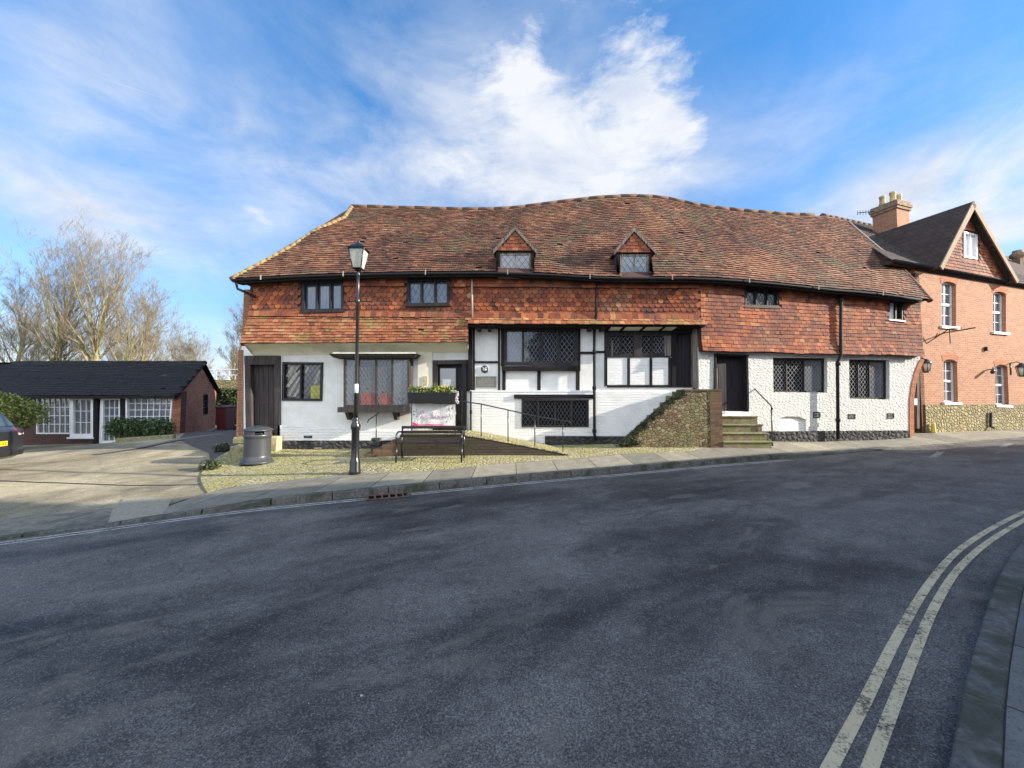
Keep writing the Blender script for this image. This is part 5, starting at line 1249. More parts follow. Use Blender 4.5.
# lanterns and bracket on the brick house
def wall_lantern(px, py, sc, label):
    s_, z_ = BB.hit(px, py, .25); c = BB.p(s_, z_, .28); o = thing('wall_lantern', label, 'lantern', c, 'wall lanterns on the brick house')
    mb = MB(); mb.lathe(c+Vector((0,0,.14*sc)), [(.15*sc,0),(.15*sc,.02),(.07*sc,.10*sc),(.02,.15*sc)], 6); mb.lathe(c-Vector((0,0,.18*sc)), [(.05*sc,0),(.09*sc,.04)], 6)
    for k in range(6):
        th = k*math.pi/3; mb.tube([c+Vector((.085*sc*math.cos(th), .085*sc*math.sin(th), -.15*sc)), c+Vector((.13*sc*math.cos(th), .13*sc*math.sin(th), .15*sc))], .010, 4)
    mb.tube([c+Vector((0,0,.26*sc)), c+Vector((0,0,.33*sc))-bn*.1, BB.p(s_, z_+.30*sc, 0)], .018, 6); mb.tube([BB.p(s_, z_+.30*sc, 0), BB.p(s_, z_-.1*sc, 0)], .03, 6); mb.build('lantern_frame', M['iron'], o)
    mb = MB(); mb.lathe(c-Vector((0,0,.14*sc)), [(.075*sc,0),(.115*sc,.27*sc)], 6); mb.build('lantern_glass', M['lampwhite'], o)
wall_lantern(925, 367.5, 1.0, 'black wall lantern beside the passage doorway on brick wall')
wall_lantern(1020.5, 371.5, 1.15, 'black wall lantern at the right edge, beyond the lower sash windows')
so_ = thing('sign_bracket', 'empty wrought iron sign bracket projecting from the brick wall below the upper sash window', 'bracket', BB.p(*BB.hit(926, 343)))
mb = MB(); a_ = BB.p(*BB.hit(926.5, 343.5)); tip = P(975, 327.7, 12.6); mb.tube([BB.p(*BB.hit(944,333.0)), tip], .022, 6); mb.tube([a_, P(949.5, 328.6, 13.2), P(962, 328, 12.9)], .016, 5)
h_ = P(949.5, 329, 13.2); mb.tube([h_, h_-Vector((0,0,.5))], .014, 5); mb.tube([a_.lerp(h_, .35), a_.lerp(h_, .5)+Vector((0,0,.12)), a_.lerp(h_, .6)], .012, 5); mb.build('bracket_arm', M['iron'], so_)
def floodlight(px, py, label):
    s_, z_ = BB.hit(px, py); o = thing('spotlight', label, 'spotlight', BB.p(s_, z_)); mb = MB()
    mb.tube([BB.p(s_+.12, z_+.04, 0), BB.p(s_+.05, z_+.03, .15)], .02, 6); mb.tube([BB.p(s_+.14, z_+.07, .14), BB.p(s_-.22, z_-.10, .24)], [.045, .06], 8); mb.build('spotlight_body', M['iron'], o)
floodlight(986, 370.5, 'small black spotlight on the brick wall left of the second lower sash window')
mb = MB(); s_, z_ = BB.hit(984.7, 349); mb.pq(BB, [(s_-.05, z_-.08), (s_+.05, z_-.08), (s_+.05, z_+.08), (s_-.05, z_+.08)], .09, .002); tag(mb.build('alarm_box', M['iron'], bevel=.01), 'tiny dark box on the brick wall between the floors', 'box')
mb = MB(); a_ = BB.p(*BB.hit(987, 412.5), .10); b_ = BB.p(*BB.hit(987, 428), .10); mb.tube([a_, b_+Vector((0,0,.05)), b_+bn*.10], .045, 8); tag(mb.build('drain_pipe', M['iron']), 'short dark drain pipe against the sandstone plinth', 'pipe')
mb = MB(); a_ = BB.p(*BB.hit(928.5, 424), .12); mb.lathe((a_.x, a_.y, grd(a_.x, a_.y)), [(.07,0),(.07,.02),(.05,.2),(.055,.3),(.02,.36)], 8); tag(mb.build('bollard', m_plain('yellow_stump', (.6,.5,.1), .7)), 'short yellow stump at the corner of the brick house', 'post')

# house beyond, at the right edge
fh = thing('far_house', 'dark roofed house just showing beyond the brick gable at the right edge', 'house', BB.p(22, 0))
fs = s1+1.0
mb = MB(); f0, f1 = RB(fs, .5, 0), RB(fs+9, .5, 0); f2, f3 = RB(fs+9, 8, 0), RB(fs, 8, 0)
mb.box8([f0, f1, f2, f3], [p+Vector((0,0,6.2)) for p in (f0, f1, f2, f3)]); mb.build('wall', M['redbrick'], fh)
mb = MB(); r0f, r1f = RB(fs-.3, 4.2, 10.3), RB(fs+9.3, 4.2, 10.3); g0f, g1f, g2f, g3f = RB(fs-.3, .1, 6.2), RB(fs+9.3, .1, 6.2), RB(fs+9.3, 8.3, 6.2), RB(fs-.3, 8.3, 6.2)
mb.face([g0f, g1f, r1f, r0f]); mb.face([g2f, g3f, r0f, r1f]); mb.face([g3f, g0f, r0f]); mb.face([g1f, g2f, r1f]); mb.face([g0f, g3f, g2f, g1f]); mb.build('roof', M['browntile'], fh)
mb = MB(); a_ = P(1022.5, 258, 20.5); mb.box(a_.x-.14, a_.x+.5, a_.y, a_.y+.6, a_.z-2.5, a_.z); mb.lathe((a_.x+.15, a_.y+.3, a_.z), [(.20,0),(.20,.08),(.30,.16),(.31,.30),(.20,.42),(.19,.52)], 12); mb.build('chimney', M['capstone'], fh)

# ------------------------------------------------------------------ cottage on the left
ct_ = thing('cottage', 'low brick cottage with long black tiled roof and white many-paned windows', 'cottage', (-16, 16, 0))
cR_ = CC.hit(181, 400)[0]; cL_ = CC.hit(-170, 400)[0]; cz = CC.hit(100, 392.5)[1]
CF = P(181, 400, 15.0); CB = P(216, 400, 19.5); ap = P(203, 362.3, 17.2)
w1 = CC.q([(37,434),(71.5,434),(71.5,397.5),(37,397.5)]); w1b = CC.q([(71.5,437),(95.5,437),(95.5,396.5),(71.5,396.5)]); wd = CC.q([(100,444.3),(123,443.5),(122.5,396.5),(101.5,396.5)]); w2 = CC.q([(128.5,424.5),(173,424),(175.5,395.5),(128.5,395.5)])
mb = MB(); outer = [(cL_, -.6), (cR_, -.6), (cR_, cz+.05), (cL_, cz+.05)]
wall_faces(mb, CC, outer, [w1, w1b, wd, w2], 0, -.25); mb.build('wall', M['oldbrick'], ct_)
mb = MB(); ga = CF.copy(); gb = CB.copy(); gv = (gb-ga); gv.z = 0; glen = gv.length; gd = gv.normalized(); CG = Plane((ga.x, ga.y), (gd.x, gd.y))
apu = (ap-ga).dot(gd); gwz = CG.q([(203,415),(208.2,414.5),(208.2,394),(203,394)])
zbk = CG.hit(215.6, 391.5)[1]
wall_faces(mb, CG, [(0, -.6), (glen, -.6), (glen, zbk-.05), (apu, ap.z-.20), (0, cz-.06)], [gwz], 0, -.25); mb.build('gable_wall', m_brick('gable_end_brick', (.46, .17, .085), (.32, .10, .06), (.28, .2, .14), .225, .075, .014, .008, (.10, .06, .05), .5), ct_)
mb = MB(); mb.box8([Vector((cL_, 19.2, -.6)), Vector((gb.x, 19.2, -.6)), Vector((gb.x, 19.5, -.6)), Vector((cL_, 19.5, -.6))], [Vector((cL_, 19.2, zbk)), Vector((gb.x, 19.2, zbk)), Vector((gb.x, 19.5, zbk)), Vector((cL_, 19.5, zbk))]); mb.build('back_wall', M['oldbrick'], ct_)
window(ct_, CG, gwz, [], f=.0, b=-.12, fw=.04, style='bars', lead='winframe', cols=[1], rows=3, glass='glass_black', frame='winframe')
mb = MB(); pe = [Vector((cL_, 14.65, cz-.12)), Vector((cR_+.12, 14.65, cz-.12))]; pr = [Vector((cL_, 17.2, ap.z)), Vector((ap.x+.1, 17.2, ap.z))]; pb = [Vector((cL_, 19.75, zbk-.1)), Vector((gb.x+.1, 19.75, zbk-.1))]
lo_ = Vector((0, .04, -.07)); mb.face([pe[0]+lo_, pe[1]+lo_, pr[1]+lo_, pr[0]+lo_]); mb.face([pb[1], pb[0], pr[0], pr[1]])
mb.box8([pe[0]-Vector((0,0,.12)), pe[1]-Vector((0,0,.12)), pe[1]+Vector((0,.04,-.12)), pe[0]+Vector((0,.04,-.12))], [pe[0]-Vector((0,0,.005)), pe[1]-Vector((0,0,.005)), pe[1]+Vector((0,.04,0)), pe[0]+Vector((0,.04,0))])
mb.box8([pe[1]-Vector((.05,0,.14)), pe[1]-Vector((0,0,.14)), pr[1]-Vector((0,0,.14)), pr[1]-Vector((.05,0,.14))], [pe[1]-Vector((.05,0,0)), pe[1]+Vector((0,0,0.002)), pr[1]+Vector((0,0,.002)), pr[1]-Vector((.05,0,0))])
cr_ = mb.build('roof', M['timber_h'], ct_)
mb = MB(); random.seed(41); cn = (pe[1]-pe[0]).cross(pr[0]-pe[0]).normalized(); cn = cn if cn.y < 0 else -cn
def Sct(a, b):
    p0_ = Vector((CC.hit(-60, 400)[0]+a, 14.65, cz-.12)); p1_ = Vector((p0_.x, 17.2, ap.z)); p = p0_.lerp(p1_, b/22); return p+cn*noise.noise(Vector((a*.4, b*.2, 8)))*.05, cn
x00 = CC.hit(-60, 400)[0]
tiles(mb, Sct, cR_+1-x00, 21, .2, lambda a, b: x00+a < cR_+.12+(ap.x+.1-cR_-.12)*b/22, lift=.03, thick=.02, jit=.01)
M['ctile'] = m_tile('black_slate_tiles', [(0, (.010, .008, .007)), (.5, (.018, .014, .012)), (.95, (.024, .02, .02)), (1, (.06, .055, .05))], (.03, .03, .02), .3, (.008, .008, .008), .5)
mb.build('roof_tiles', M['ctile'], cr_)
mb = MB(); capline(mb, [Vector((x00, 17.2, ap.z)), pr[1]], .09, .4); mb.build('ridge_tiles', M['ctile'], cr_)
kw = dict(frame='whitepaint', lead='whitepaint', glass='curtain', style='bars')
window(ct_, CC, w1, [.02], f=.03, b=-.1, fw=.05, mw=.02, rows=4, cols=[1, 6], **kw)
window(ct_, CC, w1b, [], f=.06, b=-.1, fw=.13, mw=.1, rows=3, cols=[3], sill=(.06, .06, 'whitepaint'), **kw)
window(ct_, CC, w2, [], f=.12, b=-.1, fw=.055, rows=4, cols=[7], sill=(.06, .06, 'whitepaint'), **kw)
mb = MB(); mb.pq(CC, CC.q([(120,397.2),(178,396.7),(178,395.2),(120,395.6)]), .24, .0); mb.build('window_canopy', M['whitepaint'], ct_)
mb = MB(); mb.pq(CC, CC.q([(122.5,425),(129,425),(129,394),(122.5,394)]), .1, .0); mb.build('timber_post', M['timber'], ct_)
mb = MB(); mb.pq(CC, CC.q([(95.8,444),(100,444.5),(100,394),(95.8,394)]), .1, .0); mb.build('timber_post', M['timber'], ct_)
mb = MB(); mb.pq(CC, CC.q([(-60,396.4),(127,396.4),(127,393),(-60,393)]), .08, .0); mb.build('eaves_board', M['timber_h'], ct_)
do_ = window(ct_, CC, wd, [], f=.04, b=-.1, fw=.13, rows=5, cols=[3], name='glazed_door', **kw)
for px_, py_, nm in ((91, 401, 'hanging_lamp'), (131.5, 397.5, 'hanging_lamp')):
    pass

# ------------------------------------------------------------------ wheelie bin, wall and hedge in the alley
a_ = on_grd(225, 426.5); a_ = P(226, 427, 17.0); gz = grd(a_.x, a_.y)
wb = thing('wheelie_bin', 'maroon wheelie bin beside the brick gable end in the alley', 'wheelie bin', (a_.x, a_.y, gz))
s = (P(231.5, 400, 17).x-P(220.5, 400, 17).x)/2; hb = P(226, 407.5, 17).z-gz
mb = MB(); mb.box8([Vector((a_.x-s*.8, a_.y-.28, gz+.05)), Vector((a_.x+s*.8, a_.y-.28, gz+.05)), Vector((a_.x+s*.8, a_.y+.25, gz+.05)), Vector((a_.x-s*.8, a_.y+.25, gz+.05))], [Vector((a_.x-s*.95, a_.y-.36, gz+hb)), Vector((a_.x+s*.95, a_.y-.36, gz+hb)), Vector((a_.x+s*.95, a_.y+.34, gz+hb)), Vector((a_.x-s*.95, a_.y+.34, gz+hb))]); mb.build('bin_body', M['redplastic'], wb, bevel=.02)
mb = MB(); mb.box8([Vector((a_.x-s*1.05, a_.y-.42, gz+hb)), Vector((a_.x+s*1.05, a_.y-.42, gz+hb)), Vector((a_.x+s*1.05, a_.y+.4, gz+hb)), Vector((a_.x-s*1.05, a_.y+.4, gz+hb))], [Vector((a_.x-s*.95, a_.y-.36, gz+hb+.05)), Vector((a_.x+s*.95, a_.y-.36, gz+hb+.05)), Vector((a_.x+s*.95, a_.y+.36, gz+hb+.10)), Vector((a_.x-s*.95, a_.y+.36, gz+hb+.10))]); mb.build('bin_lid', M['redplastic'], wb, bevel=.015)
for dx in (-s*.75, s*.75):
    mb = MB(); mb.tube([(a_.x+dx-.03, a_.y+.28, gz+.1), (a_.x+dx+.03, a_.y+.28, gz+.1)], .1, 12); mb.build('wheel', M['tyre'], wb)

def leaves(mb, c, rad, n, size, seed, shell=.55, flat=1, mi=0, gz_=None):
    rnd = random.Random(seed); c = Vector(c)
    for _ in range(n):
        while True:
            v = Vector((rnd.uniform(-1, 1), rnd.uniform(-1, 1), rnd.uniform(-1, 1)))
            if shell < v.length < 1: break
        k = 1+.22*noise.noise(v*2.3+c)+.12*noise.noise(v*6+c)
        p = c+Vector((v.x*rad[0], v.y*rad[1], v.z*rad[2]))*k
        if gz_ is not None and p.z < gz_: continue
        a = Vector((rnd.gauss(0, 1), rnd.gauss(0, 1), rnd.gauss(0, 1))).normalized(); b = a.cross(Vector((rnd.gauss(0, 1), rnd.gauss(0, 1), rnd.gauss(0, 1)))).normalized()
        s_ = size*rnd.uniform(.6, 1.3); mb.face([p-a*s_, p+b*s_*.45, p+a*s_, p-b*s_*.45], mi, rnd.random())
def bush(name, c, rad, n, size, mat, label, cat, seed, stems=6, group=None, shell=.5):
    c = Vector(c); gz_ = grd(c.x, c.y); o = thing(name, label, cat, (c.x, c.y, gz_), group)
    mb = MB(); leaves(mb, c, rad, n, size, seed, shell, gz_=gz_); leaves(mb, c, tuple(r*.7 for r in rad), n//3, size, seed+1, .2, gz_=gz_); mb.build('foliage', M[mat], o)
    mb = MB(); rnd = random.Random(seed)
    for k in range(stems):
        e_ = c+Vector((rnd.uniform(-.6, .6)*rad[0], rnd.uniform(-.6, .6)*rad[1], rnd.uniform(-.1, .4)*rad[2])); b_ = Vector((c.x+(e_.x-c.x)*.3, c.y+(e_.y-c.y)*.3, gz_-.05)); mb.tube([b_, b_.lerp(e_, .5)+Vector((0,0,.1)), e_], [.03, .02, .01], 5)
    mb.build('stems', M['bark'], o)
b_ = P(8, 412, 13.0); bush('round_bush', (b_.x-.55, 13.1, b_.z-.05), (1.5, .95, .70), 4600, .055, 'leaf_yellow', 'big round yellow-green bush behind the parked car', 'bush', 5)
for i, (px_, w_, lab) in enumerate(((120, .42, 'small dark green shrub beside the white glazed door'), (139, .5, 'middle green shrub under the wide white cottage window'), (159, .55, 'right-hand green shrub under the wide white cottage window, nearest the brick corner'))):
    c = P(px_, 427.5, 14.1); bush('low_shrub', (c.x, 14.1, c.z), (w_, .4, .38), 1500, .045, 'leaf_green', lab, 'shrub', 60+i, group='shrubs in front of the cottage', shell=.3)
# planter edge under shrubs
mb = MB(); a_, b2 = P(116, 441, 13.6), P(178, 434, 13.75); za_, zb2 = grd(a_.x, a_.y), grd(b2.x, b2.y)
mb.box8([Vector((a_.x, 13.55, za_-.1)), Vector((b2.x, 13.55, zb2-.1)), Vector((b2.x, 13.7, zb2-.1)), Vector((a_.x, 13.7, za_-.1))], [Vector((a_.x, 13.55, za_+.13)), Vector((b2.x, 13.55, zb2+.13)), Vector((b2.x, 13.7, zb2+.13)), Vector((a_.x, 13.7, za_+.13))])
tag(mb.build('stone_edging', M['mossstone'], bevel=.03), 'low mossy stone edging in front of the cottage shrubs', 'edging')
# hedge at the end of the alley, wall and rail behind
hx0, hx1 = P(212, 400, 22).x, P(262, 400, 22).x
mb = MB(); zt_, zb_ = P(225, 388, 22).z, P(225, 431, 22).z; rnd = random.Random(3)
for _ in range(9000):
    x, z = rnd.uniform(hx0, hx1), rnd.uniform(zb_-.2, zt_); y = 22+rnd.gauss(0, .14)+.35*noise.noise(Vector((x*1.2, z*1.4, 0)))
    a = Vector((rnd.gauss(0,1), rnd.gauss(0,1), rnd.gauss(0,1))).normalized(); b = a.cross(Vector((rnd.gauss(0,1), rnd.gauss(0,1), rnd.gauss(0,1)))).normalized(); s_ = .07
    mb.face([Vector((x,y,z))-a*s_, Vector((x,y,z))+b*s_*.5, Vector((x,y,z))+a*s_, Vector((x,y,z))-b*s_*.5], 0, rnd.random())
mb.box(hx0, hx1, 22.35, 22.6, zb_-.3, zt_-.15, 0, .1)
tag(mb.build('hedge', M['hedge']), 'dark green ivy hedge across the end of the alley', 'hedge')
mb = MB(); rnd = random.Random(8)
for _ in range(2600):
    x, y = rnd.uniform(P(226,427,18).x, -7.99), rnd.uniform(18, 21.6); z = grd(x, y); a = rnd.uniform(0, 6.3); h_ = rnd.uniform(.05, .14); d = Vector((math.cos(a), math.sin(a), 0))*.012
    mb.face([Vector((x,y,z))-d, Vector((x,y,z))+d, Vector((x,y,z+h_))+Vector((rnd.gauss(0,.02), rnd.gauss(0,.02), 0))], 0, rnd.random())
tag(mb.build('grass', M['leaf_yellow']), 'patch of grass below the hedge at the alley end', 'grass', kind='stuff')
mb = MB(); z1_ = P(225, 380, 24.5).z; mb.box(hx0-3, hx1+3, 24.3, 24.7, -.3, z1_); tag(mb.build('garden_wall', M['stone']), 'stone garden wall rising behind the hedge in the alley', 'wall')
wr = thing('garden_railing', 'white railing standing along the garden wall behind the alley hedge', 'railing', (hx0, 24.5, z1_))
for k in range(12):
    x = hx0-2.5+k*.8; mb = MB(); mb.box(x-.018, x+.018, 24.47, 24.50, z1_, z1_+.7); mb.build('post', M['whitepaint'], wr)
for dz in (.3, .66):
    mb = MB(); mb.box(hx0-2.6, hx1+2.6, 24.44, 24.469, z1_+dz, z1_+dz+.035); mb.build('rail', M['whitepaint'], wr)

# ------------------------------------------------------------------ bare winter trees
def tree(base, H, seed, label, trunk_r, wid=.30, levels=5, lean=(0, 0), stems=1, fork=.22, dens=1.0):
    """trunk(s) that run up through the crown with ascending limbs, each level thinner"""
    rnd = random.Random(seed); base = Vector(base); o = thing('bare_tree', label, 'tree', base, 'bare winter trees behind the cottage')
    tm, cm = MB(), MB()
    def path(p, d, L_, n, wob, upb):
        pts = [p.copy()]; dd = d.copy()
        for k in range(n):
            dd = (dd+Vector((rnd.gauss(0, wob), rnd.gauss(0, wob), rnd.gauss(upb, wob*.4)))).normalized(); pts.append(pts[-1]+dd*L_/n)
        return pts, dd
    def at_(pts, f): x = f*(len(pts)-1); i = min(len(pts)-2, int(x)); return pts[i].lerp(pts[i+1], x-i), (pts[i+1]-pts[i]).normalized()
    def side(dd, ang):
        ax_ = Vector((rnd.gauss(0, 1), rnd.gauss(0, 1), rnd.gauss(0, .3))); ax_ = (ax_-ax_.project(dd)).normalized(); return (dd*math.cos(ang)+ax_*math.sin(ang)).normalized()
    def br(p, d, L_, r_, lv):
        n = 5 if lv < 2 else 3; pts, dd = path(p, d, L_, n, .10+.03*lv, .07); rr = [r_*(1-.7*k/n) for k in range(n+1)]
        (tm if lv < 2 else cm).tube(pts, rr, 7 if lv < 1 else 5 if lv < 2 else 3, cap=False)
        if lv >= levels: return
        nc = int((6, 6.5, 6, 5, 4, 3)[lv]*dens+rnd.random())
        for c in range(nc):
            f = rnd.uniform(.22, 1.0) if lv else rnd.uniform(.3, 1.0); q, dq = at_(pts, f)
            nd = (side(dq, rnd.uniform(.35, .85))+Vector((0, 0, .22))).normalized()
            br(q, nd, L_*rnd.uniform(.36, .60)*(1.15-.45*f), max(.010, r_*(1-.7*f)*rnd.uniform(.35, .6)), lv+1)
    for s_ in range(stems):
        d0 = Vector((lean[0]+rnd.gauss(0, .05)+(s_-(stems-1)/2)*.10, lean[1]+rnd.gauss(0, .05), 1)).normalized(); b0 = base+Vector(((s_-(stems-1)/2)*trunk_r*2.2, 0, -.3))
        pts, dd = path(b0, d0, H*.92, 9, .045, .03); rr = [trunk_r*(1-.88*(k/9)**1.1) for k in range(10)]; rr[0] *= 1.25
        tm.tube(pts, rr, 10, cap=False)
        for c in range(int(26*dens)):
            f = fork+(1-fork)*(c+rnd.random())/(26*dens); q, dq = at_(pts, min(.99, f)); r0 = trunk_r*(1-.88*min(.97, f)**1.1)
            ang = rnd.uniform(.55, .95)*(1.1-.5*f); shape = math.sin(math.pi*min(1, (.25+.75*(1.08-f))))*.9+.25
            br(q, (side(dq, ang)+Vector((0, 0, .30))).normalized(), H*wid*rnd.uniform(.75, 1.05)*shape, r0*rnd.uniform(.30, .5), 1)
    zs = sorted(v[2] for v in cm.v); top = zs[int(len(zs)*.995)]-base.z; k = H/top
    for m_ in (tm, cm): m_.v = [(base.x+(v[0]-base.x)*k, base.y+(v[1]-base.y)*k, base.z+(v[2]-base.z)*k) for v in m_.v]
    tm.build('trunk', M['bark'], o); cm.build('crown', M['twig'], o); return o
def tp(px, Y): p = P(px, 400, Y); return (p.x, p.y, .3)
def th_(px, py, Y): return P(px, py, Y).z-.3
tree(tp(50, 36), th_(50, 227, 36), 101, 'tall bare tree with pale double trunk, left of the two tallest', .40, .44, 4, stems=2, fork=.30)
tree(tp(92, 35), th_(92, 224, 35), 205, 'tall bare tree with thick brown trunk and rounded crown, right of the two tallest', .62, .46, 4, fork=.36)
tree(tp(130, 37), th_(138, 280, 37), 309, 'smaller bare tree leaning right, right of the tall pair', .34, .42, 4, lean=(.10, 0), stems=2)
tree(tp(229, 31), th_(229, 302, 31), 412, 'bare lichen-covered tree behind the alley hedge, close to the old building', .34, .62, 4, dens=1.35, fork=.12)
tree(tp(8, 37), th_(8, 258, 37), 511, 'bare tree at the left edge of the view behind the cottage roof', .36, .42, 4)
tree(tp(-45, 36), th_(-45, 240, 36), 515, 'bare tree just outside the left edge with branches reaching into view', .45, .45, 4)
tree(tp(163, 40), th_(163, 318, 40), 617, 'short bushy bare tree at the right end of the cottage roof', .20, .55, 4, stems=2, fork=.1)
tree(tp(193, 42), th_(193, 335, 42), 719, 'short bare tree between the cottage gable and the old building', .20, .6, 4, stems=2, fork=.1)
tree(tp(70, 42), th_(70, 312, 42), 823, 'low pale bare tree between the two tall trunks', .2, .55, 4, stems=2, fork=.1)
tree(tp(112, 43), th_(112, 318, 43), 829, 'low pale bare tree standing between the thick trunk and the leaning one', .2, .55, 4, stems=2, fork=.1)
tree(tp(28, 43), th_(28, 315, 43), 831, 'low pale bare tree between the left edge tree and the double trunk', .2, .55, 4, stems=2, fork=.1)

# ------------------------------------------------------------------ entrance ramp, steps and railings
rp = thing('entrance_ramp', 'raised entrance platform with dark brick side wall sloping down to the right', 'ramp', (P(464, 457, 9.75).x, 10.3, .2))
A0 = P(400, 434.5, 9.75); A1 = P(464, 435.7, 9.75); A2 = P(568, 457.5, 9.85); ztop = A1.z
bk = 11.17
def rbox(mb, pa, pb, za, zb):
    mb.box8([Vector((pa.x, pa.y, -.3)), Vector((pb.x, pb.y, -.3)), Vector((pb.x, bk, -.3)), Vector((pa.x, bk, -.3))], [Vector((pa.x, pa.y, za)), Vector((pb.x, pb.y, zb)), Vector((pb.x, bk, zb)), Vector((pa.x, bk, za))])
mb = MB(); rbox(mb, A0, A1, ztop, ztop)
n = 8; zE2 = grd(A2.x, A2.y)+.04
zz = [ztop+(zE2-ztop)*(k/n)**1.08 for k in range(n+1)]
for k in range(n): rbox(mb, A1.lerp(A2, k/n), A1.lerp(A2, (k+1)/n), zz[k], zz[k+1])
mb.build('retaining_wall', M['rampbrick'], rp)
mb = MB(); up_ = Vector((0, 0, .02)); up2 = Vector((0, 0, .022))
def top(p, z, e=0): return [Vector((p.x, p.y-.015, z)), Vector((p.x, bk, z))]
prs = [top(A0, ztop)] + [top(A1.lerp(A2, k/n), zz[k]) for k in range(n+1)]
for a, b in zip(prs[:-1], prs[1:]): mb.box8([a[0]+Vector((0,0,.003)), b[0]+Vector((0,0,.003)), b[1]+Vector((0,0,.003)), a[1]+Vector((0,0,.003))], [a[0]+up_*1.6, b[0]+up_*1.6, b[1]+up_*1.6, a[1]+up_*1.6])
mb.build('paved_top', M['cobble'], rp)
ns = 4; xs0 = P(363, 458, 9.75).x; gz = grd(xs0, 9.9)
for k in range(ns):
    x1 = A0.x-(A0.x-xs0)*(k/ns); x0_ = A0.x-(A0.x-xs0)*((k+1)/ns); z_ = ztop-(ztop-gz)*((k+1)/(ns+1)) 
    mb = MB(); mb.box8([Vector((x0_, 9.78, -.2)), Vector((x1-.004, 9.78, -.2)), Vector((x1-.004, 11.0, -.2)), Vector((x0_, 11.0, -.2))], [Vector((x0_, 9.78, z_)), Vector((x1-.004, 9.78, z_)), Vector((x1-.004, 11.0, z_)), Vector((x0_, 11.0, z_))]); mb.build('brick_step', M['stepbrick'], rp)
# railings along the ramp
hr = thing('handrail', 'long thin black iron handrail with slender posts down the entrance ramp', 'handrail', (A1.x, 9.9, .3), 'thin black iron handrails')
def rail(px, py): return P(px, py, 9.92)
mb = MB(); mb.tube([rail(411, 399.5), rail(463, 401.5), rail(481, 404), rail(508, 410), rail(534.7, 416), rail(562.6, 420.5), rail(569.5, 421.5), rail(570.5, 424)], .016, 7); mb.build('rail', M['iron'], hr)
for px_, pt, pb_ in ((412, 399.6, 434), (455.5, 401.2, 434), (481.2, 404, 437.5), (508, 410, 444.5), (534.8, 416, 450), (562.8, 420.5, 456.5)):
    a_, b_ = rail(px_, pt), rail(px_, pb_); mb = MB(); zf = ztop+.03 if b_.x <= A1.x else float(np.interp((b_.x-A1.x)/(A2.x-A1.x)*n, range(n+1), zz))+.03
    mb.tube([a_, Vector((a_.x, a_.y, zf))], .014, 7); mb.build('post', M['iron'], hr)
h2 = thing('handrail', 'short bent black iron handrail on one post below the bay window', 'handrail', (P(376.5, 440, 10.9).x, 10.9, .4), 'thin black iron handrails')
mb = MB(); mb.tube([P(367.5, 422.5, 10.9), P(368.5, 420, 10.9), P(376.5, 414.6, 10.9), P(383, 409.5, 10.9), P(392, 405, 10.9)], .017, 7); mb.build('rail', M['iron'], h2)
a_ = P(376.5, 414.6, 10.9); mb = MB(); mb.tube([a_, Vector((a_.x, a_.y, grd(a_.x, a_.y)))], .015, 7); mb.build('post', M['iron'], h2)
mb = MB(); gz = grd(a_.x, 10.9); zt_ = P(376, 438, 10.9).z; mb.box(a_.x-.11, a_.x+.11, 10.82, 11.02, gz-.1, zt_); mb.build('post_block', M['plinth'], h2)
# flower trough on the railing
T0, T1 = P(409, 403.5, 9.8), P(457, 403.5, 9.8); ttop = P(430, 392.5, 9.8).z
ft = thing('flower_trough', 'black flower trough with yellow and white flowers hooked on the railing above the banner', 'flower trough', ((T0.x+T1.x)/2, 9.8, T0.z))
mb = MB(); mb.box8([Vector((T0.x+.04, 9.66, T0.z)), Vector((T1.x-.04, 9.66, T0.z)), Vector((T1.x-.04, 9.89, T0.z)), Vector((T0.x+.04, 9.89, T0.z))], [Vector((T0.x, 9.62, ttop)), Vector((T1.x, 9.62, ttop)), Vector((T1.x, 9.90, ttop)), Vector((T0.x, 9.90, ttop))]); mb.build('trough', M['carblack'], ft, bevel=.01)
mb = MB(); rnd = random.Random(4)
for k in range(46):
    x = rnd.uniform(T0.x+.05, T1.x-.05); leaves(mb, (x, 9.75+rnd.uniform(-.08, .08), ttop+rnd.uniform(.02, .09)), (.09, .08, .07+.03*rnd.random()), 26, .032, k, .1)
tl = P(437, 384, 9.75)
for k in range(26):
    b_ = Vector((P(rnd.uniform(434, 440), 392, 9.75).x, 9.75+rnd.uniform(-.05, .05), ttop)); e_ = b_+Vector((rnd.gauss(0, .04), rnd.gauss(0, .03), rnd.uniform(.15, .30))); w_ = Vector((.011, 0, 0)); mb.face([b_-w_, b_+w_, e_], 0, rnd.uniform(.4, 1))
mb.build('leaves', M['leaf_yellow'], ft)
def blooms(lst, mat, name):
    for px_, py_ in lst:
        mb = MB(); c0_ = P(px_, py_, 9.70)
        for q in range(5):
            c = c0_+Vector((rnd.gauss(0, .025), rnd.gauss(0, .02), rnd.gauss(0, .022)))
            for k in range(6):
                a = k*math.pi/3+rnd.random(); d_ = Vector((math.cos(a), -.35, math.sin(a)))*.020; e_ = Vector((-math.sin(a), 0, math.cos(a)))*.009; mb.face([c, c+d_*.6+e_, c+d_, c+d_*.6-e_], 0, rnd.random())
        mb.build(name, M[mat], ft)
blooms([(434,390.5),(437,391),(442,387),(445,386),(447,388),(444,390)], 'petal_yellow', 'flower'); blooms([(451,390),(454,391),(456,392),(412,391.5),(424,391)], 'petal_white', 'flower')
mb = MB()
for k in range(10):
    c = P(457+rnd.uniform(-1.3, 1), 392+k*1.1, 9.68); leaves(mb, c, (.04, .03, .04), 12, .03, 300+k, .1)
mb.build('trailing_stems', M['petal_white'], ft)
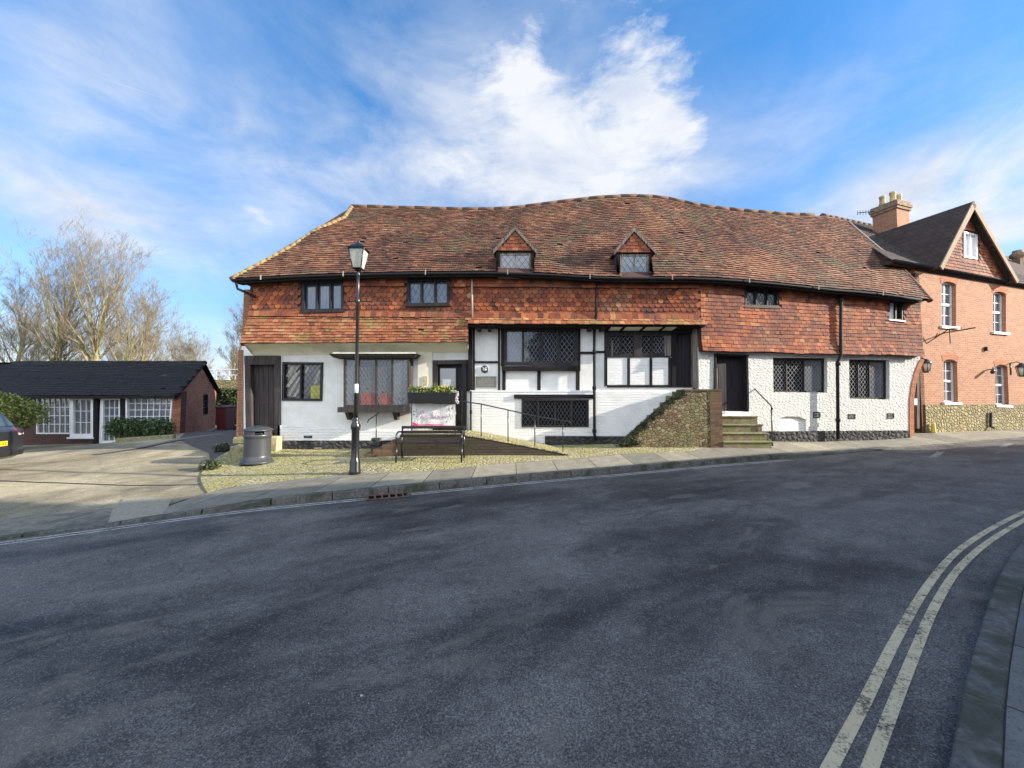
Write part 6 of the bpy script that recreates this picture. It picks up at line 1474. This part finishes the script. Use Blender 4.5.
# banner
BN = Plane((0, 9.88), (1, 0)); bq = BN.q([(412.2,427.5),(455.2,427.5),(455.2,404.3),(412.2,403.2)])
bn_ = thing('banner', 'white banner with faded pink script, leafy corners and pink border tied to the railing', 'banner', BN.p((bq[0][0]+bq[1][0])/2, bq[0][1]))
mb = MB(); nb = 14
for k in range(nb):
    y0_, y1_ = [.006*math.sin(k_*1.3) for k_ in (k, k+1)]
    q = sub(bq, k/nb, 0, (k+1)/nb, 1); mb.box8([BN.p(*q[0], y0_-.006), BN.p(*q[1], y1_-.006), BN.p(*q[2], y1_-.006), BN.p(*q[3], y0_-.006)], [BN.p(*q[0], y0_), BN.p(*q[1], y1_), BN.p(*q[2], y1_), BN.p(*q[3], y0_)])
mb.build('sheet', M['whiteboard'], bn_)
mb = MB(); mb.pq(BN, sub(bq, .01, .01, .99, .09), .0175, .0125); mb.pq(BN, sub(bq, .02, .12, .72, .145), .0172, .0125)
q0 = bil(bq, .01, .09); mb.prism([BN.p(*bil(bq, u_, v_), .018) for u_, v_ in ((.01,.09),(.13,.09),(.10,.17),(.05,.2),(.01,.22))], -BN.n*.004); mb.build('pink_border', M['pink'], bn_)
mb = MB()
def script(pts, r_=.0065): mb.tube([BN.p(*bil(bq, u_, v_), .016) for u_, v_ in pts], r_, 5, cap=True)
script([(.17,.55),(.20,.66),(.25,.70),(.27,.60),(.22,.50),(.18,.40),(.24,.36),(.30,.46),(.34,.56),(.37,.47),(.38,.34),(.33,.24),(.30,.32),(.36,.45)])
script([(.44,.44),(.47,.60),(.50,.68),(.49,.50),(.46,.40),(.50,.38),(.54,.50),(.56,.62),(.55,.46),(.58,.40)])
x_ = .58; pts = []
for k in range(22): pts.append((x_+k*.0125, .46+.055*math.sin(k*1.9)+.02*math.sin(k*.7)))
script(pts); 
for k in range(9): script([(.28+k*.045, .23), (.30+k*.045, .235)], .004)
mb.build('script_lettering', M['palepink'], bn_)
mb = MB(); rl = random.Random(2)
for cx_, cy_, nn2 in ((.06,.62,9), (.08,.30,7), (.90,.55,10), (.86,.28,7), (.92,.82,6)):
    for k in range(nn2):
        u_, v_ = cx_+rl.gauss(0, .03), cy_+rl.gauss(0, .11); a = rl.uniform(0, 6.3); du, dv = .022*math.cos(a), .05*math.sin(a)
        mb.prism([BN.p(*bil(bq, min(.99, max(.01, u_+x*du-y*dv*.18)), min(.98, max(.12, v_+x*dv+y*du*.5))), .0165+k*.0002) for x, y in ((-1,0),(0,-1),(1,0),(0,1))], -BN.n*.003)
mb.build('leaf_print', M['leafprint'], bn_)
# dark board beside the banner (porch post)
mb = MB(); mb.pq(Plane((0, 10.1), (1,0)), Plane((0, 10.1), (1,0)).q(rc(457.4,391,461.8,431)), 0, -.08); tag(mb.build('notice_post', M['timber']), 'dark upright board standing right of the banner', 'post')
# plaques
pc = MM.hit(484.6, 369.2); mb = MB(); ctr = MM.p(*pc, .03); th = [k*2*math.pi/24 for k in range(24)]; rr_ = .105
mb.prism([ctr+MM.t*math.cos(a)*rr_+Vector((0,0,math.sin(a)*rr_)) for a in th], -MM.n*.028)
rpq = thing('round_plaque', 'small round black plaque with pale markings above the metal plaque on the timbered wall', 'plaque', MM.p(*pc)); mb.build('disc', M['blackdisc'], rpq)
mb = MB()
for (u0, v0, u1, v1) in ((-.07,.045,-.01,.02),(-.01,.02,.04,.03),(-.06,-.01,.07,-.005),(-.05,-.03,.05,-.03),(.02,.06,.06,.03)):
    mb.tube([ctr+MM.t*u0+Vector((0,0,v0))+MM.n*.006, ctr+MM.t*u1+Vector((0,0,v1))+MM.n*.006], .009, 5)
mb.build('emblem', M['sticker'], rpq)
pq2 = MM.q(rc(475.3,376.3,496.4,387.8)); rp2 = thing('wall_plaque', 'rectangular weathered metal plaque on the timbered wall left of the big leaded window', 'plaque', MM.p(*pq2[0]))
mb = MB(); mb.pq(MM, pq2, .025, .002); mb.build('plate', M['bronze'], rp2)
mb = MB(); frame_ring(mb, MM, pq2, .018, .034, .0255); rl = random.Random(6)
for k, v_ in enumerate((.80, .66, .54, .42, .30, .18)):
    u_ = .12 if k else .3
    while u_ < (.88 if k else .7):
        w_ = rl.uniform(.02, .07); mb.pq(MM, sub(pq2, u_, v_-.03, min(.9, u_+w_), v_+.03), .031, .0255); u_ += w_+.018
mb.build('raised_lettering', M['greyprint'], rp2)
# poster in left window
pz = MM.q(rc(310,385.5,320.3,399)); mb = MB(); mb.pq(MM, pz, -.046, -.049); po = thing('poster', 'small yellow poster in the corner of the left leaded window', 'poster', MM.p(*pz[0])); mb.build('sheet', M['poster'], po)
mb = MB(); 
for (a, b, c_, d) in ((.38,.62,.62,.92),(.15,.45,.42,.52),(.58,.45,.85,.52),(.30,.05,.66,.34)): mb.pq(MM, sub(pz, a, b, c_, d), -.0445, -.0455)
mb.build('print', m_plain('poster_print', (.35,.30,.10), .6), po)

# ------------------------------------------------------------------ rubble stair block
ST = Plane((0, 10.55), (1, 0)); sb = thing('stone_stair', 'mossy rubble stone outside staircase climbing right to the raised black door', 'steps', ST.p(ST.hit(690, 440)[0], .3))
xL2 = ST.hit(621, 447)[0]; xT = ST.hit(685, 391)[0]; xR2 = ST.hit(721, 391)[0]; zT = ST.hit(700, 391)[1]; zL = ST.hit(624, 440)[1]
prof = [(xL2, -.1), (xR2, -.1), (xR2, zT), (xT, zT)]
pix = [(676,396),(668,403),(660,410),(652,416),(646,422),(640,427),(633,433),(627,439),(622,443)]
prof += [ST.hit(*p_) for p_ in pix]
mb = MB(); f_ = []; rng = random.Random(5)
mb.prism([ST.p(x, z) for x, z in prof], -ST.n*.26); mb.build('side_wall', M['stairstone'], sb)
nst = 8
for k in range(nst):
    u0, u1 = k/nst, (k+1)/nst; x0_ = xL2+.22+(xT-.1-xL2-.22)*u0; x1_ = xL2+.22+(xT-.1-xL2-.22)*u1; z_ = .35+(zT-.04-.35)*(k+.55)/nst
    mb = MB(); mb.box(x0_, x1_-.004, 10.815, 11.19 if k < 99 else 11.3, -.1, z_); mb.build('step', M['step'], sb)
mb = MB(); mb.box(xT-.1, xR2-.002, 10.815, 11.17, -.1, zT-.002); mb.build('landing', M['stairstone'], sb)
mb = MB(); mb.box(xT-.05, xR2+.03, 10.53, 11.0, zT+.002, zT+.05); mb.build('coping', M['stepbrick'], sb)
# corner brickwork of the block
mb = MB(); mb.box(xR2-.32, xR2+.012, 10.538, 10.7, -.1, zT-.01); mb.build('corner_brickwork', M['stepbrick'], sb)
iv = MB(); rnd = random.Random(12)
line = [(685,392)]+pix
for k in range(len(line)-1):
    for q in range(30):
        a, b = line[k], line[k+1]; u_ = rnd.random(); c = P(a[0]+(b[0]-a[0])*u_, a[1]+(b[1]-a[1])*u_+rnd.uniform(-1, 3+k*.4), 10.55+rnd.uniform(-.06, .22)); leaves(iv, c, (.10, .07, .07), 26, .03, rnd.randint(0, 99999), .1)
for k in range(16):
    c = P(rnd.uniform(617, 640), rnd.uniform(440, 446), 10.5+rnd.uniform(-.1, .2)); leaves(iv, c, (.10, .07, .06), 30, .03, rnd.randint(0, 9999), .1)
tag(iv.build('ivy', M['leaf_dark']), 'dark ivy creeping down the sloping top of the stone staircase', 'ivy')
# right flight
fl = thing('stone_steps', 'four worn mossy stone steps with green treads leading up to the low black door', 'steps', (P(745, 445, 10.8).x, 10.9, .3))
lefts = xR2+.015; rights = [771.5, 767, 762.5, 758]; tops = [441.3, 432.8, 424.3, 416]
d1s, d1z = RR.hit(735, 412); wallY = RR.p(d1s, 0).y
ys_ = [10.52, 10.72, 10.92, 11.10]
for k in range(4):
    z_ = P(740, tops[k], ys_[k]).z; xr_ = P(rights[k], 440, ys_[k]).x; zb_ = (grd(lefts+.5, 10.7)-.05) if k == 0 else P(740, tops[k-1], ys_[k-1]).z-.05
    mb = MB(); mb.box(lefts, xr_, ys_[k], 12.2, zb_, z_-.045); st_ = mb.build('step', M['step'], fl)
    mb = MB(); mb.box(lefts, xr_+.02, ys_[k]-.03, (ys_[k+1] if k < 3 else 12.2)-.002, z_-.044, z_); mb.build('tread', M['mossstone'], st_, bevel=.012)
mb = MB(); q = RR.q(rc(713,411.8,749,416.5)); mb.pq(RR, q, .06, -.3); mb.build('threshold', M['whitesmooth'], fl)
h3 = thing('handrail', 'short sloping black iron handrail beside the four mossy steps', 'handrail', (P(771.3, 440, 10.85).x, 10.85, .35), 'thin black iron handrails')
a_ = P(748.8, 382.8, 11.75); b_ = P(771.3, 406, 10.85); mb = MB(); mb.tube([a_+Vector((0,0,.12)), a_-Vector((0,0,.05)), a_, b_, b_-Vector((0,.05,.1))], .018, 7); mb.build('rail', M['iron'], h3)
mb = MB(); mb.tube([b_, Vector((b_.x, b_.y, grd(b_.x, b_.y)))], .018, 7); mb.build('post', M['iron'], h3)

# ------------------------------------------------------------------ step stones by the left door
ds = thing('doorstep', 'mossy stone step blocks in front of the weathered left door, behind the litter bin', 'step', (P(255, 455, 10.6).x, 10.6, 0))
def blk(x0_, x1_, y0_, y1_, z0_, z1_, mat, nm='stone_block'):
    mb = MB(); j = lambda: random.uniform(-.02, .02)
    mb.box8([Vector((x0_+j(), y0_+j(), z0_)), Vector((x1_+j(), y0_+j(), z0_)), Vector((x1_+j(), y1_, z0_)), Vector((x0_+j(), y1_, z0_))], [Vector((x0_+j(), y0_+j(), z1_+j()*.5)), Vector((x1_+j(), y0_+j(), z1_+j()*.5)), Vector((x1_+j(), y1_, z1_)), Vector((x0_+j(), y1_, z1_))]); mb.build(nm, M[mat], ds, bevel=.03)
X = lambda px, Y: P(px, 440, Y).x
Zp = lambda py, Y: P(260, py, Y).z
blk(X(229, 10.1), X(252, 10.1), 10.1, 10.9, -.1, Zp(446, 10.1), 'mossstone'); blk(X(233.5, 10.5), X(254, 10.5), 10.45, 11.2, Zp(446, 10.1)+.004, Zp(437.5, 10.45), 'mossstone')
blk(X(267, 10.95), X(277, 10.95), 10.95, 11.24, -.1, Zp(436.5, 10.95), 'palestone'); blk(X(245, 11), X(266.5, 11), 10.98, 11.35, Zp(437.5, 10.45)+.004, Zp(431.5, 11.1), 'step')
# small bank plants at the verge edge
for i, (px_, py_, Y_, lab) in enumerate(((209, 470, 8.9, 'small dark weed clump on the verge corner beside the driveway'), (222, 452, 10.4, 'low grass tuft beside the mossy door stones'))):
    c = on_grd(px_, py_); mb = MB(); leaves(mb, (c.x, c.y, c.z+.10), (.22, .2, .16), 500, .035, 70+i, .1); tag(mb.build('weed_clump', M['leaf_dark']), lab, 'weeds')
# ------------------------------------------------------------------ street lamp
LB = on_grd(354.8, 474.5); lp = thing('street_lamp', 'tall black Victorian street lamp with glass lantern at the pavement edge', 'street lamp', LB)
def lz(py): return P(355, py, LB.y).z-LB.z
px2m = LB.y/F
prof = [(5.6, 475), (5.6, 471), (5.0, 469), (5.0, 462), (4.2, 459), (3.7, 457), (3.7, 430), (4.6, 428.5), (4.8, 425.5), (3.6, 423), (3.0, 420), (3.2, 418.5), (2.4, 417)]
mb = MB(); mb.lathe(LB, [(r_*px2m, max(0, lz(z_))) for r_, z_ in prof], 20); mb.build('base', M['iron'], lp)
mb = MB(); mb.lathe(LB, [(2.3*px2m, lz(417)), (1.75*px2m, lz(384)), (1.55*px2m, lz(304)), (2.2*px2m, lz(303)), (2.2*px2m, lz(299)), (1.5*px2m, lz(298)), (1.4*px2m, lz(276)), (1.9*px2m, lz(275)), (1.0*px2m, lz(272)), (.8*px2m, lz(270))], 16); pst = mb.build('post', M['iron'], lp)
mb = MB(); mb.tube([LB+Vector((-.23, 0, lz(301.5))), LB+Vector((.27, 0, lz(301.5)))], .014, 6); mb.lathe(LB+Vector((-.25, 0, lz(301.5)-.02)), [(.02,0),(.03,.02),(.02,.04)], 8); mb.lathe(LB+Vector((.29, 0, lz(301.5)-.02)), [(.02,0),(.03,.02),(.02,.04)], 8); mb.build('ladder_bar', M['iron'], lp)
mb = MB(); mb.lathe(LB, [(1.9*px2m, lz(394.5)), (1.9*px2m, lz(384))], 16); mb.build('sticker', M['sticker'], lp)
mb = MB(); c_ = LB; zb_, zt_ = lz(269), lz(250.5)
def ring4(r_, z_): return [c_+Vector((sx_*r_, sy_*r_, z_)) for sx_, sy_ in ((-1,-1),(1,-1),(1,1),(-1,1))]
rb_, rt_ = .088, .155
for k in range(4):
    mb.tube([ring4(rb_, zb_)[k], ring4(rt_, zt_)[k]], .012, 5); mb.tube([ring4(rt_, zt_)[k], ring4(rt_, zt_)[(k+1) % 4]], .014, 5); mb.tube([ring4(rb_, zb_)[k], ring4(rb_, zb_)[(k+1) % 4]], .012, 5)
    mb.tube([ring4(rb_, zb_)[k], c_+Vector((0, 0, lz(272)))], .010, 5)
lan = mb.build('lantern_frame', M['iron'], lp)
mb = MB(); r1 = ring4(rt_+.03, zt_+.012); r2 = ring4(.07, lz(244.8)); mb.box8(r1, r2); mb.lathe(c_+Vector((0,0,lz(244.8))), [(.055,0),(.06,.02),(.025,.04),(.03,.06),(.008,.10)], 10); mb.build('lantern_roof', M['iron'], lp, bevel=.004)
mb = MB(); a4, b4 = ring4(rb_-.004, zb_+.01), ring4(rt_-.006, zt_-.005)
for k in range(4): mb.face([a4[k], a4[(k+1) % 4], b4[(k+1) % 4], b4[k]])
mb.build('lantern_glass', m_glass('frosted_lantern_glass', (.42, .42, .36), 1.5, .2, 0), lp)
# ------------------------------------------------------------------ litter bin
BC = on_grd(257, 466.5); BC = Vector((BC.x*(BC.y+.28)/BC.y, BC.y+.28, 0)); BC.z = grd(BC.x, BC.y)+.03; bp2 = BC.y/F
lb = thing('litter_bin', 'dark grey domed plastic litter bin on the cobbled verge', 'litter bin', BC); hz = lambda py: P(256, py, BC.y).z-BC.z
mb = MB(); mb.lathe(BC, [(14.6*bp2, 0), (14.6*bp2, hz(461.2)), (14.2*bp2, hz(460.8)), (12.9*bp2, hz(460.3)), (12.5*bp2, hz(457.5)), (11.7*bp2, hz(456.8)), (11.7*bp2, hz(455)), (11.5*bp2, hz(439)), (11.7*bp2, hz(437)), (12.3*bp2, hz(436.6)), (12.3*bp2, hz(434.5)), (11.9*bp2, hz(434))], 36); mb.build('bin_body', M['bin'], lb)
mb = MB()
n = 36; r_ = 11.6*bp2; za_, zb2_ = hz(434)-.01, hz(429.5)+.02
for k in range(n):
    t0_, t1_ = 2*math.pi*k/n, 2*math.pi*(k+1)/n; mid_ = math.degrees((t0_+t1_)/2) % 360
    if 285 < mid_ < 335 or 105 < mid_ < 155: continue
    p0_, p1_ = [BC+Vector((math.cos(t)*r_, math.sin(t)*r_, za_)) for t in (t0_, t1_)]; i0_, i1_ = [BC+Vector((math.cos(t)*(r_-.03), math.sin(t)*(r_-.03), za_)) for t in (t0_, t1_)]; dz = Vector((0, 0, zb2_-za_))
    mb.box8([p0_, p1_, i1_, i0_], [p0_+dz, p1_+dz, i1_+dz, i0_+dz])
mb.build('hood_ring', M['bin'], lb)
mb = MB(); mb.lathe(BC, [(11.4*bp2, hz(430.2)), (13.2*bp2, hz(430.6)), (13.0*bp2, hz(429.6)), (9*bp2, hz(427)), (4*bp2, hz(425.8)), (.2*bp2, hz(425.5))], 36); mb.build('dome_lid', M['bin'], lb)
mb = MB(); mb.lathe(BC, [(9.5*bp2, hz(436)), (9.5*bp2, hz(431))], 24); mb.build('liner', M['glass_black'], lb)
# ------------------------------------------------------------------ bench
by_ = 9.15; bx0, bx1 = P(399.5, 440, by_).x, P(463, 440, by_).x; gz = (grd(bx0, by_)+grd(bx1, by_))/2+.03
bnch = thing('park_bench', 'black metal and slatted bench in front of the entrance ramp', 'bench', ((bx0+bx1)/2, by_, gz))
zseat = gz+.43; zback = P(430, 427, by_+.0).z
for x in (bx0, bx1):
    mb = MB(); mb.tube([(x, by_-.26, grd(x, by_-.26)+.03), (x, by_-.22, zseat-.03)], .022, 8); mb.build('leg', M['iron'], bnch)
    mb = MB(); mb.tube([(x, by_+.24, grd(x, by_+.24)+.03), (x, by_+.16, zseat-.03), (x, by_+.26, zback)], .022, 8); mb.build('leg', M['iron'], bnch)
    mb = MB(); mb.tube([(x, by_+.2, zseat+.22), (x, by_-.1, zseat+.24), (x, by_-.26, zseat+.18), (x, by_-.25, zseat-.02)], .02, 8); mb.build('armrest', M['iron'], bnch)
    mb = MB(); mb.tube([(x, by_-.24, zseat-.035), (x, by_+.17, zseat-.035)], .018, 8); mb.build('seat_bearer', M['iron'], bnch)
for k in range(5):
    mb = MB(); y = by_-.24+k*.088; mb.box(bx0+.02, bx1-.02, y, y+.065, zseat-.016, zseat+.012); mb.build('seat_slat', M['frameblack'], bnch, bevel=.006)
for zc in (zseat+.13, zback-.13, zback-.02):
    mb = MB(); y = by_+.16+.10*(zc-zseat)/(zback-zseat); mb.box(bx0-.02, bx1+.02, y-.035, y-.012, zc-.035, zc+.03); mb.build('back_slat', M['frameblack'], bnch, bevel=.006)

# ------------------------------------------------------------------ parked car (rear seen)
cc_ = P(27, 440, 9.9); cgz = grd(cc_.x-.5, cc_.y-.6)-.02
car = thing('parked_car', 'dark grey estate car parked tail out at the left edge with yellow rear plate', 'car', (cc_.x-.2, cc_.y-1.0, cgz))
hd = Vector((-.90, -.14, 0)).normalized(); hd = Vector((-.92, -.40, 0)).normalized(); lt = Vector((-hd.y, hd.x, 0))    # lt: car's left side
org = cc_.copy(); org.z = cgz; org = org - lt*0.0
# rear right corner at org; car local: f forward from rear, l from right side to left side, z up
def cl(f_, l_, z_): return org + hd*f_ + lt*l_ + Vector((0, 0, z_))
Wc, Lc, Hc = 1.84, 4.5, 1.66
secs = [  # forward pos, half-width, profile (z bottom, z waist, z roof, roof half-width)
 (0.00,.78,.42,.92,.94,.74),(.06,.88,.34,.98,1.0,.80),(.16,.91,.28,1.02,1.10,.76),(.34,.92,.26,1.02,1.42,.68),(.55,.92,.26,1.02,1.60,.64),(.9,.92,.24,1.01,1.655,.64),(1.6,.92,.24,1.0,1.67,.65),(2.4,.92,.24,.99,1.62,.64),(2.9,.92,.24,.98,1.36,.66),(3.3,.92,.24,.97,1.06,.72),(3.8,.90,.25,.90,.93,.72),(4.3,.84,.30,.78,.80,.66),(4.5,.70,.40,.66,.68,.55)]
mb = MB(); rings = []
for (f_, hw2, zb2, zw, zr, rw) in secs:
    c_ = Wc/2; ring = []
    for l_, z_ in ((c_-hw2*.82, zb2), (c_-hw2, zb2+.12), (c_-hw2, (zb2+zw)/2), (c_-hw2*.98, zw), (c_-rw-.02, zr-.05), (c_-rw+.10, zr), (c_, zr+.015), (c_+rw-.10, zr), (c_+rw+.02, zr-.05), (c_+hw2*.98, zw), (c_+hw2, (zb2+zw)/2), (c_+hw2, zb2+.12), (c_+hw2*.82, zb2)):
        ring.append(cl(f_, l_, z_))
    rings.append(ring)
i0 = 0; nr = len(rings[0]); idx0 = len(mb.v)
for r_ in rings: mb.v += [tuple(p) for p in r_]
for a in range(len(rings)-1):
    for b in range(nr):
        b2 = (b+1) % nr; mb.f.append((idx0+a*nr+b, idx0+(a+1)*nr+b, idx0+(a+1)*nr+b2, idx0+a*nr+b2)); mb.mi.append(0); mb.c.append(.5); mb.sm.add(len(mb.f)-1)
mb.f.append(tuple(idx0+b for b in range(nr))); mb.mi.append(0); mb.c.append(.5)
mb.f.append(tuple(idx0+(len(rings)-1)*nr+b for b in range(nr))[::-1]); mb.mi.append(0); mb.c.append(.5)
mb.build('body', M['carpaint'], car)
c_ = Wc/2
def cquad(pts, nm, mat, th=.015):
    v = [cl(*p) for p in pts]; n_ = (v[1]-v[0]).cross(v[2]-v[0]).normalized()
    if n_.dot(-hd) < 0: n_ = -n_
    mb = MB(); mb.box8([p-n_*.005 for p in v], [p+n_*th for p in v]); return mb.build(nm, M[mat], car, bevel=.004)
cquad([(.135,c_-.70,1.07),(.135,c_+.70,1.07),(.37,c_+.56,1.48),(.37,c_-.56,1.48)], 'rear_window', 'carglass', .02)
cquad([(-.005,c_-.26,.62),(-.005,c_+.26,.62),(-.005,c_+.26,.735),(-.005,c_-.26,.735)], 'number_plate', 'plate', .02)
mb = MB()
for k in range(7):
    if k == 4: continue
    u_ = c_+.21-k*.066; mb.box8([cl(-.028, u_, .645), cl(-.028, u_-.018, .645), cl(-.024, u_-.018, .645), cl(-.024, u_, .645)], [cl(-.028, u_, .71), cl(-.028, u_-.018, .71), cl(-.024, u_-.018, .71), cl(-.024, u_, .71)])
mb.build('plate_characters', M['plateblack'], car)
for sgn, l0 in ((1, .06), (-1, Wc-.06)):
    a = l0; b = l0+sgn*.28
    mb = MB(); pts = [cl(.10, a-sgn*.02, .90), cl(.03, b, .90), cl(.10, b, 1.02), cl(.20, a, 1.02)]; mb.box8([p for p in pts], [p-hd*.05-lt*sgn*.02 for p in pts]); mb.build('tail_light', M['redlens'], car, bevel=.012)
    mb = MB(); pts = [cl(.08, a, .85), cl(.02, b-sgn*.05, .85), cl(.03, b-sgn*.03, .895), cl(.09, a, .895)]; mb.box8(pts, [p-hd*.045-lt*sgn*.02 for p in pts]); mb.build('reversing_light', M['whitelens'], car, bevel=.006)
    mb = MB(); pts = [cl(.02, l0+sgn*.05, .50), cl(.0, l0+sgn*.3, .50), cl(.0, l0+sgn*.3, .535), cl(.02, l0+sgn*.05, .535)]; mb.box8(pts, [p-hd*.03 for p in pts]); mb.build('bumper_trim', M['chrome'], car)
mb = MB(); mb.box8([cl(-.03, .15, .36), cl(-.03, Wc-.15, .36), cl(.2, Wc-.12, .33), cl(.2, .12, .33)], [cl(-.04, .12, .50), cl(-.04, Wc-.12, .50), cl(.2, Wc-.1, .50), cl(.2, .1, .50)]); mb.build('rear_bumper', M['carblack'], car, bevel=.02)
mb = MB(); e_ = cl(-.02, c_, .84); mb.prism([e_+lt*u_+Vector((0,0,v_)) for u_, v_ in ((-.07,0),(0,-.05),(.07,0),(0,.05))], -hd*.02); mb.build('badge', M['chrome'], car)
for f_, l_ in ((.85, .10), (.85, Wc-.10), (3.6, .10), (3.6, Wc-.10)):
    a = cl(f_, l_-.11 if l_ > 1 else l_-.09, .33); b = cl(f_, l_+.09 if l_ > 1 else l_+.11, .33)
    mb = MB(); mb.tube([a, a.lerp(b, .12), a.lerp(b, .88), b], [.29, .33, .33, .29], 24); wv = mb.build('wheel', M['tyre'], car)
    mb = MB(); mb.tube([a-(b-a)*.03, b+(b-a)*.03], .20, 16); mb.build('rim', M['chrome'], wv)
for sgn, l_ in ((-1, -.004), (1, Wc+.004)):
    mb = MB(); pts = [cl(.50, c_+sgn*.86, 1.06), cl(2.7, c_+sgn*.86, 1.06), cl(2.45, c_+sgn*.68, 1.50), cl(.75, c_+sgn*.68, 1.50)]; mb.box8(pts, [p+lt*sgn*.03+Vector((0,0,.005)) for p in pts]); mb.build('side_window', M['carglass'], car, bevel=.004)

# ------------------------------------------------------------------ grit and fallen leaves
mb = MB(); rnd = random.Random(77)
def bit(x, y, z, s_, c):
    a = rnd.uniform(0, 6.3); u_ = Vector((math.cos(a), math.sin(a), 0))*s_; v_ = Vector((-math.sin(a), math.cos(a), 0))*s_*rnd.uniform(.4, .8); p = Vector((x, y, z+.004)); h_ = Vector((0, 0, s_*.35))
    mb.box8([p-u_, p-v_, p+u_, p+v_], [p-u_*.6+h_, p-v_*.6+h_, p+u_*.6+h_, p+v_*.6+h_], 0, c)
for _ in range(130):
    x, y = rnd.uniform(-5, 9), rnd.uniform(1.5, 9)
    if y < K(x)-.1 and y > NKy(x)+.1: bit(x, y, road_z(x), rnd.uniform(.004, .012), rnd.uniform(.5, 1))
for _ in range(420):
    x = rnd.uniform(-9, 14); y = K(x)-abs(rnd.gauss(0, .09))-.01; bit(x, y, road_z(x), rnd.uniform(.006, .018), rnd.uniform(0, .6))
for _ in range(260):
    x = rnd.uniform(1.6, 9); y = NKy(x)+abs(rnd.gauss(0, .10))+.01; bit(x, y, road_z(x), rnd.uniform(.003, .009), rnd.uniform(0, .7))
mg, tg, bg_ = newmat('grit_and_leaves'); tg.link(tg.ramp(tg.n('Attribute', attribute_name='tint').outputs['Fac'], [(0, (.08, .05, .025)), (.5, (.20, .15, .09)), (1, (.55, .53, .48))]), bg_.inputs['Base Color']); bg_.inputs['Roughness'].default_value = .9
tag(mb.build('grit', mg), 'scattered grit and leaf scraps on the road and along the kerbs', 'grit', kind='stuff')

# ------------------------------------------------------------------ houses across the street (behind the camera): they shade the road
def terrace(p0, p1, dep, he, hr, label, seed):
    p0, p1 = Vector((*p0, 0)), Vector((*p1, 0)); t_ = (p1-p0).normalized(); pl = Plane((p0.x, p0.y), (t_.x, t_.y)); L_ = (p1-p0).length
    nb = pl.n if False else Vector((-t_.y, t_.x, 0))    # towards the street
    pl2 = Plane((p1.x, p1.y), (-t_.x, -t_.y))           # facing the street (+y side)
    o = thing('terraced_house', label, 'house', p0.lerp(p1, .5), 'brick houses across the street'); mb = MB(); n_ = max(2, int(L_/2.6)); holes = []; wins = []
    for k in range(n_):
        s_ = (k+.5)*L_/n_
        for z0_, hh in ((.9, 1.5), (3.4, 1.3)):
            if z0_ < 1 and k % 3 == 1: continue
            if z0_+hh > he-.2: continue
            wins.append([(s_-.5, z0_), (s_+.5, z0_), (s_+.5, z0_+hh), (s_-.5, z0_+hh)])
    doors = [[((k+.5)*L_/n_-.45, .1), ((k+.5)*L_/n_+.45, .1), ((k+.5)*L_/n_+.45, 2.2), ((k+.5)*L_/n_-.45, 2.2)] for k in range(n_) if k % 3 == 1]
    wall_faces(mb, pl2, [(0, -.3), (L_, -.3), (L_, he), (0, he)], wins+doors, 0, -.25)
    A, B = p0, p1; bk_ = -nb*dep
    for s_ in (0, 1):
        c0 = (A if s_ == 0 else B); mid = c0+bk_*.5; inn = (t_ if s_ == 0 else -t_)*.25; pts = [c0-nb*.26, c0+bk_, ]; 
        a, b = c0-nb*.26, c0+bk_
        prof = [a+Vector((0,0,-.3)), b+Vector((0,0,-.3)), b+Vector((0,0,he)), mid+Vector((0,0,hr-.1)), a+Vector((0,0,he+.1))]
        mb.prism(prof, inn)
    a, b = A+bk_+t_*.26, B+bk_-t_*.26; mb.box8([a+Vector((0,0,-.3)), b+Vector((0,0,-.3)), b+nb*.25+Vector((0,0,-.3)), a+nb*.25+Vector((0,0,-.3))], [a+Vector((0,0,he)), b+Vector((0,0,he)), b+nb*.25+Vector((0,0,he)), a+nb*.25+Vector((0,0,he))])
    mb.build('wall', M['redbrick'], o)
    for q in wins: window(o, pl2, q, [], f=-.08, b=-.16, fw=.06, frame='whitepaint', lead='whitepaint', glass='curtain', style='bars', cols=[2], rows=2, sill=(.1, .07, 'whitepaint'))
    for q in doors:
        mb = MB(); mb.pq(pl2, q, -.12, -.18); mb.build('door', M['doorblack'], o)
    e1, e2 = A+nb*.3-t_*.15, B+nb*.3+t_*.15; f1, f2 = A+bk_-nb*.3-t_*.15, B+bk_-nb*.3+t_*.15; r1_, r2_ = A+bk_*.5-t_*.15, B+bk_*.5+t_*.15; z = lambda p, h: p+Vector((0,0,h))
    mb = MB(); dn = Vector((0,0,-.12)); es = he-.12
    mb.box8([z(e1,es)+dn, z(e2,es)+dn, z(r2_,hr)+dn, z(r1_,hr)+dn], [z(e1,es), z(e2,es), z(r2_,hr), z(r1_,hr)]); mb.box8([z(r1_,hr)+dn, z(r2_,hr)+dn, z(f2,es)+dn, z(f1,es)+dn], [z(r1_,hr)+Vector((0,0,.003)), z(r2_,hr)+Vector((0,0,.003)), z(f2,es), z(f1,es)]); rf_ = mb.build('roof', M['browntile'], o)
    c = A.lerp(B, .15)+bk_*.5; mb = MB(); mb.box(c.x-.4, c.x+.4, c.y-.35, c.y+.35, hr-1, hr+1.0); mb.build('chimney', M['redbrick'], rf_)
terrace((1.0, -4.6), (13.4, 4.7), 7.0, 5.3, 8.0, 'brick house behind the viewpoint, nearest to the kerb', 1)
terrace((14.0, 5.1), (24.4, 8.6), 7.0, 5.0, 7.4, 'middle brick house across the street from the black and white walls', 2)
terrace((24.9, 8.8), (38, 10.4), 7.0, 4.4, 6.4, 'far brick house across the street facing the red brick house', 3)
